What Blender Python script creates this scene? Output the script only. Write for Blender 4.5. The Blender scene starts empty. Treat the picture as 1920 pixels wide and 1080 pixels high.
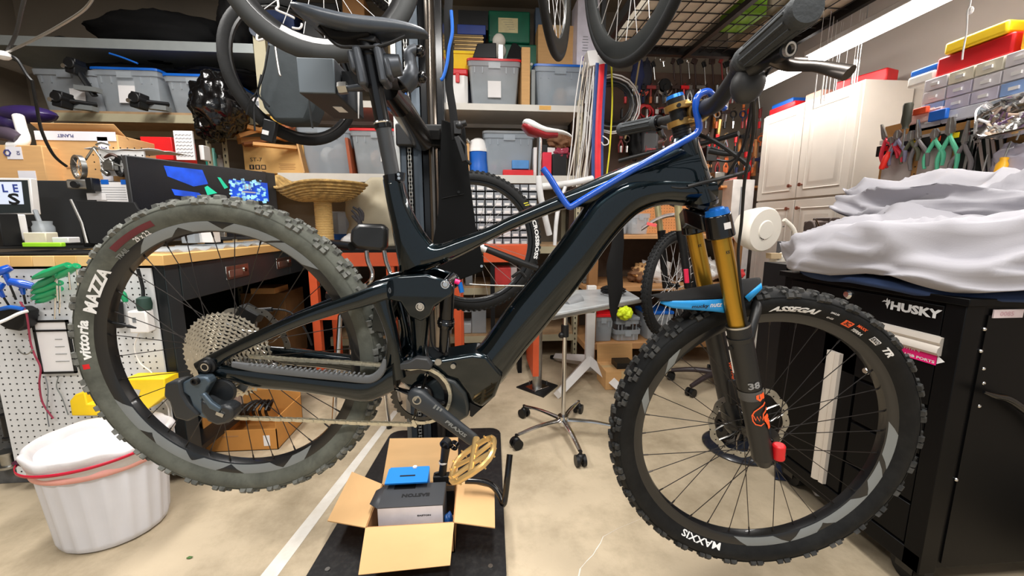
import bpy, math, random
import numpy as np
from mathutils import Vector, Matrix, Euler
random.seed(7)
R_ = math.radians
PI = math.pi
scene = bpy.context.scene
COL = scene.collection
# ------------------------------------------------------------------ camera
F = 740.0
_pit = math.atan(117 / F)
_dep = np.array([-60 / F, 1, 117 / F])
_up = np.array([0, -math.sin(_pit), math.cos(_pit)])
_y = _dep - _up * (_dep @ _up); _y /= np.linalg.norm(_y)
MW = np.array([np.cross(_y, _up), _y, _up])      # camera axes (right, forward, up) -> world
CAM = np.array([0, 0, 1.10])
cd = bpy.data.cameras.new('camera'); cam = bpy.data.objects.new('camera', cd); COL.objects.link(cam)
cd.sensor_fit = 'HORIZONTAL'; cd.sensor_width = 36; cd.lens = 36 * F / 1920; cd.clip_start = .02; cd.clip_end = 60
_cr, _cf, _cu = MW @ np.array([1, 0, 0]), MW @ np.array([0, 1, 0]), MW @ np.array([0, 0, 1])
m4 = Matrix.Identity(4)
for i in range(3):
    m4[i][0] = _cr[i]; m4[i][1] = _cu[i]; m4[i][2] = -_cf[i]; m4[i][3] = CAM[i]
cam.matrix_world = m4
scene.camera = cam
# ------------------------------------------------------------------ world, lights, exposure
vs = scene.view_settings
vs.view_transform = 'Standard'; vs.look = 'None'; vs.gamma = 1; vs.use_curve_mapping = False; vs.exposure = 0.47
w = bpy.data.worlds.new('world'); scene.world = w; w.use_nodes = True
w.node_tree.nodes['Background'].inputs[0].default_value = (.86, .93, 1, 1)
w.node_tree.nodes['Background'].inputs[1].default_value = .42
def area(name, loc, sx, sy, power, color=(1, .97, .93), rot=(0, 0, 0)):
    l = bpy.data.lights.new(name, 'AREA'); l.shape = 'RECTANGLE'; l.size = sx; l.size_y = sy; l.energy = power; l.color = color
    o = bpy.data.objects.new(name, l); COL.objects.link(o); o.location = loc; o.rotation_euler = rot; return o
area('workbench_light', (2.09, 1.45, 2.085), .10, 2.1, 11)
area('workbench_light_far', (2.09, 2.92, 2.085), .10, .6, 4)
area('added_overhead_fill', (-1.6, 1.6, 2.93), .35, 1.6, 50)  # this lamp and the next three: added overhead fill, out of view, without fixtures
area('added_overhead_fill', (0.2, 1.0, 2.93), .35, 1.6, 52)
area('added_overhead_fill', (-.6, -.9, 2.93), 1.8, .3, 60)
area('added_overhead_fill', (1.6, -.7, 2.93), 1.2, .3, 24)

# ------------------------------------------------------------------ pixel of the photograph -> place in the room
def ray(px, py): return MW @ np.array([(px - 960) / F, 1, (540 - py) / F])
def at(px, py, y=None, x=None, z=None):
    r = ray(px, py)
    k = y / r[1] if y is not None else (x / r[0] if x is not None else (z - 1.1) / r[2])
    return CAM + r * k
class Frame:
    def __init__(s, Rm, T): s.R = np.array(Rm, float); s.T = np.array(T, float)
    def P(s, px, py, lat=0):
        r = s.R.T @ ray(px, py); o = s.R.T @ (CAM - s.T); k = (lat - o[1]) / r[1]
        p = o + r * k; return np.array([p[0], lat, p[2]])
# ------------------------------------------------------------------ materials
MATS = {}
def mat(name, rgb, rough=.5, metal=0., var=.12, scale=12., bump=0., coat=0., alpha=1., emit=0., spec=.5, dirt=None, dirt_amt=.5, dirt_scale=5., bscale=None, stretch=None, trans=0.):
    if name in MATS: return MATS[name]
    m = bpy.data.materials.new(name); m.use_nodes = True; nt = m.node_tree; N = nt.nodes; L = nt.links
    b = N['Principled BSDF']
    tc = N.new('ShaderNodeTexCoord'); src = tc.outputs['Object']
    if stretch:
        mp = N.new('ShaderNodeMapping'); mp.inputs['Scale'].default_value = stretch; L.new(src, mp.inputs[0]); src = mp.outputs[0]
    nz = N.new('ShaderNodeTexNoise'); nz.inputs['Scale'].default_value = scale; nz.inputs['Detail'].default_value = 4
    L.new(src, nz.inputs['Vector'])
    rp = N.new('ShaderNodeValToRGB'); rp.color_ramp.elements[0].position = .3; rp.color_ramp.elements[1].position = .7
    c = np.array(rgb)
    rp.color_ramp.elements[0].color = (*np.clip(c * (1 - var), 0, 1), 1); rp.color_ramp.elements[1].color = (*np.clip(c * (1 + var), 0, 1), 1)
    L.new(nz.outputs[0], rp.inputs[0]); col = rp.outputs[0]
    if dirt is not None:
        n2 = N.new('ShaderNodeTexNoise'); n2.inputs['Scale'].default_value = dirt_scale; n2.inputs['Detail'].default_value = 8; n2.inputs['Roughness'].default_value = .7
        L.new(src, n2.inputs['Vector'])
        r2 = N.new('ShaderNodeValToRGB'); r2.color_ramp.elements[0].position = .45; r2.color_ramp.elements[1].position = .7
        r2.color_ramp.elements[0].color = (0, 0, 0, 1); r2.color_ramp.elements[1].color = (dirt_amt,) * 3 + (1,)
        L.new(n2.outputs[0], r2.inputs[0])
        mx = N.new('ShaderNodeMix'); mx.data_type = 'RGBA'; L.new(r2.outputs[0], mx.inputs[0]); L.new(col, mx.inputs[6]); mx.inputs[7].default_value = (*dirt, 1); col = mx.outputs[2]
    L.new(col, b.inputs['Base Color'])
    b.inputs['Roughness'].default_value = rough; b.inputs['Metallic'].default_value = metal
    b.inputs['Specular IOR Level'].default_value = spec
    if coat: b.inputs['Coat Weight'].default_value = coat; b.inputs['Coat Roughness'].default_value = .03
    if alpha < 1: b.inputs['Alpha'].default_value = alpha
    if trans: b.inputs['Transmission Weight'].default_value = trans
    if emit: b.inputs['Emission Strength'].default_value = emit; L.new(col, b.inputs['Emission Color'])
    if bump:
        n3 = N.new('ShaderNodeTexNoise'); n3.inputs['Scale'].default_value = bscale or scale * 4; n3.inputs['Detail'].default_value = 3; L.new(src, n3.inputs['Vector'])
        bp = N.new('ShaderNodeBump'); bp.inputs['Strength'].default_value = bump; bp.inputs['Distance'].default_value = .005; L.new(n3.outputs[0], bp.inputs['Height']); L.new(bp.outputs[0], b.inputs['Normal'])
    MATS[name] = m; return m
def s(r, g, b):                                    # sRGB 0-255 -> linear
    return tuple(((c / 255 + .055) / 1.055) ** 2.4 if c > 10 else c / 255 / 12.92 for c in (r, g, b))
BLACK = mat('black_plastic', s(15, 16, 18), .45, spec=.4)
BLACKM = mat('black_matte', s(10, 10, 11), .75, spec=.25)
GLOSSBLK = mat('black_gloss_metal', s(8, 8, 10), .16, spec=.6)
RUBBER = mat('rubber', s(24, 25, 26), .7, var=.15, scale=30, bump=.15, spec=.35)
CHROME = mat('chrome', s(215, 215, 215), .14, 1, var=.04)
STEEL = mat('brushed_steel', s(165, 165, 162), .34, 1, var=.1, scale=40)
ALU = mat('aluminium', s(195, 194, 190), .38, 1, var=.05)
WHITEP = mat('white_plastic', s(228, 226, 224), .4, var=.03)
GREYP = mat('grey_plastic', s(120, 124, 128), .5, var=.06)
REDP = mat('red_plastic', s(205, 22, 30), .4, var=.08)
ORANGEP = mat('orange_plastic', s(215, 75, 35), .5, var=.08)
BLUEP = mat('blue_plastic', s(20, 95, 190), .38, var=.08)
YELP = mat('yellow_plastic', s(245, 205, 20), .45, var=.06)
GREENP = mat('green_plastic', s(20, 140, 90), .45, var=.08)
CARD = mat('cardboard', s(205, 160, 106), .85, var=.06, scale=8, bump=.05, stretch=(1, 1, 8))
CARDD = mat('cardboard_dark', s(170, 125, 80), .85, var=.08, scale=8)
PAPER = mat('paper', s(228, 226, 226), .8, var=.03)
PINKP = mat('magenta_sticker', s(232, 22, 120), .5, var=.04)
INK = mat('black_ink', s(18, 18, 20), .6)
WINK = mat('white_ink', s(232, 232, 232), .55, var=.03)
BIN = mat('clear_bin_plastic', s(178, 188, 198), .28, var=.06, scale=6, alpha=.42)
BIN2 = mat('frosted_bin_plastic', s(186, 194, 200), .32, var=.1, scale=6, alpha=.40)
# ------------------------------------------------------------------ mesh builder
def nrm(v): v = np.array(v, float); l = np.linalg.norm(v); return v / l if l else v
def basis(d):
    d = nrm(d); a = np.array([0, 0, 1.]) if abs(d[2]) < .9 else np.array([1., 0, 0]); u = nrm(np.cross(a, d)); return u, np.cross(d, u), d
def rz(a): c, q = math.cos(a), math.sin(a); return np.array([[c, -q, 0], [q, c, 0], [0, 0, 1]])
def rx(a): c, q = math.cos(a), math.sin(a); return np.array([[1, 0, 0], [0, c, -q], [0, q, c]])
def ry(a): c, q = math.cos(a), math.sin(a); return np.array([[c, 0, q], [0, 1, 0], [-q, 0, c]])
class MB:
    def __init__(s): s.v = []; s.f = []; s.m = []
    def add(s, v, f, m=0):
        o = len(s.v); s.v.extend([tuple(map(float, p)) for p in v]); s.f.extend([tuple(i + o for i in q) for q in f]); s.m.extend([m] * len(f)); return s
    def box(s, c, d, rot=None, m=0, taper=1.):
        hx, hy, hz = d[0] / 2, d[1] / 2, d[2] / 2
        v = np.array([[sx * hx * (taper if sz > 0 else 1), sy * hy * (taper if sz > 0 else 1), sz * hz] for sz in (-1, 1) for sy in (-1, 1) for sx in (-1, 1)])
        if rot is not None: v = v @ np.array(rot).T
        return s.add(v + np.array(c), [(0, 2, 3, 1), (4, 5, 7, 6), (0, 1, 5, 4), (2, 6, 7, 3), (0, 4, 6, 2), (1, 3, 7, 5)], m)
    def box2(s, a, b, m=0):
        a = np.array(a, float); b = np.array(b, float); return s.box((a + b) / 2, np.abs(b - a), m=m)
    def rings(s, rs, closed=False, caps=True, m=0, ringclosed=True):
        n = len(rs[0]); o = len(s.v); f = []
        for r in rs: s.v.extend([tuple(map(float, p)) for p in r])
        k = len(rs); K = k if closed else k - 1; NN = n if ringclosed else n - 1
        for i in range(K):
            a, b = o + i * n, o + ((i + 1) % k) * n
            for j in range(NN): f.append((a + j, a + (j + 1) % n, b + (j + 1) % n, b + j))
        if caps and not closed: f.append(tuple(o + j for j in range(n))[::-1]); f.append(tuple(o + (k - 1) * n + j for j in range(n)))
        s.f.extend(f); s.m.extend([m] * len(f)); return s
    def cyl(s, p0, p1, r0, r1=None, n=14, m=0, caps=True):
        r1 = r0 if r1 is None else r1; p0 = np.array(p0, float); p1 = np.array(p1, float); u, w_, d = basis(p1 - p0)
        return s.rings([[p + r * (math.cos(2 * PI * i / n) * u + math.sin(2 * PI * i / n) * w_) for i in range(n)] for p, r in ((p0, r0), (p1, r1))], caps=caps, m=m)
    def tube(s, pts, r, n=8, m=0, smooth=0, closed=False, flat=None):
        pts = [np.array(p, float) for p in pts]
        rr = list(r) if hasattr(r, '__len__') else [r] * len(pts)
        if smooth:
            P2 = []; R2 = []; L = len(pts)
            for i in range(L if closed else L - 1):
                g = (lambda k: pts[k % L]) if closed else (lambda k: pts[max(0, min(L - 1, k))])
                a, b, c, d = g(i - 1), g(i), g(i + 1), g(i + 2)
                for t in range(smooth):
                    t /= smooth; P2.append(.5 * (2 * b + (c - a) * t + (2 * a - 5 * b + 4 * c - d) * t * t + (3 * b - a - 3 * c + d) * t ** 3)); R2.append(rr[i] * (1 - t) + rr[(i + 1) % L] * t)
            if not closed: P2.append(pts[-1]); R2.append(rr[-1])
            pts, rr = P2, R2
        L = len(pts); u = None; rs = []
        for i in range(L):
            if closed: d = pts[(i + 1) % L] - pts[i - 1]
            else: d = pts[min(i + 1, L - 1)] - pts[max(i - 1, 0)]
            d = nrm(d)
            if u is None: u, w_, _ = basis(d)
            u = nrm(u - d * (u @ d)); w_ = np.cross(d, u)
            fl = flat or 1
            rs.append([pts[i] + rr[i] * (math.cos(2 * PI * j / n) * u + fl * math.sin(2 * PI * j / n) * w_) for j in range(n)])
        return s.rings(rs, closed=closed, m=m)
    def lathe(s, prof, o=(0, 0, 0), ax=(0, 0, 1), n=32, m=0, closedprof=False, a0=0, a1=None):
        u, w_, d = basis(ax); o = np.array(o, float); full = a1 is None; a1 = 2 * PI if full else a1; K = n if full else n + 1
        rs = []
        for i in range(K):
            a = a0 + (a1 - a0) * i / n; e = math.cos(a) * u + math.sin(a) * w_
            rs.append([o + r * e + h * d for r, h in prof])
        return s.rings(rs, closed=full, caps=not full, m=m, ringclosed=closedprof)
    def prism(s, poly, fn, h0, h1, m=0):
        """poly of 2-D points; fn(a, b, h) -> 3-D"""
        n = len(poly); v = [fn(a, b, h) for h in (h0, h1) for a, b in poly]
        return s.add(v, [tuple(range(n))[::-1], tuple(range(n, 2 * n))] + [(i, (i + 1) % n, n + (i + 1) % n, n + i) for i in range(n)], m)
    def sphere(s, c, r, n=12, k=7, sc=(1, 1, 1), m=0):
        c = np.array(c, float); sc = np.array(sc)
        rs = [[c + r * sc * np.array([math.sin(t) * math.cos(a), math.sin(t) * math.sin(a), math.cos(t)]) for a in [2 * PI * j / n for j in range(n)]] for t in [PI * (.02 + .96 * i / (k - 1)) for i in range(k)]]
        return s.rings(rs, m=m)
    def grid(s, fn, nu, nv, m=0):
        v = [fn(i / nu, j / nv) for j in range(nv + 1) for i in range(nu + 1)]
        return s.add(v, [(j * (nu + 1) + i, j * (nu + 1) + i + 1, (j + 1) * (nu + 1) + i + 1, (j + 1) * (nu + 1) + i) for j in range(nv) for i in range(nu)], m)
    def xf(s, Rm=None, t=(0, 0, 0)):
        v = np.array(s.v)
        if Rm is not None: v = v @ np.array(Rm).T
        s.v = [tuple(p) for p in v + np.array(t)]; return s
    def obj(s, name, mats, parent=None, ang=38, bev=0, solid=0, sub=0, loc=None, rot=None, flat=False):
        me = bpy.data.meshes.new(name); me.from_pydata(s.v, [], s.f); 
        mats = mats if isinstance(mats, (list, tuple)) else [mats]
        for q in mats: me.materials.append(q)
        if len(mats) > 1: me.polygons.foreach_set('material_index', s.m)
        me.validate()
        if not flat:
            me.polygons.foreach_set('use_smooth', [True] * len(me.polygons)); me.set_sharp_from_angle(angle=R_(ang))
        # consistent outward normals
        import bmesh as _b
        bm = _b.new(); bm.from_mesh(me); _b.ops.recalc_face_normals(bm, faces=bm.faces); bm.to_mesh(me); bm.free()
        o = bpy.data.objects.new(name, me); COL.objects.link(o)
        if parent is not None: o.parent = parent
        if loc is not None: o.location = loc
        if rot is not None: o.rotation_euler = rot
        if solid: q = o.modifiers.new('s', 'SOLIDIFY'); q.thickness = solid; q.offset = 0
        if bev: q = o.modifiers.new('b', 'BEVEL'); q.width = bev; q.segments = 2; q.limit_method = 'ANGLE'; q.angle_limit = R_(40); q.harden_normals = False
        if sub: q = o.modifiers.new('u', 'SUBSURF'); q.levels = sub; q.render_levels = sub
        return o
def thing(name, label, cat, loc=(0, 0, 0), rotz=0, group=None):
    o = bpy.data.objects.new(name, None); COL.objects.link(o); o.empty_display_size = .05
    o.location = tuple(loc); o.rotation_euler = (0, 0, rotz); tag(o, label, cat, group); return o
def tag(o, label, cat, group=None):
    o['label'] = label; o['category'] = cat
    if group: o['group'] = group
    return o
def struct(o): o['kind'] = 'structure'; return o
def stuff(o): o['kind'] = 'stuff'; return o
def copy_tree(o, parent=None):
    c = o.copy(); COL.objects.link(c)
    if parent is not None: c.parent = parent
    for ch in o.children: copy_tree(ch, c)
    return c
# ------------------------------------------------------------------ lettering
_T = {}
def textverts(t, shear=0., bold=0.):
    k = (t, shear, bold)
    if k in _T: return _T[k]
    cu = bpy.data.curves.new('lettering', 'FONT'); cu.body = t; cu.size = 1; cu.shear = shear; cu.offset = bold; cu.resolution_u = 2
    cu.align_x = 'CENTER'; cu.align_y = 'CENTER'
    o = bpy.data.objects.new('lettering', cu)
    me = o.to_mesh(); v = np.array([tuple(q.co) for q in me.vertices]).reshape(-1, 3); f = [tuple(p.vertices) for p in me.polygons]
    o.to_mesh_clear(); bpy.data.objects.remove(o)
    if len(v): v[:, 0] -= (v[:, 0].min() + v[:, 0].max()) / 2; v[:, 1] -= (v[:, 1].min() + v[:, 1].max()) / 2
    _T[k] = (v, f); return _T[k]
def text(t, material, parent, fn, height, width=None, shear=0., bold=.02, name='lettering', size=None):
    """fn(a, b) maps text plane (metres, centred) to 3-D"""
    v, f = textverts(t, shear, bold)
    if not len(v): return None
    h = v[:, 1].max() - v[:, 1].min(); k = height / h; kx = k if width is None else width / (v[:, 0].max() - v[:, 0].min())
    b = MB(); b.add([fn(p[0] * kx, p[1] * k) for p in v], f); return b.obj(name, material, parent, flat=True)
def plane_fn(o, u, w_):
    o, u, w_ = np.array(o, float), nrm(u), nrm(w_); return lambda a, b: o + a * u + b * w_
# ================================================================== THE ROOM
WALLP = mat('painted_wall', s(124, 113, 98), .85, var=.05, scale=3, dirt=s(112, 100, 88), dirt_amt=.4, dirt_scale=2)
WALLW = mat('pale_wall', s(172, 162, 152), .85, var=.04, scale=3)
def conc():
    m = mat('concrete_floor', s(188, 172, 146), .62, var=.13, scale=2.6, dirt=s(122, 108, 82), dirt_amt=.8, dirt_scale=1.7, bump=.25, bscale=40)
    return m
XL, XR, YB, YF, ZC = -3.7, 2.66, 3.78, -2.6, 2.98
struct(MB().grid(lambda u, v: (XL + (XR - XL) * u, YF + (YB - YF) * v, 0), 8, 8).obj('floor', conc()))
struct(MB().box2((XL, YB, 0), (XR, YB + .1, ZC)).obj('wall_back', WALLP))
struct(MB().box2((XR, YF, 0), (XR + .1, YB, ZC)).obj('wall_right', WALLW))
struct(MB().box2((XL - .1, YF, 0), (XL, YB, ZC)).obj('wall_left', WALLP))
struct(MB().box2((XL, YF, ZC), (XR, YB, ZC + .1)).obj('ceiling', WALLP))
# painted line and the crack on the concrete
LINE = mat('floor_line_paint', s(222, 218, 210), .6, var=.05, dirt=s(190, 178, 158), dirt_amt=.5)
a, b, c, d = at(488, 1080, z=.001), at(520, 1080, z=.001), at(748, 770, z=.001), at(738, 770, z=.001)
struct(MB().add([a + (a - d) * .1, b + (b - c) * .1, c, d], [(0, 1, 2, 3)]).obj('floor_line', LINE))
cr_ = MB(); pts = [at(x, y, z=.001) for x, y in ((1201, 973), (1180, 982), (1160, 990), (1146, 998), (1131, 1006), (1126, 1018), (1118, 1030), (1112, 1040), (1100, 1052), (1088, 1066), (1084, 1085))]
for i in range(len(pts) - 1):
    p, q = pts[i], pts[i + 1]; w_ = np.array([.0022, .0004, 0]) * (1.2 if i % 2 else .8); cr_.add([p - w_, p + w_, q + w_, q - w_], [(0, 1, 2, 3)])
struct(cr_.obj('floor_crack', LINE))
def R4(px0, py0, px1, py1, y):
    A, B_ = at(px0, py0, y=y), at(px1, py1, y=y); return min(A[0], B_[0]), max(A[0], B_[0]), min(A[2], B_[2]), max(A[2], B_[2])
def box_at(px0, py0, px1, py1, y, dep):            # front face centre-bottom, size
    x0, x1, z0, z1 = R4(px0, py0, px1, py1, y); return np.array([(x0 + x1) / 2, y + dep / 2, z0]), x1 - x0, dep, z1 - z0
# ================================================================== THE BIKE IN THE STAND
RB = [[0.9841240622879769, 0.08963909117057861, 0.1531817983962952], [-0.08225355953014657, 0.9951526902308611, -0.05390245885764888], [-0.15727104619233373, 0.04044695860497538, 0.9867268424286311]]
TB = np.array([-0.59688922, 0.96587043, 0.79727566])
WB = 1.302; STEER = -0.0325
_ax = nrm([-.43, 0, .9]); _K = np.array([[0, -_ax[2], _ax[1]], [_ax[2], 0, -_ax[0]], [-_ax[1], _ax[0], 0]])
RS = np.eye(3) + math.sin(STEER) * _K + (1 - math.cos(STEER)) * _K @ _K
_o = np.array([WB, 0, 0]); OS = _o - RS @ _o
FB = Frame(RB, TB); FS = Frame(np.array(RB) @ RS, TB + np.array(RB) @ OS)
P, S = FB.P, FS.P
PAINT = mat('dark_teal_metallic_paint', s(7, 22, 28), .26, .8, var=.75, scale=700, coat=1., spec=.3)
PAINTF = mat('gloss_black_carbon', s(13, 14, 17), .2, .2, var=.2, coat=.6)
TYR = mat('dusty_rear_tyre', s(92, 94, 86), .8, var=.22, scale=14, dirt=s(52, 54, 50), dirt_amt=.6, dirt_scale=18, bump=.1, spec=.3)
TYRK = mat('dusty_tyre_knobs', s(112, 113, 108), .82, var=.3, scale=40, dirt=s(46, 46, 44), dirt_amt=.7, dirt_scale=30, spec=.25)
TYF = mat('black_front_tyre', s(18, 19, 20), .6, var=.15, scale=16, bump=.1, dirt=s(52, 52, 50), dirt_amt=.25, dirt_scale=20, spec=.2)
TYFK = mat('front_tyre_knobs', s(42, 43, 43), .7, var=.3, scale=40, dirt=s(105, 102, 96), dirt_amt=.45, dirt_scale=28, spec=.3)
RIMM = mat('carbon_rim', s(18, 19, 21), .3, var=.1, coat=.3)
GREYD = mat('grey_decal', s(120, 124, 124), .4, var=.05)
SPK = mat('black_spoke', s(60, 56, 54), .35, .8, var=.05)
GOLDK = mat('kashima_gold', s(176, 136, 48), .28, .85, var=.05)
GOLDS = mat('bronze_gold', s(190, 150, 84), .35, .85, var=.05)
GOLDP = mat('pale_gold', s(222, 184, 120), .3, .75, var=.06)
SILVC = mat('nickel_cassette', s(205, 200, 188), .3, .85, var=.12, scale=60)
CHNM = mat('nickel_chain', s(195, 190, 172), .35, .8, var=.15, scale=60)
BLUEA = mat('blue_anodised', s(20, 110, 200), .3, .4)
BLUEG = mat('blue_powder_coat', s(8, 76, 180), .25, coat=.5, var=.03)
BLUEM = mat('mudguard_blue', s(30, 150, 225), .4, var=.03)
ORGD = mat('orange_decal', s(250, 95, 40), .45, var=.02)
GRIPM = mat('grip_rubber', s(48, 52, 55), .7, bump=.2, scale=60)
DRL = mat('derailleur_grey', s(78, 92, 104), .35, .5, var=.08)
DRK = mat('derailleur_black', s(34, 37, 40), .4, var=.08)

bike = thing('mountain_bike', 'dark teal-black full-suspension electric mountain bike with gold fork tubes, clamped in the stand', 'bicycle')
_m = Matrix.Identity(4)
for i in range(3):
    for j in range(3): _m[i][j] = RB[i][j]
    _m[i][3] = TB[i]
bike.matrix_world = _m
SM = Matrix.Identity(4)
for i in range(3):
    for j in range(3): SM[i][j] = RS[i][j]
    SM[i][3] = OS[i]
def steer(o): o.matrix_basis = SM @ o.matrix_basis; return o

CASE = [(.311, .0165), (.318, .0215), (.327, .0275), (.336, .0305), (.345, .0300), (.353, .0265), (.3595, .0195), (.3635, .0105), (.365, 0.)]
def side_y(r, wid=1.):
    return float(np.interp(r, [p[0] for p in CASE], [p[1] for p in CASE])) * wid
def tyre(cx, mbody, mknob, wid, N, seed, parent):
    rnd = random.Random(seed); c = np.array([cx, 0, 0])
    prof = [(r, -y * wid) for r, y in CASE] + [(r, y * wid) for r, y in CASE[::-1][1:]]
    # lathe about the lateral axis
    b = MB(); b.lathe(prof, o=c, ax=(0, 1, 0), n=110)
    b.lathe([(.3505, -.0287 * wid), (.3525, -.0284 * wid), (.3515, -.0262 * wid)], o=c, ax=(0, 1, 0), n=110)
    t = b.obj('tyre', mbody, parent)
    k = MB()
    def knob(th, y0, r0, tilt, lx, ly, h, yaw=0):
        e = np.array([math.cos(th), 0, math.sin(th)]); tg = np.array([-math.sin(th), 0, math.cos(th)]); la = np.array([0, 1., 0])
        n_ = e * math.cos(tilt) + la * math.sin(tilt); l_ = la * math.cos(tilt) - e * math.sin(tilt)
        tx = tg * math.cos(yaw) + l_ * math.sin(yaw); ty = l_ * math.cos(yaw) - tg * math.sin(yaw)
        o = c + e * r0 + la * y0
        v = []
        for hz, q in ((-.002, 1.12), (h, .86)):
            for sx, sy in ((-1, -1), (1, -1), (1, 1), (-1, 1)): v.append(o + tx * sx * lx / 2 * q + ty * sy * ly / 2 * q + n_ * hz)
        k.add(v, [(0, 3, 2, 1), (4, 5, 6, 7), (0, 1, 5, 4), (1, 2, 6, 5), (2, 3, 7, 6), (3, 0, 4, 7)])
    for i in range(N):
        th = 2 * PI * i / N; half = PI / N
        if i % 2: 
            for sg in (-1, 1): knob(th, sg * .0068 * wid, .3645, sg * .15, .0125, .0105, .0062, sg * .15)
        else:
            for sg in (-1, 1): knob(th, sg * .0075 * wid, .364, sg * .17, .011, .012, .0062, -sg * .1)
        for sg in (-1, 1):
            knob(th + half * (1 if i % 2 else .6), sg * .0185 * wid, .3598, sg * .62, .0105, .0085, .0055, sg * .25)
            knob(th + (half if i % 2 else 0), sg * .0262 * wid, .3545, sg * 1.0, .0135, .0095 if i % 2 else .012, .0068, 0)
    k.obj('tread', mknob, t, ang=20)
    return t
def ttext(par, cx, fr, t, px, py, h, mt, span=None, wid=1., shear=0., bold=.03, name='lettering', flip=False, dr=0):
    p = fr.P(px, py, -.03) - np.array([cx, 0, 0]); th0 = math.atan2(p[2], p[0]); r0 = math.hypot(p[0], p[2]) + dr
    def fn(a, b_):
        if flip: a, b_ = -a, -b_
        th = th0 - a / r0; r = r0 + b_; return (cx + r * math.cos(th), -side_y(r, wid) - .0016, r * math.sin(th))
    return text(t, mt, par, fn, h, span, shear, bold, name)
def tpatch(par, cx, fr, px, py, span, h, mt, wid=1., name='decal', lift=.0006):
    p = fr.P(px, py, -.03) - np.array([cx, 0, 0]); th0 = math.atan2(p[2], p[0]); r0 = math.hypot(p[0], p[2])
    def g(u, v):
        a = (u - .5) * span; r = r0 + (v - .5) * h; th = th0 - a / r0; return (cx + r * math.cos(th), -side_y(r, wid) - lift, r * math.sin(th))
    return MB().grid(g, 14, 3).obj(name, mt, par)
def rim(cx, parent, nsp, st):
    c = np.array([cx, 0, 0]); b = MB()
    prof = [(.316, -.0185), (.3165, -.0165), (.309, -.0155), (.309, .0155), (.3165, .0165), (.316, .0185), (.304, .0178), (.290, .0115), (.2885, 0), (.290, -.0115), (.304, -.0178)]
    b.lathe(prof, o=c, ax=(0, 1, 0), n=96, closedprof=True)
    r = b.obj('rim', RIMM, parent)
    # grey chevron decals on the rim wall
    for a0d, wd in (((-75, .34), (-52, .22), (-33, .34), (-12, .2), (6, .3), (150, .12), (172, .12)) if st else ((62, .3), (82, .34), (103, .26), (122, .3), (222, .3), (243, .34), (262, .24), (285, .34), (306, .2))):
        a0 = R_(a0d); i = int(a0d)
        def g(u, v):
            rr = .2925 + .021 * v; th = a0 + (u - .5) * wd + (v - .5) * .12 * (1 if i % 2 else -1); yy = float(np.interp(rr, [.290, .304, .316], [.0115, .0178, .0185])); return (cx + rr * math.cos(th), -yy - .0006, rr * math.sin(th))
        o = MB().grid(g, 6, 2).obj('rim_decal', GREYD, r)
    hubr = .029
    for i in range(nsp):
        a = 2 * PI * i / nsp; sgn = 1 if i % 2 else -1; d = (.42 if (i // 2) % 2 else -.42) 
        e1 = c + np.array([.2895 * math.cos(a), sgn * .003, .2895 * math.sin(a)])
        a2 = a + d * 2.1; e0 = c + np.array([hubr * math.cos(a2), sgn * .027, hubr * math.sin(a2)])
        q = MB().cyl(e0, e1, .0010, n=6); dd = nrm(e0 - e1); q.cyl(e1 - dd * .004, e1 + dd * .013, .0023, .0017, n=7)
        o = q.obj('spoke', SPK, r)
    return r
def hub(cx, parent, half):
    b = MB(); prof = [(0, -half), (.011, -half), (.012, -half + .012), (.018, -.036), (.031, -.030), (.031, -.026), (.018, -.022), (.016, 0), (.018, .022), (.031, .026), (.031, .030), (.018, .036), (.012, half - .012), (.011, half), (0, half)]
    b.lathe(prof, o=(cx, 0, 0), ax=(0, 1, 0), n=28); return b.obj('hub', GLOSSBLK, parent)
def rotor(cx, y, parent, R=.1015, r_in=.086):
    b = MB(); c = np.array([cx, y, 0]); N = 90
    def ringgen():
        rs = []
        for i in range(N):
            th = 2 * PI * i / N; ro = R + .0022 * math.sin(th * 6 * 2); ri = r_in + .0015 * math.sin(th * 12)
            rs.append([c + np.array([q * math.cos(th), z, q * math.sin(th)]) for q, z in ((ri, -.0009), (ro, -.0009), (ro, .0009), (ri, .0009))])
        return rs
    b.rings(ringgen(), closed=True)
    for i in range(6):
        a = 2 * PI * i / 6
        for da in (.45, -.25):
            b.tube([c + np.array([.026 * math.cos(a), 0, .026 * math.sin(a)]), c + np.array([.06 * math.cos(a + da * .6), 0, .06 * math.sin(a + da * .6)]), c + np.array([.088 * math.cos(a + da), 0, .088 * math.sin(a + da)])], .0034, n=4, flat=.35)
    b.lathe([(.016, -.001), (.03, -.001), (.03, .001), (.016, .001)], o=c, ax=(0, 1, 0), n=24, closedprof=True)
    o = b.obj('brake_rotor', STEEL, parent)
    hb = MB()
    for i in range(36):
        a = 2 * PI * i / 36 + .05; rr = .0905 + .004 * (i % 3)
        hb.cyl(c + np.array([rr * math.cos(a), -.0011, rr * math.sin(a)]), c + np.array([rr * math.cos(a), .0011, rr * math.sin(a)]), .0021, n=6)
    hb.obj('vent_hole', BLACKM, o); return o
# ---- wheels
rt = tyre(0, TYR, TYRK, 1.0, 64, 1, bike); rt['label'] = 'dusty grey-green rear tyre'
rr_ = rim(0, bike, 32, False); hub(0, bike, .07); rotor(0, .062, bike)
ft = tyre(WB, TYF, TYFK, 1.06, 66, 2, bike); ft['label'] = 'black front tyre with tall side knobs'; steer(ft)
fr_ = rim(WB, bike, 32, True); steer(fr_); steer(hub(WB, bike, .05)); steer(rotor(WB, .05, bike))
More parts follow.
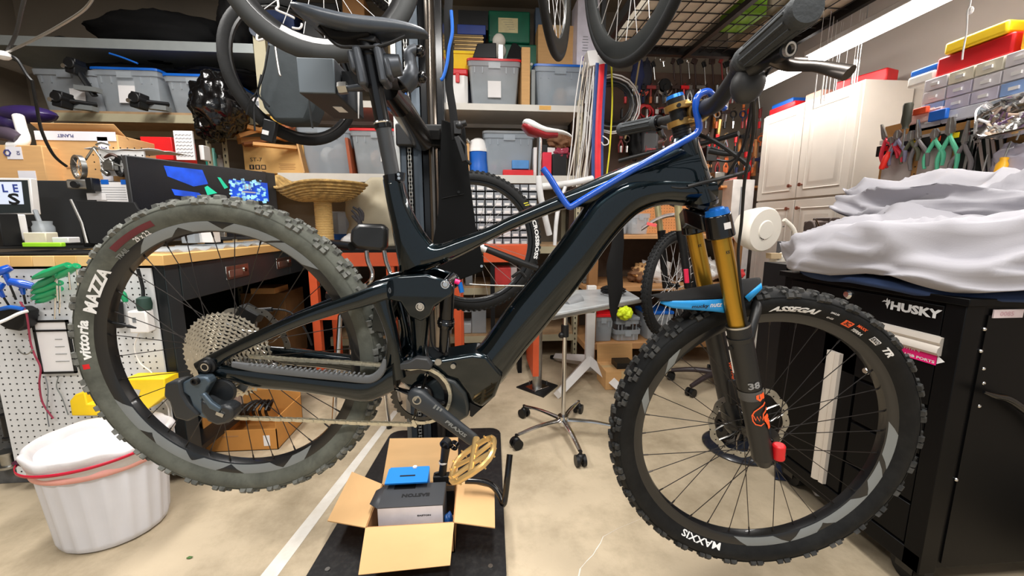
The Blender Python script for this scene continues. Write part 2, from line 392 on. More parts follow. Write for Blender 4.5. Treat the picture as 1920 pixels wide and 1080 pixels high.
# lettering on the tyres
ttext(rt, 0, FB, 'vittoria', 155, 638, .0165, WINK, .098, shear=.2, bold=.035)
ttext(rt, 0, FB, 'MAZZA', 173, 546, .0195, WINK, .118, shear=.2, bold=.04)
tpatch(rt, 0, FB, 244, 440, .118, .012, mat('maroon_decal', s(96, 34, 40), .7), name='maroon_band')
ttext(rt, 0, FB, 'TRAIL', 219, 474, .008, GREYD, .034, shear=.3, dr=-.004)
ttext(rt, 0, FB, '29 x 2.2', 258, 440, .0095, PAPER, .042, dr=-.004)
tpatch(rt, 0, FB, 161, 688, .012, .013, REDP, name='red_emblem')
ttext(ft, WB, FS, 'ASSEGAI', 1491, 580, .0135, WINK, .110, wid=1.06, shear=.3, bold=.05)
ttext(ft, WB, FS, '29X2.50', 1563, 590, .004, PAPER, .02, wid=1.06, dr=.003)
ttext(ft, WB, FS, '63-622', 1560, 595, .004, PAPER, .016, wid=1.06, dr=-.003)
tpatch(ft, WB, FS, 1591, 608, .022, .013, ORGD, 1.06, 'orange_badge')
ttext(ft, WB, FS, '3C', 1591, 608, .009, INK, .014, wid=1.06, name='lettering')
ttext(ft, WB, FS, 'MAXX', 1614, 617, .006, ORGD, .026, wid=1.06, shear=.2, dr=.003)
ttext(ft, WB, FS, 'TERRA', 1612, 622, .006, WINK, .028, wid=1.06, shear=.2, dr=-.003)
tpatch(ft, WB, FS, 1642, 640, .023, .011, PAPER, 1.06, 'exo_badge'); ttext(ft, WB, FS, 'EXO', 1642, 640, .008, INK, .02, wid=1.06)
ttext(ft, WB, FS, 'TR', 1665, 661, .012, WINK, .028, wid=1.06, shear=.2, bold=.05)
ttext(ft, WB, FS, 'MAXXIS', 1315, 1016, .0145, WINK, .112, wid=1.06, shear=.15, bold=.02)
# valve, sensors on rims
MB().cyl((-.2885, 0, .03), (-.25, 0, .027), .003).cyl((-.25, 0, .027), (-.232, 0, .0255), .0045, .002).obj('valve', BLACK, bike)
# ---- frame
def blade(b, pairs, wid, fr=P, lat=0, n=16, e=2.5, pts=None, mirror=False, caps=True):
    rs = []
    wid = wid if hasattr(wid, '__len__') else [wid] * len(pairs)
    for (x1, y1, x2, y2), w_ in zip(pairs, wid):
        A, B_ = fr(x1, y1, lat), fr(x2, y2, lat); c = (A + B_) / 2; u = (A - B_) / 2; la = np.array([0, w_, 0]); r = []
        for j in range(n):
            t = 2 * PI * j / n; cc, ss = math.cos(t), math.sin(t)
            r.append(c + u * math.copysign(abs(cc) ** (2 / e), cc) + la * math.copysign(abs(ss) ** (2 / e), ss))
        rs.append(np.array(r))
    def dens(rs):
        out = []
        L = len(rs)
        for i in range(L - 1):
            a, b2, c2, d2 = rs[max(0, i - 1)], rs[i], rs[i + 1], rs[min(L - 1, i + 2)]
            for t in (0, .25, .5, .75): out.append(.5 * (2 * b2 + (c2 - a) * t + (2 * a - 5 * b2 + 4 * c2 - d2) * t * t + (3 * b2 - a - 3 * c2 + d2) * t ** 3))
        out.append(rs[-1]); return out
    rs = dens(rs)
    b.rings(rs, caps=caps)
    if mirror: b.rings([r * np.array([1, -1, 1]) for r in rs], caps=caps)
    return b
fb = MB()
blade(fb, [(719, 337, 758, 342), (725, 372, 766, 376), (732, 410, 780, 408), (740, 455, 800, 440), (750, 512, 830, 475)], [.021, .022, .022, .022, .02], e=2.4)
blade(fb, [(760, 420, 750, 515), (797, 447, 780, 514), (822, 457, 812, 503), (855, 447, 868, 478), (917, 425, 925, 448), (957, 405, 967, 428), (1045, 367, 1052, 394), (1112, 337, 1120, 385), (1167, 313, 1180, 362), (1240, 283, 1255, 375), (1290, 262, 1322, 372)], [.016, .02, .022, .021, .02, .02, .022, .026, .030, .032, .030], e=2.3)
blade(fb, [(880, 660, 912, 745), (900, 645, 945, 712), (925, 612, 985, 658), (955, 570, 1016, 622), (988, 530, 1052, 578), (1042, 462, 1098, 520), (1085, 402, 1142, 458), (1113, 362, 1183, 412), (1160, 332, 1212, 393), (1225, 325, 1247, 384), (1285, 325, 1290, 386), (1332, 330, 1338, 376)], [.040, .038, .037, .036, .036, .037, .037, .037, .036, .034, .032, .028], e=2.1)
hd = nrm([.106, 0, -.23]); ht0 = P(1281, 262, 0); ht1 = P(1318, 380, 0)
fb.cyl(ht0, ht1, .027, .031, n=24)
fb.cyl(ht0 - hd * .006, ht0, .024, .028, n=24); fb.cyl(ht1, ht1 + hd * .008, .032, .029, n=24)
# bottom bracket housing
def bprism(b, pxs, l0, l1, fr=P, lat=None):
    poly = [fr(x, y, (l0 + l1) / 2 if lat is None else lat) for x, y in pxs]; poly = [(p[0], p[2]) for p in poly]
    return b.prism(poly, lambda a, c, h: (a, h, c), l0, l1)
frame = fb.obj('frame', PAINT, bike, ang=50)
bprism(MB(), [(770, 657), (830, 662), (888, 652), (915, 655), (945, 690), (930, 730), (905, 750), (886, 740), (880, 725), (860, 700), (825, 690), (780, 720), (755, 700), (752, 672)], -.043, .043).obj('bottom_bracket_housing', PAINT, frame, bev=.008)
blade(MB(), [(761, 516, 802, 520), (766, 560, 808, 560), (771, 610, 806, 610), (776, 660, 802, 660)], .024).obj('frame_strut', PAINT, frame)
bprism(MB(), [(830, 690), (858, 700), (878, 722), (883, 745), (883, 764), (862, 776), (838, 778), (812, 770), (795, 745), (800, 710)], -.045, .045).obj('motor_cover', mat('motor_cover_black', s(30, 36, 38), .4, coat=.2), bike, bev=.007)
bprism(MB(), [(884, 742), (905, 752), (925, 734), (888, 768), (884, 766)], -.036, .036).obj('skid_plate', BLACK, bike, bev=.003)
bt = MB()
for x, y, r in ((850, 686, .006), (822, 678, .008)): c = P(x, y, -.045); bt.cyl(c + np.array([0, -.004, 0]), c, r); bt.cyl(c + np.array([0, -.0045, 0]), c + np.array([0, -.004, 0]), r * .5)
bt.obj('bolt', STEEL, frame)
MB().tube([P(1258, 351, -.031), P(1275, 353, -.032), P(1292, 352, -.032)], .004, flat=.6).obj('cable_port', BLACK, frame)
# head badge edge line
MB().tube([P(1304, 262, -.006), P(1322, 318, -.006), P(1337, 372, -.006)], .0016, n=5).obj('head_tube_edge', ALU, frame)
# rear triangle
sw = MB()
blade(sw, [(365, 680, 385, 706), (392, 665, 405, 700), (420, 651, 424, 676), (482, 620, 486, 645), (560, 587, 560, 613), (640, 558, 640, 587), (697, 536, 690, 574), (728, 528, 730, 560)], [.008, .010, .010, .011, .012, .013, .016, .014], lat=-.067, mirror=True)
blade(sw, [(372, 678, 378, 705), (395, 680, 400, 706), (430, 686, 432, 712), (480, 690, 480, 726), (560, 700, 560, 733), (640, 708, 640, 745), (697, 708, 690, 752), (738, 680, 742, 732)], [.008, .010, .011, .012, .013, .014, .016, .014], lat=-.067, mirror=True)
blade(sw, [(690, 548, 730, 540), (703, 575, 734, 572), (717, 607, 741, 603), (726, 640, 750, 645), (722, 680, 757, 682), (725, 712, 762, 705)], [.016] * 6, lat=-.052, mirror=True)
sw.box2(P(712, 600, 0) * [1, 0, 1] + [0, -.05, -.01], P(738, 560, 0) * [1, 0, 1] + [0, .05, 0])
sw.box2(P(728, 690, 0) * [1, 0, 1] + [0, -.05, -.01], P(748, 660, 0) * [1, 0, 1] + [0, .05, 0])
swing = sw.obj('rear_triangle', PAINT, bike, ang=50)
bprism(MB(), [(420, 740), (660, 752), (700, 735), (735, 708), (690, 752), (668, 753)], -.072, -.058).xf(t=(0, 0, 0))
pr = MB()
pp = [P(x, y, -.083) for x, y in ((436, 683), (480, 690), (560, 699), (640, 707), (680, 711), (697, 710), (710, 702), (718, 690), (721, 674))]
pr.tube(pp, [.004, .0055, .0055, .0055, .0055, .0055, .005, .004, .002], n=8, flat=1.8, smooth=3)
for i in range(24):
    x = 470 + i * 9.2; y = 683.5 + i * .82; c = P(x, y, -.083); pr.box(c, (.0035, .009, .006), ry(.35))
pr.obj('chainstay_protector', mat('grey_rubber', s(86, 88, 90), .75), swing)
ax = MB(); a = P(378, 687, -.082); a = np.array([0, -.082, 0.])
ax.lathe([(0, -.007), (.006, -.007), (.006, -.003), (.0095, -.003), (.0095, -.008), (.013, -.008), (.014, -.002), (.018, 0), (.018, .008)], o=a, ax=(0, 1, 0), n=24)
ax.cyl((0, -.08, 0), (0, .08, 0), .0075); ax.obj('rear_axle', BLACK, bike)
MB().lathe([(.0065, -.0075), (.009, -.0075), (.009, -.006)], o=a, ax=(0, 1, 0), n=20).obj('axle_cap', CHROME, bike)
# rocker link and pivots
rk = MB()
out = [(688, 536), (706, 526), (748, 517), (800, 514), (843, 528), (851, 538), (848, 552), (832, 562), (815, 574), (808, 590), (790, 602), (768, 592), (752, 566), (732, 562), (708, 566), (692, 556)]
for l0, l1 in ((-.056, -.040), (.040, .056)): bprism(rk, out, l0, l1, lat=-.05)
for x, y in ((726, 544), (835, 533), (788, 575)): c = P(x, y, -.05) * [1, 0, 1]; rk.cyl(c + [0, -.05, 0], c + [0, .05, 0], .011)
rock = rk.obj('rocker_link', PAINT, bike, bev=.004, ang=50)
for x, y in ((726, 544), (835, 533), (788, 575)):
    c = P(x, y, -.058); MB().lathe([(.0075, -.0030), (.0095, -.0030), (.0095, 0), (.0075, 0)], o=c, ax=(0, 1, 0), n=20, closedprof=True).lathe([(0, -.001), (.0055, -.001), (.0075, .001)], o=c, ax=(0, 1, 0), n=14).obj('pivot_bolt', CHROME, rock)
# shock
q0, q1, q2, q3, q4 = P(839, 528, -.012), P(837, 597, -.012), P(836, 607, -.012), P(834, 614, -.012), P(832, 658, -.012)
sh = MB().cyl(q0, q1, .0165, n=20).cyl(q1, q2, .0185, .0205, n=20).cyl(q2, q3, .0205, .017, n=20).obj('shock', GLOSSBLK, bike)
MB().cyl(q3, q4, .0115, n=18).obj('shock_shaft', GLOSSBLK, sh)
MB().lathe([(.0185, -.001), (.0205, 0), (.0185, .001)], o=q1 + (q2 - q1) * .5, ax=q2 - q1, n=20).obj('seal_ring', CHROME, sh)
MB().cyl(P(853, 527, -.03), P(862, 530, -.03), .006).obj('pink_knob', mat('pink_anodised', s(225, 30, 110), .35), sh)
MB().cyl(P(862, 530, -.03), P(866, 548, -.03), .0055).obj('blue_knob', BLUEA, sh)
MB().tube([P(806, 590, -.01), P(809, 640, -.01), P(818, 655, -.01), P(832, 662, -.01)], .0022, smooth=3, n=6).obj('shock_hose', BLACK, sh)
# ---- drivetrain
CR = P(789, 741, -.052)
cr = MB(); NT = 34; rs = []
for i in range(NT * 4):
    th = 2 * PI * i / (NT * 4); ro = .0665 + (.0045 if i % 4 in (1,) else (.0025 if i % 4 in (0, 2) else -.001))
    rs.append([CR + np.array([q * math.cos(th), z, q * math.sin(th)]) for q, z in ((.0545, -.0018), (ro, -.0012), (ro, .0012), (.0545, .0018))])
cr.rings(rs, closed=True)
for k in range(4):
    a = R_(70 + 90 * k) + .2
    cr.tube([CR + np.array([.02 * math.cos(a), -.004, .02 * math.sin(a)]), CR + np.array([.045 * math.cos(a), -.003, .045 * math.sin(a)]), CR + np.array([.058 * math.cos(a), -.001, .058 * math.sin(a)])], [.013, .009, .008], n=8, flat=.35)
cr.lathe([(0, -.012), (.02, -.012), (.028, -.006), (.030, 0), (.0, .004)], o=CR, ax=(0, 1, 0), n=24)
cring = cr.obj('chainring', GLOSSBLK, bike)
for k in range(4):
    a = R_(70 + 90 * k) + .2; c = CR + np.array([.055 * math.cos(a), -.004, .055 * math.sin(a)]); MB().cyl(c + [0, -.002, 0], c, .0042).obj('chainring_bolt', STEEL, cring)
C0, C1 = P(784, 746, -.085), P(893, 829, -.098)
d = nrm(C1 - C0); nn = nrm(np.cross(d, [0, 1, 0])); ck = MB(); rs = []
for t, hw, th_ in ((-.024, .006, .006), (-.018, .0155, .009), (0, .0225, .011), (.03, .0205, .011), (.07, .0165, .010), (.11, .0155, .009), (.15, .015, .008), (.165, .0115, .008), (.176, .004, .006)):
    c = C0 + (C1 - C0) / np.linalg.norm(C1 - C0) * t; r = []
    for j in range(14):
        a = 2 * PI * j / 14; cc, ss = math.cos(a), math.sin(a); r.append(c + nn * hw * math.copysign(abs(cc) ** .7, cc) + np.array([0, th_, 0]) * math.copysign(abs(ss) ** .6, ss))
    rs.append(r)
ck.rings(rs); ck.cyl(C0, [C0[0], -.03, C0[2]], .014)
crank = ck.obj('crank_arm', mat('forged_black', s(40, 44, 48), .45, var=.06), bike, ang=60)
MB().lathe([(.007, -.0125), (.010, -.0125), (.0105, -.010)], o=C0, ax=(0, 1, 0), n=20).lathe([(0, -.0105), (.007, -.0105)], o=C0, ax=(0, 1, 0), n=20).obj('crank_bolt', STEEL, crank)
pt_ = P(855, 804, -.108)
text('PRAXIS', GREYD, crank, plane_fn(pt_, d, -nn if nn[2] < 0 else nn), .0085, .056, shear=.1, bold=.03)
for k in range(3):
    c = P(815, 769, -.1) + d * (k * .0075 - .004); c[1] = C0[1] - .0105 - .0065 * .4; MB().box(c, (.004, .001, .022), ry(-math.atan2(d[2], d[0])) ).obj('stripe_decal', GREYD, crank)
# pedal
ca = R_(45); cv = np.array([math.cos(ca), 0, math.sin(ca)]); up_ = np.array([-math.sin(ca), 0, math.cos(ca)]); pc = P(892, 831, -.118)
pd = MB()
def pt(u, l): return pc + cv * u + np.array([0, -l, 0])
loop = [(-.030, .012), (-.050, .03), (-.052, .055), (-.050, .08), (-.030, .1), (.030, .1), (.050, .08), (.052, .055), (.050, .03), (.030, .012)]
pd.tube([pt(*q) for q in loop], .0062, n=8, closed=True, smooth=2)
pd.cyl(pt(0, -.014), pt(0, .1), .0085, .006, n=14)
pd.tube([pt(-.05, .04), pt(0, .05), pt(.05, .04)], .0048, n=6); pd.tube([pt(-.05, .075), pt(0, .07), pt(.05, .075)], .0048, n=6)
pedal = pd.obj('pedal', GOLDP, bike)
pn = MB()
for u, l in ((-.05, .03), (-.052, .055), (-.05, .08), (.05, .03), (.052, .055), (.05, .08), (-.03, .1), (.03, .1), (-.03, .012), (.03, .012)): pn.cyl(pt(u, l) - up_ * .0095, pt(u, l) + up_ * .0095, .0018, n=6)
pn.obj('pedal_pins', GOLDP, pedal)
fc0 = np.array([C0[0], .085, C0[2]]); fc1 = fc0 - (C1 - C0) * [1, 0, 1]
MB().tube([fc0, fc0 * .5 + fc1 * .5 + [0, .006, 0], fc1 + [0, .01, 0]], [.019, .015, .013], flat=.55, n=12).cyl(fc0, [fc0[0], .03, fc0[2]], .014).obj('crank_arm', BLACK, bike)
# chain guide
bprism(MB(), [(733, 684), (768, 676), (782, 668), (803, 671), (812, 684), (808, 692), (785, 690), (760, 691), (737, 695)], -.064, -.045).obj('chain_guide', mat('guide_grey', s(48, 50, 52), .5), bike, bev=.003)
# cassette
for k, r_ in enumerate(np.linspace(.104, .022, 12)):
    cs = MB(); nt = max(10, int(r_ * 500)); yy = -.018 - k * .0037; ri = max(.013, r_ - .0056); rs = []
    for i in range(nt * 3):
        th = 2 * PI * i / (nt * 3); ro = r_ + (.003 if i % 3 == 0 else -.0012)
        rs.append([(q * math.cos(th), z, q * math.sin(th)) for q, z in ((ri, yy - .0009), (ro, yy - .0008), (ro, yy + .0008), (ri, yy + .0009))])
    cs.rings(rs, closed=True)
    if k < 7:
        for j in range(8):
            a = 2 * PI * j / 8 + k * .25; cs.tube([(ri * math.cos(a) * 1.02, yy, ri * math.sin(a) * 1.02), ((ri - .022) * math.cos(a + .35), yy - .001, (ri - .022) * math.sin(a + .35))], .003, n=4, flat=.4)
    cs.obj('sprocket', SILVC, bike)
MB().cyl((0, -.012, 0), (0, -.066, 0), .018, n=20).obj('freehub', SILVC, bike)
# chain: plates as links, one object per outer link
def chain_path():
    top = [P(470, 668, -.048), P(560, 675, -.05), P(640, 679, -.052), P(735, 686, -.054)]
    a0, a1 = R_(115), R_(-98); ring = [CR + np.array([.0685 * math.cos(a), 0, .0685 * math.sin(a)]) for a in np.linspace(a0, a1, 24)]
    bot = [P(780, 796, -.052), P(680, 793, -.052), P(560, 787, -.052), P(440, 783, -.055), P(425, 780, -.055)]
    return top + ring + bot
cpth = chain_path(); L = [0]
for i in range(1, len(cpth)): L.append(L[-1] + np.linalg.norm(cpth[i] - cpth[i - 1]))
cp = np.array(cpth); pitch = .0127; nl = int(L[-1] / pitch)
pts = [np.array([np.interp(k * pitch, L, cp[:, j]) for j in range(3)]) for k in range(nl)]
ch = MB()
for p in pts: ch.cyl(p + [0, -.0042, 0], p + [0, .0042, 0], .0022, n=7)
chain = ch.obj('chain', CHNM, bike)
lm = {}
for w_, nm in ((.0024, 'inner'), (.0038, 'outer')):
    b = MB()
    for sg in (-1, 1):
        oo = [(math.cos(t) * .0040 + x0, math.sin(t) * .0040) for x0, t0 in ((.0064, -PI / 2), (-.0064, PI / 2)) for t in np.linspace(t0 + .3, t0 + PI - .3, 6)]
        b.prism(oo, lambda a, c, h: (a, h, c), sg * w_ - .0005, sg * w_ + .0005)
    lm[nm] = b
for k in range(nl - 1):
    a_, b_ = pts[k], pts[k + 1]; dd = nrm(b_ - a_); nmk = 'outer' if k % 2 else 'inner'
    if nmk + 'o' not in lm: o = lm[nmk].obj('chain_link', CHNM, chain, flat=True); lm[nmk + 'o'] = o
    else: o = lm[nmk + 'o'].copy(); COL.objects.link(o); o.parent = chain
    o.location = tuple((a_ + b_) / 2); o.rotation_euler = (0, -math.atan2(dd[2], dd[0]), 0)
# derailleur
dr = MB()
bprism(dr, [(352, 712), (372, 703), (396, 702), (404, 712), (398, 724), (386, 745), (400, 765), (396, 780), (382, 775), (372, 760), (364, 738), (350, 728)], -.105, -.082, lat=-.09)
der = dr.obj('derailleur', DRL, bike, bev=.004)
bprism(MB(), [(324, 712), (352, 706), (356, 730), (368, 750), (388, 770), (366, 782), (342, 775), (332, 745), (322, 735)], -.112, -.080, lat=-.09).obj('battery', DRK, der, bev=.005)
bprism(MB(), [(386, 742), (400, 748), (415, 756), (432, 752), (446, 760), (447, 776), (436, 787), (418, 791), (400, 783), (388, 766)], -.118, -.085, lat=-.1).obj('motor_housing', DRK, der, bev=.006)
bprism(MB(), [(378, 738), (386, 735), (400, 752), (418, 764), (414, 772), (396, 764)], -.122, -.112, lat=-.115).obj('parallelogram', DRL, der, bev=.003)
MB().box(P(412, 777, -.12), (.016, .002, .008), ry(.3)).obj('logo_plate', ALU, der)
c = P(420, 732, -.07); MB().lathe([(0, -.006), (.026, -.006), (.029, 0), (.026, .005), (0, .005)], o=c, ax=(0, 1, 0), n=24).obj('cage', DRK, der)
c = P(400, 717, -.066); cs = MB(); rs = []
for i in range(42):
    th = 2 * PI * i / 42; ro = .015 + (.003 if i % 3 == 0 else 0); rs.append([c + np.array([q * math.cos(th), z, q * math.sin(th)]) for q, z in ((.004, -.002), (ro, -.001), (ro, .001), (.004, .002))])
cs.rings(rs, closed=True).obj('jockey_wheel', SILVC, der)
c = P(366, 715, -.108); MB().lathe([(0, 0), (.005, 0), (.005, -.004), (.008, -.004), (.009, .003)], o=c, ax=(0, 1, 0), n=16).obj('mount_bolt', BLACK, der)
bprism(MB(), [(444, 725), (460, 735), (468, 722), (462, 712)], -.062, -.055).obj('cage_plate', STEEL, der)
# rear brake caliper on the far side
cal = MB(); c = P(470, 588, .07); cal.box(c, (.05, .035, .028), ry(.4)); cal.cyl(c + [.02, 0, .012], c + [.055, 0, .02], .006); cal.box(c + [-.012, 0, -.018], (.03, .03, .02))
cal.tube([c + [.05, 0, .02], c + [.1, 0, .02], c + [.14, .0, -.02], c + [.16, 0, -.06]], .0026, smooth=4)
cal.obj('brake_caliper', BLACK, bike, bev=.004)
# ---- seatpost and saddle
sp0, sp1, sp2, sp3 = P(737, 335, 0), P(723, 258, 0), P(722, 252, 0), P(692, 98, 0)
sd = nrm(sp3 - sp0)
spb = MB().cyl(sp0 - sd * .02, sp0 + sd * .105, .0165, n=22).obj('seatpost', mat('seatpost_black', s(58, 60, 62), .4, .3), bike)
MB().cyl(sp0 + sd * .105, sp0 + sd * .12, .0185, .0175, n=22).obj('seal_head', GLOSSBLK, spb)
MB().lathe([(.0182, 0), (.0195, .002), (.0182, .004)], o=sp0 + sd * .114, ax=sd, n=22).obj('collar', CHROME, spb)
MB().cyl(sp0 + sd * .11, sp3, .0155, n=22).obj('stanchion', GLOSSBLK, spb)
MB().cyl(sp3 - sd * .01, sp3 + sd * .02, .017, n=16).box(sp3 + sd * .022, (.05, .04, .014)).obj('saddle_clamp', BLACK, spb, bev=.003)
sc = MB().cyl(sp0 - sd * .012, sp0 + sd * .008, .0205, n=24).box(P(752, 331, -.02), (.014, .012, .018)).obj('seat_clamp', GLOSSBLK, bike)
MB().cyl(P(747, 327, -.03), P(747, 327, -.024), .0032, n=8).cyl(P(748, 334, -.03), P(748, 334, -.024), .0032, n=8).obj('bolt', CHROME, sc)
MB().lathe([(.0208, -.001), (.0212, 0), (.0208, .001)], o=sp0 - sd * .011, ax=sd, n=24).obj('trim_line', CHROME, sc)
sa = MB(); rs = []
for tx, ty, bx_, by_, hw in ((546, 10, 546, 20, .045), (562, 7, 558, 29, .062), (600, 16, 588, 46, .070), (640, 26, 625, 60, .066), (680, 30, 668, 68, .050), (720, 32, 715, 66, .034), (760, 40, 758, 63, .025), (790, 50, 788, 67, .021), (803, 60, 803, 68, .014)):
    A = P(tx, ty, -hw * .5); B_ = P(bx_, by_, -hw * .6); x0 = (A[0] + B_[0]) / 2; r = []
    for j in range(20):
        a = 2 * PI * j / 20; cc, ss = math.cos(a), math.sin(a); ss = math.copysign(abs(ss) ** .55, ss); t = (ss + 1) / 2
        # top flat and slightly crowned, underside hollow towards the middle
        zz = B_[2] + (A[2] - B_[2]) * t; yy = hw * math.copysign(abs(cc) ** .45, cc) * (1 - .25 * (1 - t))
        if ss > 0: zz -= (A[2] - B_[2]) * .2 * abs(cc) ** 3
        else: zz += (A[2] - B_[2]) * .25 * (1 - abs(cc))
        r.append((A[0] * t + B_[0] * (1 - t), yy, zz))
    rs.append(r)
saddle = sa.rings(rs).obj('saddle', mat('saddle_black', s(58, 64, 72), .34, bump=.05, scale=30), bike, sub=1, ang=80)
rl = MB()
for sg in (-1, 1): rl.tube([P(598, 50, sg * .02), P(632, 84, sg * .022), P(665, 88, sg * .022), P(715, 86, sg * .022), P(760, 68, sg * .015)], .0035, smooth=4)
rl.obj('saddle_rails', BLACK, saddle)
bprism(MB(), [(600, 44), (640, 66), (700, 68), (700, 76), (660, 84), (630, 82)], -.028, .028).obj('saddle_shell', BLACKM, saddle, bev=.004)
# ---- fork (steered)
fk = MB(); fd = nrm([.106, 0, -.23])
def leg(lat, x, y): return S(x, y, lat)
n0 = S(1345, 402, -.068); n1 = S(1352, 445, -.068); n2 = S(1384, 612, -.068); ax3 = np.array([WB, -.066, 0])
ld = nrm(n2 - n0); nb = n2 + ld * (np.dot(ax3 - n2, ld) + .012)
far = np.array([1, -1, 1.])
cw = MB()
for f in (1, far): cw.cyl(n0 * f, n1 * f, .0255, .0275, n=24)
cw.rings([[np.array([p[0], yy, p[2]]) for p in (n0 + ld * a + np.array([-.012, 0, 0]) * k + np.array([-.018 * (1 - abs(yy) / .068), 0, .012 * (1 - abs(yy) / .068)]) + np.array([b2, 0, 0]) for a, b2, k in ((.008, -.02, 1), (.008, .018, 1), (.045, .016, 1), (.045, -.02, 1)))] for yy in np.linspace(-.06, .06, 9)])
stc = n0 * [1, 0, 1] + np.array([-.05, 0, 0.02]); cw.cyl(ht1 + fd * .0, stc * .3 + (ht1 + fd * .03) * .7, .03, n=20)
crown = steer(cw.obj('fork_crown', GLOSSBLK, bike, bev=.003, ang=50))
cap = MB().cyl(n0 - ld * .010, n0 + ld * .001, .0215, .024, n=24).cyl(n0 - ld * .014, n0 - ld * .010, .0135, .015, n=16); cap.obj('top_cap', BLUEA, crown)
MB().box(n0 + ld * .022 + [0.004, -.0265, 0], (.013, .001, .013), ry(-.4)).obj('sticker', PAPER, crown)
sts = []
for f in (1, far):
    b = MB().cyl(n1 * f, n2 * f + ld * .03, .019, n=28); o = steer(b.obj('stanchion', GOLDK, bike)); sts.append(o)
kx = np.cross(ld, [0, 1, 0]); kx = kx if kx[0] > 0 else -kx
def cylfn(c0, rad, ux=kx, dn=ld):
    def fn(a, b_): t = a / rad; return c0 - dn * b_ + ux * rad * math.sin(t) + np.array([0, -1, 0]) * rad * math.cos(t)
    return fn
text('KK', INK, sts[0], cylfn(n1 + ld * .030 + kx * 0, .0193), .007, .009, shear=.2, bold=.02)
text('KK', INK, sts[1], cylfn(n1 * far + ld * .030 + [0, 0, 0], .0193), .007, .009, shear=.2, bold=.02)
low = MB()
for f in (1, far):
    low.cyl(n2 * f + ld * -.004, n2 * f + ld * .022, .0245, .0245, n=24)
    low.cyl(n2 * f + ld * .022, n2 * f + ld * .032, .027, .0255, n=24); low.cyl(n2 * f + ld * .032, nb * f, .0252, .0225, n=24)
    low.cyl(nb * f, nb * f + ld * .02, .0225, .014, n=20)
arch = [n2 + ld * .03 + [.02, 0, 0], n2 + ld * -.0 + [.035, .01, 0.01], n2 * [1, .55, 1] + [.045, 0, .045], n2 * [1, 0, 1] + [.047, 0, .055]]
arch = arch + [p * [1, -1, 1] for p in arch[:3][::-1]]
low.tube(arch, [.009, .010, .011, .011, .011, .010, .009], smooth=3, n=10)
lower = steer(low.obj('fork_lowers', mat('fork_black', s(20, 21, 22), .42, var=.06), bike))
MB().lathe([(.0246, -.002), (.0250, 0), (.0246, .002)], o=n2 - ld * .003, ax=ld, n=26).lathe([(.0246, -.002), (.0250, 0), (.0246, .002)], o=n2 * far - ld * .003, ax=ld, n=26).obj('wiper_ring', ALU, lower)
MB().cyl(n2 + ld * .055 + [-.03, -.006, 0], n2 + ld * .052 + [-.02, 0, 0], .0055, n=12).obj('bleed_button', BLACK, lower)
bl = MB(); c = n2 + ld * .16
text('38', mat('decal_grey', s(130, 130, 130), .5), lower, cylfn(n2 + ld * .132, .0258), .016, .026, bold=.04)
for k, (t0, t1) in enumerate(((.148, .170),)):
    MB().cyl(n2 + ld * t0, n2 + ld * t1, .0256, .0254, n=24, caps=False).obj('grey_band', mat('band_grey', s(74, 74, 74), .5), lower)
# orange fox emblem: swoosh tail and blocks
fnl = cylfn(n2 + ld * .205, .0264)
def swoosh(pts, wd, name='orange_decal'):
    b = MB(); v = []; n = len(pts); pts = np.array(pts, float)
    for i in range(n):
        d_ = nrm(pts[min(n - 1, i + 1)] - pts[max(0, i - 1)]); nn_ = np.array([-d_[1], d_[0]]) * (wd[i] / 2)
        for sg in (-1, 1): q = pts[i] + nn_ * sg; v.append(fnl(q[0], q[1]))
    b.add(v, [(2 * i, 2 * i + 1, 2 * i + 3, 2 * i + 2) for i in range(n - 1)]); return b.obj(name, ORGD, lower)
swoosh([(.020, .026), (.012, .022), (.000, .018), (-.010, .012), (-.016, .002), (-.016, -.012), (-.012, -.020), (-.002, -.024), (.006, -.020)], [.005, .004, .0026, .0026, .0026, .0026, .003, .0028, .002])
swoosh([(-.014, .004), (-.010, -.010), (-.007, .000), (-.003, -.012), (0, -.001), (.004, -.012), (.008, .002), (.016, .006), (.024, .010)], [.002, .0024, .0024, .0024, .0024, .0026, .0034, .005, .008])
swoosh([(.006, .050), (.006, .044), (.010, .036)], [.014, .016, .010]); swoosh([(.016, .050), (.018, .042), (.018, .036)], [.008, .010, .006])
swoosh([(.014, -.004), (.016, -.012), (.020, -.018)], [.014, .018, .018]); swoosh([(.018, -.018), (.020, -.028), (.020, -.040)], [.016, .012, .010])
text('FACTORY', ORGD, lower, (lambda c0: (lambda a, b_: c0 + ld * -a * -1 + kx * (-b_) * .7 + np.array([0, -.0256, 0]) + 0 * a))(n2 * far + ld * .165 + kx * .012 + [0, .0, 0]), .010, .055, bold=.03)
MB().cyl(nb + [.018, -.012, .045], nb + [.028, -.012, .008], .0135, .0125, n=18).obj('red_adjuster', REDP, lower, bev=.004)
MB().cyl((WB, -.09, 0), (WB, .085, 0), .009, n=18).obj('front_axle', GLOSSBLK, lower)
# front brake caliper behind the far leg
c = np.array([WB - .06, .06, .08]); steer(MB().box(c, (.035, .04, .07), ry(-.35)).box(c + [.015, 0, .04], (.03, .03, .03)).obj('brake_caliper', BLACK, bike, bev=.005))
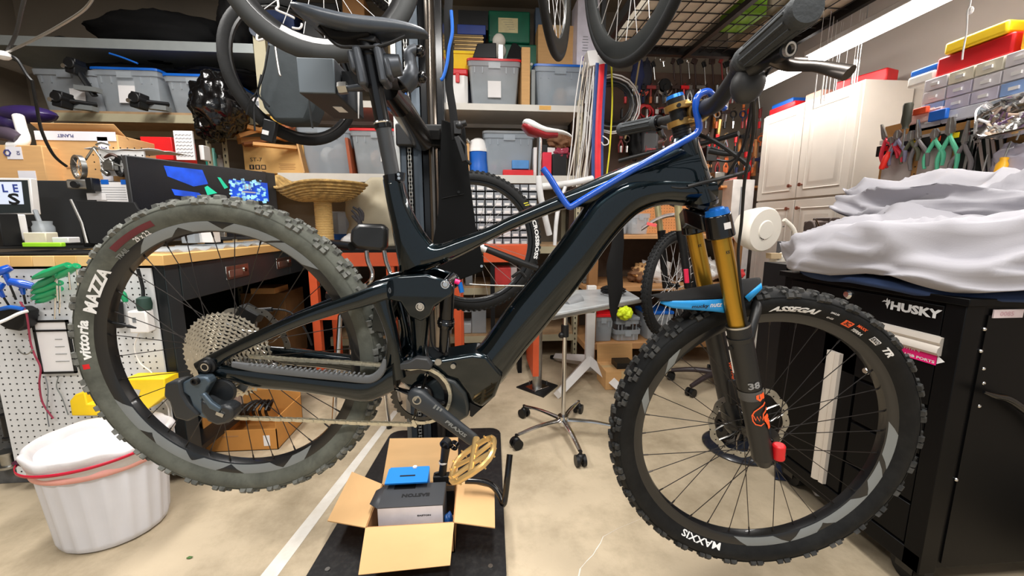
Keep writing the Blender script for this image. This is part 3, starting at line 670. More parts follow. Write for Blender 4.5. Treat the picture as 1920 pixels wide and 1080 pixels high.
# mudguard
mg = MB()
def gmud(r0, half, a0, a1, drop):
    def g(u, v):
        th = R_(a0 + (a1 - a0) * u); q = (v - .5) * 2; yy = half * q * (1 - .55 * abs(2 * u - 1) ** 2.2); rr = r0 - drop * abs(q) ** 3 ; return (WB + rr * math.cos(th), yy, rr * math.sin(th))
    return g
mE = [S(x, y, -.052) for x, y in ((1238, 569), (1270, 566), (1310, 563), (1358, 560), (1395, 556), (1418, 555))]; mC = [S(x, y, 0) for x, y in ((1236, 560), (1266, 551), (1304, 541), (1350, 532), (1396, 524), (1424, 521))]
def _ip(L, u): k = min(int(u * 5), 4); f = u * 5 - k; return L[k] * (1 - f) + L[k + 1] * f
def gm2(u, v):
    q = abs(2 * v - 1); c, e = _ip(mC, u), _ip(mE, u) * [1, 1 if v < .5 else -1, 1]; w_ = q ** 1.6; p = c * (1 - w_) + e * w_; p[1] = (e[1] if v != .5 else 0) * q * (1 - .45 * (1 - u) ** 3); return p
mud = steer(MB().grid(gm2, 20, 12).obj('mudguard', BLACKM, bike, solid=.0018))
mF = [S(x, y, -.054) for x, y in ((1246, 574), (1268, 581), (1300, 582), (1340, 584), (1358, 586), (1360, 586))]
def gfl(u, v): a_, b_ = _ip(mE, .06 + .54 * u), _ip(mF, min(1, u)); p = a_ * (1 - v) + b_ * v; p[1] = -.0545 * (1 - .45 * (1 - u) ** 3); return p
steer(MB().grid(gfl, 16, 3).obj('blue_flap', BLUEM, mud, solid=.0015))
q0_, q1_ = S(1295, 576, -.056), S(1355, 572, -.056); fm = plane_fn((q0_ + q1_) / 2, q1_ - q0_, [0, 0, 1])
steer(text('mucky', INK, mud, lambda a, b_: fm(a - .010, b_ - .001), .0105, .036, bold=.03)); steer(text('nutz', PAPER, mud, lambda a, b_: fm(a + .023, b_ + .001), .0095, .024, bold=.02))
e5 = [S(x, y, -.052) for x, y in ((1398, 556), (1428, 530), (1430, 540), (1406, 565))]; steer(MB().add(e5, [(0, 1, 2, 3)]).obj('blue_flap', BLUEM, mud, solid=.0015))
# ---- cockpit (steered)
b0 = S(1303, 213, 0)
stx = S(1268, 205, 0)
st = MB(); top_ = ht0 - fd * .052
spc = MB()
for k in range(4): spc.cyl(ht0 - fd * (.0075 + k * .006), ht0 - fd * (.0127 + k * .006), .0185, n=20)
steer(spc.obj('headset_spacers', BLACK, bike))
sb = ht0 - fd * .052
MB().cyl(sb - fd * .022, sb + fd * .024, .0172, n=20).obj('steerer', BLACK, bike)
for dz in (-.0165, .0165): st.lathe([(.0175, -.006), (.0255, -.006), (.0255, .006), (.0175, .006)], o=sb + fd * dz, ax=fd, n=24, closedprof=True)
for dz in (-.0165, .0165):
    for yy in (-.02, .02): st.tube([sb + fd * dz + [0, yy * .8, 0], (sb + fd * dz) * .4 + (b0 + fd * dz) * .6 + [0, yy, 0], b0 + fd * dz * .9 + [-.012, yy, 0]], [.0075, .006, .0075], n=8, smooth=3)
st.lathe([(.0178, -.024), (.0225, -.024), (.0225, .024), (.0178, .024)], o=b0, ax=(0, 1, 0), n=26, closedprof=True)
stem = steer(st.obj('stem', GOLDS, bike, ang=45))
for dz in (-.013, .013): MB().cyl(sb + fd * dz + [-.006, -.0275, 0], sb + fd * dz + [-.006, -.022, 0], .0042, n=12).obj('stem_bolt', BLACK, stem)
MB().cyl(sb - fd * .021, sb - fd * .034, .018, n=20).obj('top_spacer', BLACK, stem); MB().cyl(sb - fd * .034, sb - fd * .041, .0185, .0165, n=20).obj('top_cap', BLUEA, stem)
hp = [S(1165, 243, .39), S(1235, 229, .25), S(1255, 225, .19), S(1280, 221, .10), b0 + [0, .045, 0], b0, b0 + [0, -.045, 0], S(1345, 192, -.11), S(1376, 148, -.185), S(1397, 112, -.24), S(1512, 15, -.392)]
steer(MB().tube(hp, [.0112, .0112, .0125, .0155, .0172, .0175, .0172, .0155, .0130, .0112, .0112], n=20, smooth=5).obj('handlebar', mat('bar_black', s(26, 27, 28), .5), bike))
for a_, b_ in ((hp[9], hp[10]), (hp[1], hp[0])):
    dd = nrm(b_ - a_); Lg = np.linalg.norm(b_ - a_); gp = MB(); gp.lathe([(.0118, .0), (.0185, .0), (.0185, .010), (.0165, .012), (.016, Lg * .5), (.0168, Lg - .012), (.019, Lg - .010), (.0195, Lg - .001), (.017, Lg + .004), (0, Lg + .005)], o=a_, ax=dd, n=28)
    g = steer(gp.obj('grip', GRIPM, bike))
    rb = MB(); u_, w_, _ = basis(dd)
    for k in range(10):
        e = math.cos(2 * PI * k / 10) * u_ + math.sin(2 * PI * k / 10) * w_; rb.tube([a_ + dd * .02 + e * .0162, a_ + dd * (Lg - .016) + e * .0165], .0022, n=5)
    rb.obj('grip_ribs', GRIPM, g)
# display pod / shifter below the near side of the bar
pod = MB(); c = S(1404, 150, -.235); pod.sphere(c + [0, 0, -.006], .029, 16, 10, (.85, .75, 1)); pod.box(c + [.006, .0, .022], (.05, .03, .018), ry(-.5)); pod.lathe([(.0115, -.008), (.017, -.008), (.017, .008), (.0115, .008)], o=S(1392, 118, -.232), ax=hp[9] - hp[8], n=20, closedprof=True)
steer(pod.obj('remote_pod', mat('pod_black', s(38, 39, 41), .5), bike, bev=.003))
lv = MB(); c0 = S(1448, 92, -.275)
lv.lathe([(.0115, -.007), (.0175, -.007), (.0175, .007), (.0115, .007)], o=hp[9] * .62 + hp[10] * .38 + [0, 0, 0], ax=hp[10] - hp[9], n=20, closedprof=True) if False else None
lv.tube([hp[9] + [.006, -.01, -.016], S(1435, 112, -.27), S(1462, 100, -.30), S(1478, 93, -.33)], [.012, .013, .012, .0105], smooth=4, n=12)
lever = steer(lv.obj('brake_lever', mat('lever_black', s(30, 31, 33), .3, .3), bike))
MB().tube([S(1452, 108, -.29), S(1480, 122, -.30), S(1530, 124, -.34), S(1570, 132, -.37), S(1592, 137, -.385)], [.007, .0055, .0045, .0055, .006], smooth=4, n=10, flat=1.6).obj('lever_blade', mat('lever_grey', s(72, 66, 62), .3, .7), lever)
MB().lathe([(.006, .001), (.0085, .001), (.0085, -.004), (.006, -.004)], o=S(1478, 93, -.338), ax=(-.3, 1, .1), n=16, closedprof=True).obj('pivot', ALU, lever)
lf = MB(); lf.lathe([(.0115, -.006), (.0165, -.006), (.0165, .006), (.0115, .006)], o=hp[1], ax=hp[0] - hp[1], n=18, closedprof=True); lf.tube([hp[1] + [.005, 0, -.015], hp[1] + [.02, .02, -.025], hp[1] + [.045, .06, -.028], hp[1] + [.05, .13, -.025]], [.010, .008, .005, .005], smooth=3)
steer(lf.obj('brake_lever', GLOSSBLK, bike))
# hoses and cables
hs = lambda pts, r, nm='hose': steer(MB().tube(pts, r, n=7, smooth=5).obj(nm, BLACK, bike))
hs([S(1240, 238, .2), S(1275, 245, .06), S(1308, 252, .0), S(1345, 268, -.03), S(1385, 296, -.05), S(1403, 312, -.06), S(1398, 322, -.06), S(1360, 333, -.05), S(1320, 342, -.04), S(1290, 350, -.034)], .0042)
hs([S(1412, 185, -.23), S(1413, 240, -.19), S(1405, 290, -.14), S(1396, 340, -.12), S(1390, 420, -.10), S(1384, 480, -.09), S(1392, 560, -.09), S(1400, 612, -.088)], .003)
hs([S(1410, 190, -.22), S(1395, 270, -.1), S(1370, 318, -.05), S(1345, 352, -.02), S(1330, 365, 0)], .0026)
hs([S(1460, 100, -.29), S(1420, 175, -.2), S(1400, 260, -.1), S(1375, 300, -.02), S(1345, 300, 0.02)], .0026)
# ---- the blue handlebar holder (a tool hooked over the bar and the top tube)
hh = thing('handlebar_holder', 'bent bright blue coated rod hooked over the handlebar and lying along the top tube', 'tool')
hh.matrix_world = _m
MB().tube([P(1018, 316, -.022), P(1030, 332, -.026), P(1050, 365, -.032), P(1064, 385, -.036), P(1072, 387, -.038), P(1090, 376, -.040), P(1180, 322, -.046), P(1260, 277, -.05), P(1298, 256, -.05), P(1308, 247, -.05), P(1311, 235, -.05), P(1305, 205, -.052), P(1306, 186, -.052), P(1315, 175, -.05), P(1328, 172, -.045), P(1336, 180, -.035), P(1345, 192, .01), P(1358, 203, .03)], .0068, n=12, smooth=3).obj('rod', BLUEG, hh)
# ================================================================== SHARED BUILDERS
def single(mb, name, m, label, cat, group=None, loc=None, **k):
    """one-mesh thing; the mesh is moved so that its origin is at its base"""
    v = np.array(mb.v); o = np.array([(v[:, 0].min() + v[:, 0].max()) / 2, (v[:, 1].min() + v[:, 1].max()) / 2, v[:, 2].min()])
    mb.v = [tuple(p) for p in v - o]; ob = mb.obj(name, m, None, loc=tuple(o if loc is None else loc), **k); return tag(ob, label, cat, group)
def storage_bin(loc, w, d, h, lid, label, rot=0, body=None, contents=(), tape=None, group=None, lidh=.022, seed=0):
    t = thing('storage_bin', label, 'bin', loc, rot, group); rnd = random.Random(seed); body = body or BIN
    b = MB(); tp = .86; hw, hd = w / 2, d / 2; n = 6
    def ringz(z, k, e=0):
        r = .03; pts = []
        for sx, sy, a0 in ((1, 1, 0), (-1, 1, 90), (-1, -1, 180), (1, -1, 270)):
            for i in range(3): a = R_(a0 + 45 * i); pts.append((sx * (hw * k + e - r) + r * math.cos(a), sy * (hd * k + e - r) + r * math.sin(a), z))
        return pts
    H = h - (lidh if lid else 0)
    b.rings([ringz(.004, tp), ringz(H - .035, .96), ringz(H - .034, .985, .004), ringz(H, 1, .004), ringz(H, 1, -.004), ringz(.012, tp, -.006)], caps=False)
    b.add(ringz(.004, tp), [tuple(range(12))])
    b.obj('tub', body, t)
    rb = MB()
    for x in np.linspace(-.8, .8, 6):
        if abs(x) > .2: rb.box((x * hw * .93, -hd * .955, H - .06), (.006, .008, .045))
    MB().box((0, -hd * 1.0, H - .03), (w * .22, .012, .04)).obj('latch', body, t); stuff(rb.obj('ribs', body, t))
    if lid:
        l = MB(); l.rings([ringz(H, 1, .008), ringz(H + lidh * .7, 1, .008), ringz(H + lidh, .97), ringz(H + lidh * .8, .9)]); l.obj('lid', lid, t)
    if tape: MB().box((tape[0] * hw, -hd * .94, H * tape[1]), (tape[2], .002, tape[3]), rx(-.06)).obj('paper_label', PAPER, t)
    if contents:
        for i, m in enumerate(contents):
            q = MB(); q.sphere((rnd.uniform(-.45, .45) * w * .8, rnd.uniform(-.25, .2) * d, H * rnd.uniform(.25, .6)), 1, 9, 6, (w * rnd.uniform(.12, .24), d * .2, H * rnd.uniform(.15, .3))); q.obj('contents', m, t)
    return t
def carton(loc, w, d, h, label, rot=0, m=None, tape=True, cat='box', name='cardboard_box', texts=(), group=None):
    m = m or CARD; t = thing(name, label, cat, loc, rot, group)
    MB().box((0, 0, h / 2), (w, d, h)).obj('carton', m, t, bev=.003)
    if tape: MB().box((0, 0, h + .0005), (w * .99, .045, .001)).box((0, -d / 2 - .0005, h - .03), (.045, .001, .06)).obj('tape', mat('packing_tape', s(198, 172, 128), .25), t)
    for tx, a, b_, hh, *wd in texts: text(tx, INK, t, plane_fn((a, -d / 2 - .001, b_), (1, 0, 0), (0, 0, 1)), hh, *(wd or [None]))
    return t
def drape(fn, nu, nv, name, m, label, cat, solid=.004, parent=None):
    b = MB().grid(fn, nu, nv); 
    if parent is not None: return b.obj(name, m, parent, solid=solid, ang=180)
    return single(b, name, m, label, cat, solid=solid, ang=180)
def noise3(x, y, z=0):
    from mathutils import noise as _n
    return _n.noise(Vector((x, y, z)))
def bicycle_wheel(loc, R, wt, label, rotz=0, tilt=0, roll=0, nsp=24, tm=None, sm=None, rimm=None, knob=0, deep=.03, group=None, name='bicycle_wheel', parent=None, rimdecal=None):
    t = parent if parent is not None else thing(name, label, 'wheel', loc, 0, group)
    M_ = rz(rotz) @ rx(tilt) @ ry(roll); ax = M_ @ np.array([0, 1., 0]); tm = tm or RUBBER
    off = np.array(loc) if parent is not None else np.zeros(3)
    b = MB(); b.lathe([(R - wt * 1.0, -wt * .42), (R - wt * .75, -wt * .52), (R - wt * .3, -wt * .42), (R - wt * .06, -wt * .2), (R, 0), (R - wt * .06, wt * .2), (R - wt * .3, wt * .42), (R - wt * .75, wt * .52), (R - wt, wt * .42)], ax=(0, 1, 0), n=64)
    if knob:
        for i in range(knob):
            th = 2 * PI * i / knob
            for yy, rr in ((-wt * .36, R - wt * .2), (-.12 * wt, R), (wt * .12, R), (wt * .36, R - wt * .2)):
                b.box((rr * math.cos(th + (.5 * PI / knob if abs(yy) > .2 * wt else 0)), yy, rr * math.sin(th + (.5 * PI / knob if abs(yy) > .2 * wt else 0))), (.006, wt * .16, 2 * PI * R / knob * .5), ry(-th))
    ty = b.xf(M_, off).obj('tyre', tm, t)
    r0 = R - wt; q = MB(); q.lathe([(r0, -.011), (r0 - deep * .5, -.012), (r0 - deep, -.005), (r0 - deep, .005), (r0 - deep * .5, .012), (r0, .011)], ax=(0, 1, 0), n=64, closedprof=True)
    rim_ = q.xf(M_, off).obj('rim', rimm or RIMM, t)
    if rimdecal:
        for k in range(3):
            a0 = k * 2.1
            def g(u, v): th = a0 + u * 1.3; rr = r0 - deep * (.2 + .6 * v); return M_ @ np.array([rr * math.cos(th), -.0128, rr * math.sin(th)]) + off
            MB().grid(g, 10, 1).obj('rim_decal', rimdecal, rim_)
    MB().lathe([(0, -.045), (.008, -.045), (.01, -.03), (.024, -.028), (.014, -.02), (.014, .02), (.024, .028), (.01, .03), (.008, .045), (0, .045)], ax=(0, 1, 0), n=16).xf(M_, off).obj('hub', GLOSSBLK, t)
    for i in range(nsp):
        a = 2 * PI * i / nsp; a2 = a + (.9 if (i // 2) % 2 else -.9); sg = 1 if i % 2 else -1
        MB().cyl((.022 * math.cos(a2), sg * .026, .022 * math.sin(a2)), ((r0 - deep) * math.cos(a), 0, (r0 - deep) * math.sin(a)), .0013, n=5).xf(M_, off).obj('spoke', sm or ALU, rim_)
    return t
def pliers(loc, L, grip, label, ang=0, spread=.3, jaw='needle', face=-1, group=None, x=True):
    """hanging handles-down on a wall that faces -x (x=True) or -y"""
    t = thing('pliers', label, 'pliers', loc, 0, group)
    for sg in (-1, 1):
        def F_(a, b_, h):  # a sideways, b up
            ca, sa = math.cos(ang), math.sin(ang); a, b_ = a * ca - b_ * sa, a * sa + b_ * ca
            return (h, a, b_) if x else (a, h, b_)
        if jaw == 'needle': pj = [(0, 0), (sg * .011, .01), (sg * .009, L * .18), (sg * .002, L * .42), (0, L * .42)]
        elif jaw == 'cutter': pj = [(0, 0), (sg * .016, .012), (sg * .018, L * .14), (sg * .006, L * .24), (0, L * .24)]
        else: pj = [(0, 0), (sg * .016, .01), (sg * .015, L * .2), (sg * .009, L * .30), (0, L * .30)]
        MB().prism(pj, F_, -.005 * (1 + sg * .2), .005).obj('jaw', STEEL, t)
        h = MB(); h.tube([F_(-sg * .004, .008, 0), F_(sg * .012, -L * .12, 0), F_(sg * (.018 + spread * .04), -L * .35, 0), F_(sg * (.012 + spread * .05), -L * .6, 0)], [.006, .008, .009, .006], n=8, smooth=3); h.obj('handle', grip, t)
    MB().cyl(F_(0, .004, -.008), F_(0, .004, .008), .006, n=10).obj('pivot', STEEL, t)
    return t
def screwdriver(p0, p1, grip, label, hl=.1, r=.014, group=None, sh=.003):
    """handle at p0 pointing to tip p1"""
    p0 = np.array(p0, float); p1 = np.array(p1, float); d = nrm(p1 - p0); t = thing('screwdriver', label, 'screwdriver', p0, 0, group)
    MB().lathe([(0, 0), (r * .8, .002), (r, .012), (r * .92, hl * .4), (r, hl * .75), (r * .6, hl * .9), (r * .75, hl), (0, hl)], ax=d, n=12).obj('handle', grip, t)
    MB().cyl(d * hl, p1 - p0, sh, n=8).obj('shaft', STEEL, t); return t
def wrench(loc, L, label, x=True, ang=0, m=None, group=None):
    def F_(a, b_, h):
        ca, sa = math.cos(ang), math.sin(ang); a, b_ = a * ca - b_ * sa, a * sa + b_ * ca
        return (h, a, b_) if x else (a, h, b_)
    b = MB(); b.prism([(-.005, 0), (.005, 0), (.006, L * .85), (-.006, L * .85)], F_, -.002, .002)
    b.prism([(-.006, .0), (-.014, -.008), (-.013, -.024), (-.006, -.026), (-.006, -.012), (.006, -.012), (.006, -.026), (.013, -.024), (.014, -.008), (.006, 0)], F_, -.003, .003)
    c = np.array(F_(0, L * .9, 0)); b.lathe([(.007, -.003), (.0125, -.003), (.0125, .003), (.007, .003)], o=c, ax=F_(0, 0, 1), n=14, closedprof=True)
    o = b.obj('wrench', m or STEEL, None, loc=tuple(loc)); return tag(o, label, 'wrench', group)
def coil(loc, R, r, turns, m, label, cat='cable', name='cable_coil', axis=(0, 1, 0), seed=0, spreadr=.02, group=None):
    rnd = random.Random(seed); pts = []; u, w_, d = basis(axis)
    for i in range(turns * 20):
        a = 2 * PI * i / 20; rr = R + spreadr * math.sin(i * .17 + seed) + rnd.uniform(-1, 1) * .003; pts.append(math.cos(a) * rr * u + math.sin(a) * rr * w_ + d * (.012 * math.sin(i * .31)))
    o = MB().tube(pts, r, n=6).obj(name, m, None, loc=tuple(loc)); return tag(o, label, cat, group)
def cord(pts, r, m, name, label, cat='cord', smooth=6, group=None):
    return single(MB().tube(pts, r, n=7, smooth=smooth), name, m, label, cat, group)

# ================================================================== LEFT WORKBENCH
WOOD = mat('butcher_block', s(222, 178, 112), .45, var=.07, scale=5, stretch=(1, .12, 1))
WOOD2 = mat('butcher_block_light', s(232, 192, 132), .45, var=.06, scale=5, stretch=(1, .12, 1))
BMET = mat('black_bench_metal', s(26, 29, 31), .4, .2, var=.06)
BMET2 = mat('bench_side_metal', s(44, 52, 55), .4, .2, var=.06)
bench = thing('workbench', 'long black mobile workbench with butcher-block top and white pegboard end', 'workbench', (-1.6, 2.66, 0))
ox, oy = -1.6, 2.66
X0, X1, Y0, Y1 = -1.93 - ox, -1.255 - ox, 1.665 - oy, 3.70 - oy
for i in range(9):
    xa = X0 - .01 + i * (X1 - X0 + .03) / 9; xb = xa + (X1 - X0 + .03) / 9 - .001
    MB().box2((xa, Y0 - .02, .945), (xb, Y1, .985)).obj('stave', (WOOD, WOOD2)[i % 2], bench, bev=.0015)
b = MB()
for x in (X0 + .02, X1 - .022):
    for y in (Y0 + .02, Y1 - .02): b.box2((x - .02, y - .02, .09), (x + .02, y + .02, .945))
b.box2((X0, Y0, .88), (X0 + .01, Y1, .945)).box2((X0, Y0, .10), (X1, Y1, .125)).box2((X0, Y0, .12), (X0 + .008, Y1, .9)).box2((X0, Y1 - .01, .12), (X1, Y1, .9))
b.box2((X0 + .02, Y0 + .01, .86), (X1 - .03, Y1, .87)).obj('frame', BMET, bench)
MB().box2((X1 - .012, Y0 + .002, .09), (X1 + .002, Y0 + .075, .945)).obj('corner_panel', BMET2, bench)
for k, (ya, yb) in enumerate(((Y0 + .08, Y0 + 1.02), (Y0 + 1.03, Y1 - .02))):
    dw = MB().box2((X1 - .02, ya, .785), (X1 + .004, yb, .94)).obj('drawer', BMET2, bench, bev=.002)
    yc = (2.13, 2.62)[k] - oy
    hp_ = MB().box((X1 + .007, yc, .868), (.004, .19, .066)).obj('handle_plate', STEEL, dw, bev=.003)
    MB().box((X1 + .010, yc - .02, .862), (.003, .11, .034)).obj('grip_recess', ALU if k else mat('copper_glint', s(150, 110, 100), .3, .8), hp_, bev=.002) if False else MB().box((X1 + .010, yc - .02, .862), (.003, .11, .034)).obj('grip_recess', ALU, dw, bev=.002)
    MB().cyl((X1 + .009, yc + .06, .872), (X1 + .014, yc + .06, .872), .012, n=14).obj('lock', CHROME, dw)
for x in (X0 + .06, X1 - .05):
    for y in (Y0 + .06, Y1 - .06):
        c_ = MB().cyl((x - .014, y, .045), (x + .014, y, .045), .045, n=18).obj('caster_wheel', BLACK, bench)
        MB().box((x, y, .094), (.05, .06, .008)).box((x - .022, y, .065), (.004, .04, .06)).box((x + .022, y, .065), (.004, .04, .06)).cyl((x + .02, y, .045), (x + .03, y, .045), .012, n=10).obj('caster_fork', STEEL, c_)
pgx0, pgx1, pgz0, pgz1 = X0 + .005, X1 - .04, .075, .935
pb = MB().box2((pgx0, Y0 - .010, pgz0), (pgx1, Y0 - .004, pgz1)).obj('pegboard', mat('white_pegboard', s(214, 216, 218), .5, var=.03), bench)
ph = MB()
for i in range(int((pgx1 - pgx0 - .02) / .0254)):
    for j in range(int((pgz1 - pgz0 - .02) / .0254)):
        x, z = pgx0 + .018 + i * .0254, pgz0 + .018 + j * .0254; ph.cyl((x, Y0 - .0108, z), (x, Y0 - .0100, z), .0034, n=6)
stuff(ph.obj('peg_holes', INK, bench, flat=True))
YP = 1.65
# things hanging on the pegboard
def L_(px, py, y=YP - .012): return at(px, py, y=y)
g = mat('dark_grey_board', s(66, 68, 70), .6, dirt=s(150, 150, 150), dirt_amt=.3, dirt_scale=9)
x0, x1, z0, z1 = R4(-60, 560, 30, 905, 1.72)
o = single(MB().box2((-2.42, 1.72, z0), (-1.945, 1.735, .93)), 'grey_tool_panel', g, 'dark grey tool board standing left of the white pegboard', 'board')
ph = MB()
for i in range(12):
    for j in range(26):
        x, z = -2.26 + i * .0254, .1 + j * .0305; ph.cyl((x - o.location.x, -.0085, z - o.location.z), (x - o.location.x, -.0075, z - o.location.z), .003, n=6)
stuff(ph.obj('peg_holes', INK, o, flat=True))
def darkpart(px, py, r, L, label, m=BLACK):
    p = at(px, py, y=1.70); return single(MB().lathe([(0, 0), (r, 0), (r, .01), (r * .7, .012), (r * .7, L - .012), (r, L - .01), (r, L), (0, L)], o=p, ax=(0, 0, -1), n=18), 'shop_part', m, label, 'part')
darkpart(8, 690, .03, .05, 'round black hub hanging highest on the grey tool board')
darkpart(10, 776, .022, .11, 'black threaded shock body hanging low on the grey tool board')
darkpart(14, 845, .035, .07, 'silver ribbed hub at the foot of the grey tool board', STEEL)
pf = thing('picture_frame', 'thin black frame holding a handwritten white card on the pegboard', 'frame', L_(112, 700))
x0, x1, z0, z1 = R4(80, 602, 165, 700, YP - .012); w_, h_ = x1 - x0, z1 - z0
MB().box2((-w_ / 2, 0, 0), (w_ / 2, .004, h_)).obj('card', PAPER, pf)
fr_b = MB()
for a, b_ in (((-w_ / 2, -.004, 0), (w_ / 2, .003, .008)), ((-w_ / 2, -.004, h_ - .008), (w_ / 2, .003, h_)), ((-w_ / 2, -.004, 0), (-w_ / 2 + .008, .003, h_)), ((w_ / 2 - .008, -.004, 0), (w_ / 2, .003, h_)), ((-w_ / 2, -.004, h_ - .045), (w_ / 2, .003, h_ - .038))): fr_b.box2(a, b_)
fr_b.obj('frame', BLACK, pf)
for k in range(4): MB().box((.02 + .0 * k, -.0015, .05 + .03 * k), (.05 - .008 * k, .001, .002)).obj('ink_line', GREYD, pf)
# hex key set and its holder
hk = thing('hex_key_holder', 'black and blue curved holder full of tools on the pegboard', 'tool holder', L_(35, 610))
a = L_(35, 610)
def D_(px, py, dy=0): return at(px, py, y=YP - .012 + dy) - a
MB().prism([(D_(x, y)[0], D_(x, y)[2]) for x, y in ((0, 585), (10, 576), (62, 572), (76, 580), (72, 606), (60, 616), (38, 612), (18, 600))], lambda p, q, h: (p, h, q), -.045, .0).obj('holder', BLACK, hk, bev=.006)
MB().tube([D_(0, 580, -.04), D_(20, 576, -.05), D_(45, 580, -.05)], .008, smooth=4).obj('blue_rim', BLUEP, hk)
for px, py, qx, qy, n_ in ((18, 500, 20, 'leftmost', 0), (62, 533, 0, 'lower', 0)): pass
for (ax_, ay, bx_, by_, sx, sy, lab) in ((-6, 512, 20, 501, 30, 562, 'blue T-handled hex key with its handle highest, by the wood edge'), (18, 527, 62, 537, 48, 570, 'blue T-handled hex key with a level handle, rightmost of the blue ones'), (-14, 548, 4, 530, 18, 575, 'blue T-handled hex key cut by the left edge of the photo')):
    t = thing('hex_key', lab, 'hex key', L_((ax_ + bx_) / 2, (ay + by_) / 2, YP - .06)); o0 = np.array(t.location)
    p, q = at(ax_, ay, y=YP - .07) - o0, at(bx_, by_, y=YP - .05) - o0
    MB().tube([p, p * .5 + q * .5, q], [.012, .016, .012], n=12, smooth=3).obj('handle', BLUEG, t)
    r_ = at(sx, sy, y=YP - .04) - o0; MB().tube([p * .5 + q * .5, (p + q) * .25 + r_ * .5], [.010, .006], n=8).obj('neck', BLUEG, t); MB().cyl((p + q) * .25 + r_ * .5, r_, .0035, n=6).obj('shaft', BLACK, t)
gk = ['longest green hex key at the top of the green set', 'green hex key crossing the top one, nearest the tyre', 'dull green hex key third from the top', 'green hex key second from the bottom of the set', 'lowest green hex key of the set, dark at the end', 'short green hex key tucked behind the others']
for k, (ax_, ay, bx_, by_, tx, ty) in enumerate(((64, 521, 128, 497, 60, 525), (108, 520, 144, 498, 103, 528), (64, 540, 106, 518, 58, 546), (62, 549, 112, 530, 56, 556), (62, 560, 112, 541, 58, 565), (70, 566, 104, 552, 66, 570))):
    t = thing('hex_key', gk[k], 'hex key', L_((ax_ + bx_) / 2, (ay + by_) / 2, YP - .03 - .012 * (5 - k))); yy = YP - .03 - .012 * (5 - k); o0 = np.array(t.location)
    p, q = at(ax_, ay, y=yy) - o0, at(bx_, by_, y=yy) - o0
    MB().tube([p, p * .6 + q * .4, q], [.009, .019, .015], n=12, smooth=4, flat=.75).obj('handle', mat('green_grip', s(22, 150, 96), .35, coat=.2) if k != 2 else mat('green_grip_dull', s(34, 128, 88), .45), t)
    MB().cyl(p, at(tx, ty, y=yy) - o0, .0025, n=6).obj('tip', STEEL, t)
    MB().cyl(q, at(bx_ + 4 - k, by_ + 46, y=yy + .01) - o0, .003, n=6).obj('shaft', CHROME, t)
t = thing('hex_key', 'green handle end seen through the rear wheel', 'hex key', L_(228, 555, YP - .04)); o0 = np.array(t.location)
MB().tube([at(221, 543, y=YP - .04) - o0, at(230, 552, y=YP - .04) - o0, at(236, 566, y=YP - .04) - o0], [.008, .012, .008], n=10, smooth=3).obj('handle', GREENP, t); MB().cyl(at(236, 566, y=YP - .04) - o0, at(242, 574, y=YP - .04) - o0, .0025).obj('tip', STEEL, t)
cord([L_(38, 566, 1.6), L_(50, 590, 1.59), L_(57, 640, 1.62), L_(65, 665, 1.62), L_(76, 690, 1.63), L_(74, 720, 1.63), L_(80, 755, 1.635), L_(100, 785, 1.635)], .0032, mat('red_cord', s(150, 50, 75), .5), 'cord', 'thin dull red cord hanging down the white pegboard')
cord([at(-20, 612, y=1.5), at(10, 600, y=1.55), at(35, 588, y=1.57), at(52, 583, y=1.59)], .006, WHITEP, 'cable', 'white cable crossing in front of the black tool holder', 'cable')
cord([L_(84, 705, 1.635), L_(90, 730, 1.635), L_(88, 770, 1.635), L_(92, 800, 1.635)], .002, GREYP, 'cable', 'grey cable dangling lower left of the framed card', 'cable')
cord([L_(110, 705, 1.64), L_(106, 725, 1.64), L_(116, 745, 1.64), L_(128, 778, 1.64)], .002, GREYD, 'cable', 'looped dark grey cable below the framed card', 'cable')
MB_ = MB().tube([L_(34, 655, 1.648), L_(40, 662, 1.62), L_(52, 664, 1.61), L_(62, 655, 1.61)], .0022, smooth=4); single(MB_, 'peg_hook', STEEL, 'bent wire peg hook left of the framed card', 'hook')
# socket adapter with a green plug, and cord
t = thing('power_adapter', 'white wall adapter on the pegboard behind the rear wheel', 'adapter', L_(277, 620)); x0, x1, z0, z1 = R4(257, 580, 298, 620, YP - .012)
MB().box((0, -.02, (z1 - z0) / 2), (x1 - x0, .04, z1 - z0)).obj('body', WHITEP, t, bev=.006); MB().box((-.01, -.041, (z1 - z0) * .6), (.012, .002, .02)).obj('socket', GREYP, t)
t = thing('plug', 'dark green round plug on a black cord above the white adapter', 'plug', L_(272, 580, YP - .03)); 
MB().lathe([(0, 0), (.022, 0), (.025, .02), (.022, .045), (.008, .052), (0, .052)], n=12).obj('plug_body', mat('dark_green_rubber', s(36, 62, 54), .5), t); MB().tube([(0, 0, .05), (.0, .004, .09), (-.005, .0, .16)], .006, smooth=3).obj('cord', BLACK, t)
cord([L_(262, 622, 1.63), L_(252, 650, 1.63), L_(262, 680, 1.63), L_(285, 700, 1.63), L_(288, 725, 1.61), L_(296, 740, 1.61), L_(314, 762, 1.63), L_(318, 800, 1.63), L_(325, 860, 1.63)], .0028, WHITEP, 'cable', 'white cable looping down the pegboard from the adapter', 'cable')
single(MB().box(L_(218, 586, 1.63), (.035, .03, .085), ry(.08)).box(L_(223, 610, 1.63), (.04, .02, .02)), 'wall_bracket', BLACK, 'black bracket on the pegboard just inside the rear wheel', 'bracket', bev=.004)
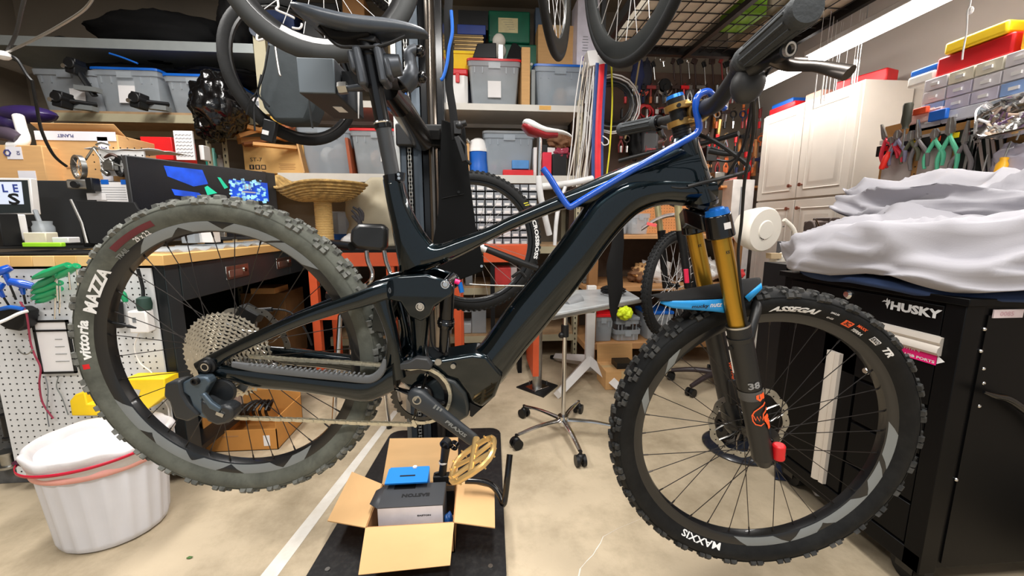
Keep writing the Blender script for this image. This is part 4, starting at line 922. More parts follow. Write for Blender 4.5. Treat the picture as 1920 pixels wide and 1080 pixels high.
for (pp, lab) in (([(134, 780), (130, 752), (140, 740), (158, 735), (163, 758), (196, 758), (196, 780)], 'yellow plastic tray left of the rear tyre above the waste bin'), ([(228, 712), (308, 710), (310, 742), (270, 772), (255, 755), (262, 732), (238, 728)], 'yellow plastic tray seen through the rear wheel')):
    y_ = 1.56; poly = [(at(x, y, y=y_)[0], at(x, y, y=y_)[2]) for x, y in pp]
    single(MB().prism(poly, lambda p, q, h: (p, h, q), y_, y_ + .075), 'tray', YELP, lab, 'tray', bev=.004)

# ---------- things on the bench
YB1 = 2.12
cab = thing('low_cabinet', 'low matte black cabinet standing along the workbench behind the tablet', 'cabinet', (-2.18, YB1 + .28, .986))
xa, xb, za, zb = R4(-30, 336, 258, 470, YB1)
zt = at(150, 338, y=YB1)[2] - .986
MB().box2((-.62, -.26, 0), (.40, .26, zt)).obj('body', mat('black_hutch', s(40, 42, 44), .55, var=.1), cab, bev=.004)
MB().box2((-.62, -.262, .02), (.40, -.258, .028)).obj('seam', BLACKM, cab)
mon = thing('monitor', 'white-edged monitor at the left edge showing blue letters LE and a dark S', 'monitor', at(20, 460, y=1.98))
o0 = np.array(mon.location); f_ = lambda px, py, y=1.98: at(px, py, y=y) - o0
MB().prism([(f_(x, y)[0], f_(x, y)[2]) for x, y in ((-40, 333), (56, 334), (64, 402), (-40, 405))], lambda p, q, h: (p, h, q), 0, .03).obj('bezel', WHITEP, mon, bev=.003)
MB().prism([(f_(x, y)[0], f_(x, y)[2]) for x, y in ((-38, 337), (52, 338), (59, 399), (-38, 401))], lambda p, q, h: (p, h, q), -.002, 0).obj('screen_border', BMET2, mon)
MB().prism([(f_(x, y)[0], f_(x, y)[2]) for x, y in ((-38, 341), (41, 341), (46, 383), (-38, 383))], lambda p, q, h: (p, h, q), -.003, -.0015).obj('screen', mat('pale_screen', s(205, 215, 235), .4, emit=.25, var=.02), mon)
DKB = mat('screen_blue_ink', s(50, 70, 150), .5)
text('L', DKB, mon, plane_fn(f_(9, 353, 1.976), (1, 0, 0), (0, 0, 1)), .035, bold=.03); text('E', DKB, mon, plane_fn(f_(29, 353, 1.976), (1, 0, 0), (0, 0, 1)), .035, bold=.03)
text('S', BMET, mon, plane_fn(f_(26, 373, 1.976), (1, 0, 0), (0, 0, 1)), .05, .048, bold=.03)
MB().box(f_(20, 404) + [0, .02, -.03], (.05, .02, .06)).box(f_(20, 404) + [0, .02, -.055], (.2, .12, .01)).obj('stand', BLACK, mon)
tab = thing('tablet', 'black screen leaning back with a pale silver edge, beside the rear tyre', 'tablet', at(170, 464, y=1.86)); o0 = np.array(tab.location); f_ = lambda px, py, y=1.86: at(px, py, y=y) - o0
pl = [(110, 374), (225, 377), (236, 390), (252, 400), (262, 466), (166, 457)]
q = MB().prism([(f_(x, y)[0], f_(x, y)[2]) for x, y in pl], lambda p, q, h: (p, h + (q) * .35, q), 0, .012).obj('glass', BLACKM, tab, bev=.003)
MB().tube([f_(110, 373) + [0, .05, 0], f_(140, 418) + [0, .03, 0], f_(163, 456)], .005, n=6).obj('silver_edge', ALU, tab)
MB().box((-.03, .10, .05), (.09, .10, .10)).obj('stand', BLACK, tab, bev=.004)
bigm = thing('monitor', 'large black monitor with a blue and teal picture, behind the top of the rear tyre', 'monitor', (0, 0, 0))
A_ = at(235, 290, y=2.02); zt_ = A_[2]; r_ = ray(516, 325); k_ = (zt_ - 1.1) / r_[2]; B_ = CAM + r_ * k_
ux = nrm(B_ - A_); W_ = np.linalg.norm(B_ - A_); bigm.location = tuple((A_ + B_) / 2 * [1, 1, 0] + [0, 0, .986]); bigm.rotation_euler = (0, 0, math.atan2(ux[1], ux[0])); zt_ -= .986
MB().box((0, .02, zt_ - .20), (W_, .035, .40)).obj('shell', mat('monitor_shell', s(52, 53, 55), .5), bigm, bev=.004)
MB().box((-.03, -.0005, zt_ - .195), (W_ - .07, .003, .375)).obj('screen', mat('dark_screen', s(14, 16, 22), .25, emit=.15), bigm)
MB().box((0, .06, .06), (.08, .03, .12)).box((0, .03, .006), (.26, .2, .012)).obj('stand', BLACK, bigm)
SCB = mat('screen_bright_blue', s(20, 70, 190), .4, emit=.45, var=.5, scale=9); SCT = mat('screen_teal', s(30, 180, 140), .4, emit=.6); SCI = mat('screen_ice', s(130, 180, 240), .4, emit=.7, var=.8, scale=30)
def sp(x, z): return (x, -.004, zt_ - z)
for nm, m_, poly in (('picture_blue', SCB, [(-.22, .03), (-.05, .03), (-.03, .10), (-.10, .12), (-.21, .08)]), ('picture_blue', SCB, [(-.20, .14), (-.08, .15), (-.05, .18), (-.19, .17)]), ('picture_teal', SCT, [(.02, .06), (.035, .06), (.07, .11), (.05, .12)]), ('picture_teal', SCT, [(-.05, .12), (-.035, .11), (.01, .145), (-.04, .16)])):
    v = [sp(*q) for q in poly]; MB().add(v, [tuple(range(len(v)))]).obj(nm, m_, bigm, flat=True)
rnd = random.Random(5); ice = MB()
for k in range(70):
    x, z = .08 + rnd.random() * .2, .055 + rnd.random() * .13; s_ = rnd.uniform(.006, .016); ice.box(sp(x, z), (s_ * 1.6, .001 + .0006 * (k % 4), s_), ry(rnd.uniform(-.4, .4)))
ice.obj('picture_ice', SCI, bigm, flat=True); MB().box(sp(.19, .12), (.22, .0008, .11)).obj('picture_field', SCB, bigm)
text('H:', WINK, bigm, plane_fn(sp(.18, .10) + np.array([0, -.004, 0]), (1, 0, 0), (0, 0, 1)), .032, bold=.02)
MB().box(sp(.18, .128) + np.array([0, -.004, 0]), (.08, .001, .008)).obj('picture_caption', WINK, bigm)
# papers, silver camera, clutter
for k, (a0, b0_, c0_, d0, lab) in enumerate(((176, 341, 250, 382, 'large white paper sheet taped with blue tape to the black cabinet'), (162, 362, 200, 375, 'small white note half under the taped sheet'))):
    x0, x1, z0, z1 = R4(a0, b0_, c0_, d0, YB1 - .006 - .003 * k); t = thing('paper_sheet', lab, 'paper', ((x0 + x1) / 2, YB1 - .006 - .003 * k, z0)); MB().box((0, 0, (z1 - z0) / 2), (x1 - x0, .0012, z1 - z0)).obj('sheet', PAPER, t)
    if not k:
        for dx in (-.2, .35): MB().box((dx * (x1 - x0), -.001, z1 - z0), (.035, .0012, .022)).obj('blue_tape', BLUEP, t)
        for q in range(6): MB().box((.0, -.001, (z1 - z0) * (.2 + .11 * q)), ((x1 - x0) * .7, .0006, .0016)).obj('print_line', GREYP, t)
t = thing('camera', 'small silver and black camera hung on the black cabinet front', 'camera', at(153, 356, y=YB1 - .03)); MB().box((0, 0, .025), (.095, .04, .045)).obj('body', ALU, t, bev=.008); MB().cyl((.0, -.02, .022), (.0, -.035, .022), .016, n=14).obj('lens', BLACK, t); MB().box((.055, 0, .025), (.03, .045, .06)).obj('grip', BLACK, t, bev=.004)
rnd = random.Random(11)
def sm(px0, py0, px1, py1, y, dep, m, name, label, cat, bev=.003, rot=0):
    c_, w_, d_, h_ = box_at(px0, py0, px1, py1, y, dep); t = MB().box((0, 0, h_ / 2), (w_, d_, h_)).obj(name, m, None, loc=tuple(c_), rot=(0, 0, rot), bev=bev); return tag(t, label, cat)
sm(12, 402, 42, 452, 1.80, .03, PAPER, 'paper_block', 'upright white paper block below the LE S monitor', 'paper')
sm(96, 445, 129, 456, 1.76, .05, WHITEP, 'small_box', 'small white box with a grey side on the bench, left of the tablet', 'box')
sm(42, 436, 88, 456, 1.78, .05, mat('cream', s(225, 215, 190), .6), 'small_box', 'cream box among the clutter behind the green ruler', 'box')
sm(40, 455, 115, 463, 1.715, .02, mat('lime_plastic', s(160, 225, 50), .4), 'ruler', 'lime green ruler lying on the bench edge', 'ruler')
single(MB().lathe([(0, 0), (.03, 0), (.034, .02), (.034, .06), (.028, .07), (.03, .085), (0, .085)], o=at(86, 452, y=1.86), n=16), 'jar', BIN2, 'translucent grey jar on the bench left of the tablet', 'jar')
single(MB().tube([at(66, 395, y=1.9), at(76, 420, y=1.86), at(88, 450, y=1.82)], .008, n=8), 'tube', GREYP, 'grey rod leaning beside the translucent jar', 'rod')
single(MB().box2((-1.93, 1.665, .987), (-1.50, 1.95, .993)), 'desk_mat', BLACKM, 'thin black mat on the near end of the butcher-block top', 'mat')
o = sm(-30, 400, 14, 462, 1.74, .06, BLACK, 'device', 'black device with a slanted face, cut by the left edge', 'device', rot=-.2)
t = thing('wavy_tray', 'clear wavy-edged plastic sheet lying on the bench behind the rear tyre', 'sheet', (-1.36, 2.3, .987))
MB().grid(lambda u, v: (-.16 + .24 * v + .004 * math.sin(u * 70), -.55 + 1.1 * u, .006 + .008 * math.sin(u * 60)), 60, 2).obj('sheet', BIN2, t, solid=.003)
sm(338, 436, 366, 456, 2.05, .06, BIN2, 'plastic_cup', 'clear plastic cup seen inside the top of the rear wheel', 'cup'); sm(372, 434, 400, 455, 2.1, .06, WHITEP, 'small_box', 'white box seen inside the top of the rear wheel', 'box')
sm(412, 434, 422, 444, 2.2, .02, STEEL, 'small_part', 'small steel fitting on the bench inside the rear wheel top', 'part')
# boxes on the black cabinet
zc = .986 + zt
KR = mat('carton_print_white', s(222, 220, 226), .7, var=.03); IND = mat('indigo_print', s(60, 62, 120), .6)
x0, x1, z0, z1 = R4(66, 238, 236, 336, 2.30)
cb = thing('cardboard_box', 'brown carton with white letter-printed tape, open, behind the wire motorcycle', 'box', ((x0 + x1) / 2 - .02, 2.44, zc)); w_, h_ = x1 - x0, z1 - zc
MB().box((0, 0, h_ * .45), (w_, .26, h_ * .9)).obj('carton', CARD, cb, bev=.003); MB().box((0, -.1, h_ * .96), (w_, .003, .10), rx(.9)).obj('flap', CARD, cb)
MB().box((0, -.133, h_ * .86), (w_ * .98, .002, .045)).obj('tape', KR, cb); MB().box((w_ * .32, -.133, h_ * .43), (.05, .002, h_ * .84)).obj('tape', KR, cb)
text('PLANET', IND, cb, plane_fn((-w_ * .12, -.135, h_ * .86), (-1, 0, 0), (0, 0, -1)), .016); text('PLANET', IND, cb, plane_fn((w_ * .32, -.135, h_ * .5), (0, 0, 1), (-1, 0, 0)), .018, .10)
MB().box((-.02, -.1331, h_ * .30), (.10, .001, .008)).obj('print_line', CARDD, cb)
x0, x1, z0, z1 = R4(-50, 270, 84, 334, 2.22)
cb = carton(((x0 + x1) / 2, 2.32, zc), x1 - x0, .18, z1 - zc, 'brown carton with white labels at the far left, below the white pipe elbow')
MB().box((.02, -.0915, .14), (.07, .002, .06)).obj('label_sticker', KR, cb); MB().box((.06, -.0915, .03), (.08, .002, .05)).obj('label_sticker', KR, cb); text('DI', IND, cb, plane_fn((.04, -.094, .14), (0, 0, 1), (-1, 0, 0)), .014)
MB().lathe([(.012, -.001), (.018, -.001), (.018, .001), (.012, .001)], o=(-.01, -.094, .14), ax=(0, 1, 0), n=6, closedprof=True).obj('print_ring', IND, cb)
single(MB().tube([at(34, 218, y=2.3), at(40, 240, y=2.28), at(46, 262, y=2.26), at(36, 272, y=2.25), at(20, 274, y=2.25)], .022, n=14, smooth=4), 'pipe_elbow', WHITEP, 'white plastic pipe elbow lying on the left carton', 'pipe')
single(MB().tube([at(-20, 250, y=2.25), at(15, 252, y=2.25), at(38, 262, y=2.25)], [.03, .035, .028], n=14, smooth=3), 'bottle', mat('dark_purple_grey', s(70, 60, 72), .3), 'dark glossy bottle lying at the far left edge above the cartons', 'bottle')
single(MB().sphere(at(50, 215, y=2.7), 1, 16, 9, (.16, .08, .05)).sphere(at(20, 228, y=2.7), 1, 12, 7, (.07, .06, .055)), 'helmet', mat('purple_shell', s(52, 36, 92), .35, coat=.3), 'dark purple helmet behind the cartons at far left', 'helmet')
x0, x1, z0, z1 = R4(262, 256, 326, 300, 2.5); sm(262, 256, 326, 300, 2.55, .2, REDP, 'box', 'bright red box behind the big monitor', 'box'); 
t = thing('printed_card', 'white card with rows of grey zigzag print standing behind the monitor', 'card', at(350, 300, y=2.55)); x0, x1, z0, z1 = R4(330, 245, 372, 300, 2.55)
MB().box((0, 0, (z1 - z0) / 2), (x1 - x0, .01, z1 - z0)).obj('card', PAPER, t)
for q in range(7): MB().tube([((i / 9 - .5) * (x1 - x0) * .85, -.006, (z1 - z0) * (.12 + .12 * q) + .006 * (i % 2)) for i in range(10)], .0012, n=4).obj('zigzag', GREYP, t)
sm(372, 272, 384, 300, 2.6, .06, WHITEP, 'small_box', 'white box with a red edge beside the zigzag card', 'box')
t = thing('white_panel', 'white perforated sheet behind the wire motorcycle', 'panel', at(235, 330, y=2.16)); x0, x1, z0, z1 = R4(190, 284, 282, 332, 2.16)
MB().box((0, 0, (z1 - z0) / 2), (x1 - x0, .008, z1 - z0)).obj('sheet', WHITEP, t)
hb = MB()
for i in range(9):
    for j in range(4): hb.cyl(((i - 4) * .032, -.0048, .03 + j * .034), ((i - 4) * .032, -.0040, .03 + j * .034), .0035, n=6)
stuff(hb.obj('holes', INK, t, flat=True))
t = thing('paper_sheet', 'crumpled white paper lying over the perforated sheet', 'paper', at(245, 284, y=2.2)); o0 = np.array(t.location)
MB().grid(lambda u, v: (-.17 + .34 * u, -.05 + .22 * v, .012 + .012 * noise3(u * 4, v * 4) - .01 * (1 - v)), 14, 6).obj('sheet', PAPER, t, solid=.002)
# miniature wire motorcycle
mc = thing('model_motorcycle', 'small silver wire-work motorcycle sculpture with a round front wheel', 'sculpture', at(190, 336, y=2.13)); o0 = np.array(mc.location)
f_ = lambda px, py, y=2.13: at(px, py, y=y) - o0
def ringpx(cx, cy, r, th, m_, nm, par, ry_=0):
    b = MB(); c = f_(cx, cy); b.lathe([(r - th, -.008), (r, -.010), (r, .010), (r - th, .008)], o=c, ax=(math.sin(ry_), math.cos(ry_), 0), n=32, closedprof=True); return b.obj(nm, m_, par)
w1 = ringpx(148, 314, .058, .012, STEEL, 'front_wheel', mc, .5); w2 = ringpx(228, 312, .05, .014, BLACK, 'rear_wheel', mc, .5)
sp_ = MB(); c = f_(148, 314)
for i in range(9): a = 2 * PI * i / 9; sp_.cyl(c, c + np.array([math.cos(a) * .04, 0, math.sin(a) * .047]), .0018, n=5)
sp_.obj('wheel_spokes', CHROME, w1)
fb_ = MB()
for pl in ([(160, 300), (172, 282), (178, 275)], [(176, 278), (192, 300), (210, 315)], [(178, 276), (205, 286), (225, 296), (236, 300)], [(190, 312), (208, 306), (228, 312)], [(180, 272), (190, 268), (206, 272)]): fb_.tube([f_(*q) for q in pl], .0045, n=6, smooth=3)
fb_.obj('wire_frame', STEEL, mc)
MB().box(f_(207, 312), (.05, .03, .04)).cyl(f_(200, 306), f_(212, 300), .014).cyl(f_(192, 318), f_(204, 328), .012).obj('engine', STEEL, mc, bev=.004)
MB().tube([f_(196, 296), f_(210, 290), f_(224, 296)], [.006, .014, .006], smooth=4, flat=.6).obj('seat', mat('brown_leather', s(70, 45, 35), .5), mc)
cord([at(60, 150, y=1.9), at(68, 195, y=1.92), at(78, 245, y=1.95), at(100, 290, y=2.0), at(125, 312, y=2.05)], .006, BLACK, 'cable', 'black cable dropping from the ceiling cord to the motorcycle sculpture', 'cable')
# ================================================================== BACK RACK
BEAM = mat('cream_steel_beam', s(176, 168, 140), .5, var=.05)
SHELFW = mat('white_shelf_edge', s(206, 202, 194), .5, var=.04)
MDF = mat('particle_board', s(170, 140, 105), .8, var=.12, scale=20)
GBEAM = mat('grey_steel_shelf', s(150, 156, 156), .45, .3, var=.05)
YR = 3.15
rack = thing('shelf_rack', 'cream slotted-steel shelf rack against the left half of the back wall', 'shelves', (-2.3, 3.42, 0))
rx_, ry2 = -2.3, 3.42
def slotted_post(x, y, z0, z1, par, m=BEAM):
    o = MB().box2((x - .019, y - .019, z0), (x + .019, y - .016, z1)).box2((x - .019, y - .019, z0), (x - .016, y + .03, z1)).obj('post', m, par)
    h = MB()
    for k in range(int((z1 - z0) / .045)): z = z0 + .03 + k * .045; h.box((x, y - .0195, z), (.010, .001, .012)).box((x, y - .0195, z - .009), (.006, .001, .010))
    stuff(h.obj('slots', INK, o, flat=True)); return o
for x in (-2.98, -1.955): slotted_post(x - rx_, 3.17 - ry2, 0, 1.82, rack)
for x in (-2.98, -1.955): MB().box2((x - rx_ - .019, 3.70 - ry2, 0), (x - rx_ + .019, 3.74 - ry2, 2.3)).obj('post', BEAM, rack)
def shelf(par, ox_, oy_, x0, x1, z, y0=YR, y1=3.72, board=MDF, edge=BEAM, th=.016, eh=.055):
    MB().box2((x0 - ox_, y0 + .004 - oy_, z - th), (x1 - ox_, y1 - oy_, z)).obj('shelf_board', board, par)
    MB().box2((x0 - ox_, y0 - oy_, z - th - eh), (x1 - ox_, y0 + .012 - oy_, z - th * (0 if edge in (SHELFW, GBEAM) else 1))).obj('shelf_beam', edge, par)
    MB().box2((x0 - ox_, y1 - .03 - oy_, z - th - eh), (x1 - ox_, y1 - oy_, z - th)).obj('shelf_beam', edge, par)
shelf(rack, rx_, ry2, -3.0, -1.60, 1.895)
shelf(rack, rx_, ry2, -3.0, -1.60, 1.50)
top = thing('steel_shelf', 'long grey steel shelf high on the back wall at upper left', 'shelf', (-2.4, 3.4, 2.31))
shelf(top, -2.4, 3.4 - 0, -3.55, -1.58, 2.365, board=GBEAM, edge=GBEAM, eh=.045)
for o in top.children: o.location.z -= 2.31
for x in (-3.2, -2.3, -1.7): MB().box((x + 2.4, 3.66 - 3.4, -.06), (.03, .2, .03)).obj('bracket', GBEAM, top)
rack2 = thing('shelf_rack', 'white-edged steel shelf rack behind the repair stand, loaded with bins', 'shelves', (-.35, 3.42, 0))
slotted_post(-1.845 + .35, 3.17 - ry2, 0, 2.05, rack2); slotted_post(.78 + .35, 3.17 - ry2, 0, 2.05, rack2)
MB().box2((-1.58 + .35, 3.16 - ry2, 1.9), (-1.50 + .35, 3.20 - ry2, 2.75)).obj('upright', BEAM, rack2)
for z in (2.45, 2.60): MB().cyl((-1.54 + .35, 3.155 - ry2, z), (-1.54 + .35, 3.13 - ry2, z), .045, n=20).obj('round_pad', mat('slate_pad', s(70, 78, 92), .5), rack2)
MB().box2((-1.86 + .35, 3.70 - ry2, 0), (-1.82 + .35, 3.74 - ry2, 2.0)).obj('post', BEAM, rack2); MB().box2((.76 + .35, 3.70 - ry2, 0), (.80 + .35, 3.74 - ry2, 2.0)).obj('post', BEAM, rack2)
shelf(rack2, -.35, ry2, -1.49, .80, 2.005, board=SHELFW, edge=SHELFW, eh=.03)
shelf(rack2, -.35, ry2, -1.49, .80, 1.487, board=MDF, edge=SHELFW, eh=.045)
shelf(rack2, -.35, ry2, -1.20, .80, .95, board=MDF, edge=BEAM); shelf(rack2, -.35, ry2, -1.20, .80, .62, board=MDF, edge=BEAM); shelf(rack2, -.35, ry2, -1.20, .80, .22, board=MDF, edge=BEAM)
MB().box((.565 + .35 - .06, YR - ry2 - .001, 1.985), (.09, .002, .03)).obj('yellow_tag', mat('manila_tag', s(220, 170, 90), .7), rack2)
# ---- left shelf bins
WAX = mat('grey_haze_plastic', s(150, 156, 162), .4, alpha=.75, var=.08)
storage_bin((-2.86, 3.42, 1.896), .42, .50, .27, None, 'grey translucent bin at the left end of the shelf, with a paper label', tape=(.25, .35, .10, .12), body=WAX, contents=(BLACK,), seed=1)
storage_bin((-2.47, 3.44, 1.896), .44, .54, .30, BLUEP, 'clear blue-lidded bin with a white paper label in the middle of the left shelf', tape=(-.05, .5, .11, .15), body=BIN2, contents=(GREYP, GREYD), seed=2)
storage_bin((-2.02, 3.44, 1.896), .40, .54, .27, BLUEP, 'clear blue-lidded bin with white cord inside, left of the black rubbish bag', tape=(.1, .4, .08, .15), body=BIN2, contents=(WHITEP, GREYP), seed=3)
def clamp_arm(p0, p1, label, m=BLACK):
    p0, p1 = np.array(p0), np.array(p1); t = thing('rack_arm', label, 'bike rack', p0); d = p1 - p0
    MB().tube([(0, 0, 0), d], .022, n=10, flat=.7).obj('arm', m, t); MB().box((0, 0, 0), (.06, .08, .10), ry(.2)).cyl((0, -.05, .01), (0, .05, .01), .035, n=16).obj('clamp_head', BLACK, t, bev=.006)
    MB().cyl((-.03, -.045, -.01), (-.03, -.055, -.01), .014, n=12).obj('knob', CHROME, t); MB().box(d * .6 + [0, 0, -.03], (.14, .05, .03), ry(.1)).obj('strap', GREYD, t)
A_ = at(118, 188, y=3.0); B_ = at(182, 200, y=3.12); clamp_arm(A_, B_ + [.0, 0, .01], 'black bike rack clamp arm in front of the leftmost bin')
A_ = at(262, 190, y=3.0); B_ = at(316, 196, y=3.12); clamp_arm(A_, B_, 'black bike rack clamp arm between the two blue-lidded bins')
A_ = at(142, 126, y=3.1); B_ = at(178, 180, y=3.13); clamp_arm(A_, B_, 'black bike rack arm standing upright between the bins')
BAGM = mat('black_refuse_bag', s(6, 6, 7), .2, spec=.5, bump=1., scale=9, bscale=22, var=.3)
def lumpbag(c, sc, m, name, label, cat, seed=0, amp=.25, n=40, k=26, freq=2.2, par=None):
    b = MB(); c = np.array(c, float); sc = np.array(sc)
    rs = []
    for i in range(k):
        t_ = PI * (.01 + .98 * i / (k - 1)); r = []
        for j in range(n):
            a = 2 * PI * j / n; e = np.array([math.sin(t_) * math.cos(a), math.sin(t_) * math.sin(a), math.cos(t_)]); q = 1 + amp * noise3(*(e * freq + seed)) + amp * .4 * noise3(*(e * freq * 3 + seed)); r.append(c + e * sc * q)
        rs.append(r)
    b.rings(rs)
    return b.obj(name, m, par, ang=70) if par is not None else single(b, name, m, label, cat, ang=70)
rb = lumpbag(at(412, 198, y=3.0), (.17, .15, .20), BAGM, 'rubbish_bag', 'shiny black rubbish bag heaped at the end of the left shelf', 'bag', 3, .2, 70, 46, 2.6)
lumpbag(at(395, 240, y=3.0) , (.09, .09, .09), BAGM, 'rubbish_bag', 'small knotted black plastic bag under the big rubbish bag', 'bag', 8, .25, 50, 30, 3)
lumpbag(np.array([-2.38, 3.46, 2.52]), (.47, .20, .165), mat('black_fabric', s(13, 13, 14), .85, spec=.2, bump=.3, scale=8), 'duffel_bag', 'long black soft bag on the top left grey shelf', 'bag', 5, .18)
lumpbag(np.array([-1.80, 3.40, 2.60]), (.12, .16, .19), BLACKM, 'helmet_bag', 'black rounded bag standing at the right end of the top grey shelf', 'bag', 6, .15)
lumpbag(np.array([-3.0, 3.40, 2.41]), (.16, .1, .04), BLACKM, 'folded_cloth', 'small black cloth lump at the left of the top grey shelf', 'cloth', 7, .3)
lumpbag(np.array([-2.62, 3.45, 2.235]), (.42, .16, .055), BLACKM, 'folded_cloth', 'flat black cloth stuffed above the left bins', 'cloth', 9, .3)
lumpbag(np.array([-1.98, 3.45, 2.235]), (.36, .16, .055), BLACKM, 'folded_cloth', 'black cloth lying over the blue-lidded bin beside the rubbish bag', 'cloth', 12, .3)
cord([at(205, 100, y=3.1), at(230, 108, y=3.1), at(258, 119, y=3.1)], .006, BLUEP, 'cord', 'blue elastic cord slanting above the middle left bin', 'cord')
# cords from the ceiling
cord([at(182, -20, y=1.6), at(160, 16, y=1.7), at(112, 48, y=1.8), at(60, 76, y=1.85), at(8, 100, y=1.9)], .005, ALU, 'cord', 'pale grey cord sagging across the upper left corner', 'cord')
cord([at(50, -20, y=1.7), at(40, 20, y=1.75), at(30, 62, y=1.82), at(14, 96, y=1.9)], .006, mat('charcoal_cord', s(58, 58, 60), .5), 'cord', 'dark grey cord dropping steeply at the upper left corner', 'cord')
cord([at(5, 102, y=1.9), at(30, 110, y=1.9), at(50, 140, y=1.9), at(60, 152, y=1.9)], .006, BLACK, 'cord', 'black cord running on from the cord junction at far left', 'cord')
single(MB().sphere(at(6, 104, y=1.89), .022, 10, 6, (1.3, 1, .8)), 'cord_connector', WHITEP, 'white connector where the ceiling cords meet at far left', 'connector')
# small bottles on the lower left shelf
for k, (px, w_, h_, m_, lab) in enumerate(((392, .045, .15, mat('teal_bottle', s(40, 150, 135), .35), 'teal bottle on the shelf left of the slotted posts'), (402, .04, .18, mat('pale_teal', s(120, 200, 185), .35), 'tall pale teal bottle on the shelf left of the slotted posts'), (413, .045, .13, WHITEP, 'white bottle next to the left slotted post'))):
    p = at(px, 300, y=3.3); b = MB().lathe([(0, 0), (w_ / 2, 0), (w_ / 2, h_ * .75), (w_ * .25, h_ * .85), (w_ * .25, h_), (0, h_)], n=16).obj('bottle', m_, None, loc=(p[0], 3.3, 1.501)); tag(b, lab, 'bottle')
# ---- centre rack: upper shelf (z 2.006)
zt = 2.006
def put(name, label, cat, px0, px1, py0, y, dep, z, m, bev=.004, rot=0):
    x0 = at(px0, 150, y=y)[0]; x1 = at(px1, 150, y=y)[0]; h = at((px0 + px1) / 2, py0, y=y)[2] - z
    return tag(MB().box((0, 0, h / 2), (x1 - x0, dep, h)).obj(name, m, None, loc=((x0 + x1) / 2, y + dep / 2, z), bev=bev, rot=(0, 0, rot)), label, cat)
t = thing('cooler', 'small white cooler with a red lid and latch on the upper shelf', 'cooler', (at(848, 160, y=3.2)[0], 3.35, zt))
MB().rings([[(x * k, y_ * k, z) for x, y_ in ((-.115, -.1), (-.09, -.12), (.09, -.12), (.115, -.1), (.115, .1), (.09, .12), (-.09, .12), (-.115, .1))] for k, z in ((.92, 0), (1, .05), (1, .22))]).obj('body', WHITEP, t)
MB().box((0, 0, .245), (.235, .25, .05)).obj('lid', REDP, t, bev=.012); MB().box((.04, -.128, .20), (.03, .012, .07)).obj('latch', REDP, t, bev=.004)
storage_bin((at(927, 150, y=3.2)[0], 3.42, zt), .40, .46, .335, REDP, 'clear red-lidded bin with a drawing on its label, on the upper shelf', tape=(.0, .38, .10, .12), body=BIN2, contents=(GREYP, WHITEP), seed=4)
storage_bin((at(1050, 150, y=3.2)[0], 3.42, zt), .40, .46, .31, BLUEP, 'clear blue-lidded bin with a teal tape roll inside, right end of the upper shelf', body=BIN, contents=(mat('teal_tape', s(60, 140, 145), .4), WHITEP, GREYP, CARD), seed=5)
put('cardboard_strip', 'narrow upright cardboard box between the two lidded bins', 'box', 978, 994, 88, 3.17, .3, zt, CARD)
b = put('spray_can', 'dark patterned can beside the blue-lidded bin on the upper shelf', 'can', 996, 1004, 130, 3.18, .05, zt, GREYD)
# things stacked above
zt2 = zt + .336
t = thing('buckled_strap', 'beige plastic tail brackets with a grey buckle on the red-lidded bin', 'bracket', (at(936, 95, y=3.25)[0], 3.27, zt2))
MB().sphere((0, 0, .15), .05, 12, 8, (1, .6, 1.1)).sphere((.0, 0, .08), .055, 12, 8, (1, .6, 1.1)).obj('bracket', mat('beige_plastic', s(205, 200, 190), .5), t); MB().box((.01, -.04, .05), (.04, .012, .12)).obj('buckle', STEEL, t, bev=.003)
single(MB().rings([[(-.18, -.14, 0), (.0, -.14, 0), (.0, .1, 0), (-.18, .1, 0)], [(-.14, -.12, .11), (.0, -.14, .11), (.0, .1, .11), (-.15, .1, .11)]]).xf(t=(at(932, 95, y=3.3)[0] - .01, 3.34, zt2)), 'tool_case', BLACK, 'black faceted case left of the beige bracket', 'case', bev=.006)
single(MB().rings([[(.0, -.14, 0), (.16, -.14, 0), (.16, .1, 0), (.0, .1, 0)], [(.02, -.12, .06), (.16, -.12, .05), (.16, .1, .05), (.02, .1, .06)], [(.05, -.1, .13), (.08, -.1, .13), (.08, .1, .13), (.05, .1, .13)]]).xf(t=(at(945, 95, y=3.3)[0] + .01, 3.34, zt2)), 'tool_case', BLACK, 'black peaked case right of the beige bracket', 'case', bev=.006)
# green boxes on a plank behind at greater height: a third shelf level
shelf(rack2, -.35, ry2, -1.49, .80, 2.33, y0=3.50, y1=3.72, board=MDF, edge=BEAM)
zb = 2.331
t = thing('storage_box', 'dark green box with a handwritten cream note, topmost of the green pair', 'box', (at(955, 50, y=3.5)[0], 3.6, 2.58)); MB().box((0, 0, .12), (.34, .2, .24)).obj('body', mat('dark_green_plastic', s(8, 100, 72), .35), t, bev=.01); MB().box((-.01, -.101, .13), (.16, .002, .11)).obj('note', mat('cream_note', s(222, 208, 160), .7), t)
for k in range(5): MB().box((-.02 + .01 * k, -.1025, .17 - .017 * k), (.09 - .01 * k, .001, .002)).obj('ink_line', GREYD, t)
t = thing('storage_box', 'dark green box with a white button, lower of the green pair', 'box', (at(965, 80, y=3.5)[0], 3.6, zb)); MB().box((0, 0, .122), (.38, .2, .243)).obj('body', mat('dark_green_plastic', s(8, 100, 72), .35), t, bev=.01); MB().cyl((.14, -.1, .09), (.14, -.105, .09), .011, n=14).obj('button', WHITEP, t)
carton((at(1045, 70, y=3.45)[0], 3.5, zt + .315), .33, .2, .36, 'tall brown carton behind the narrow hanging wheel')
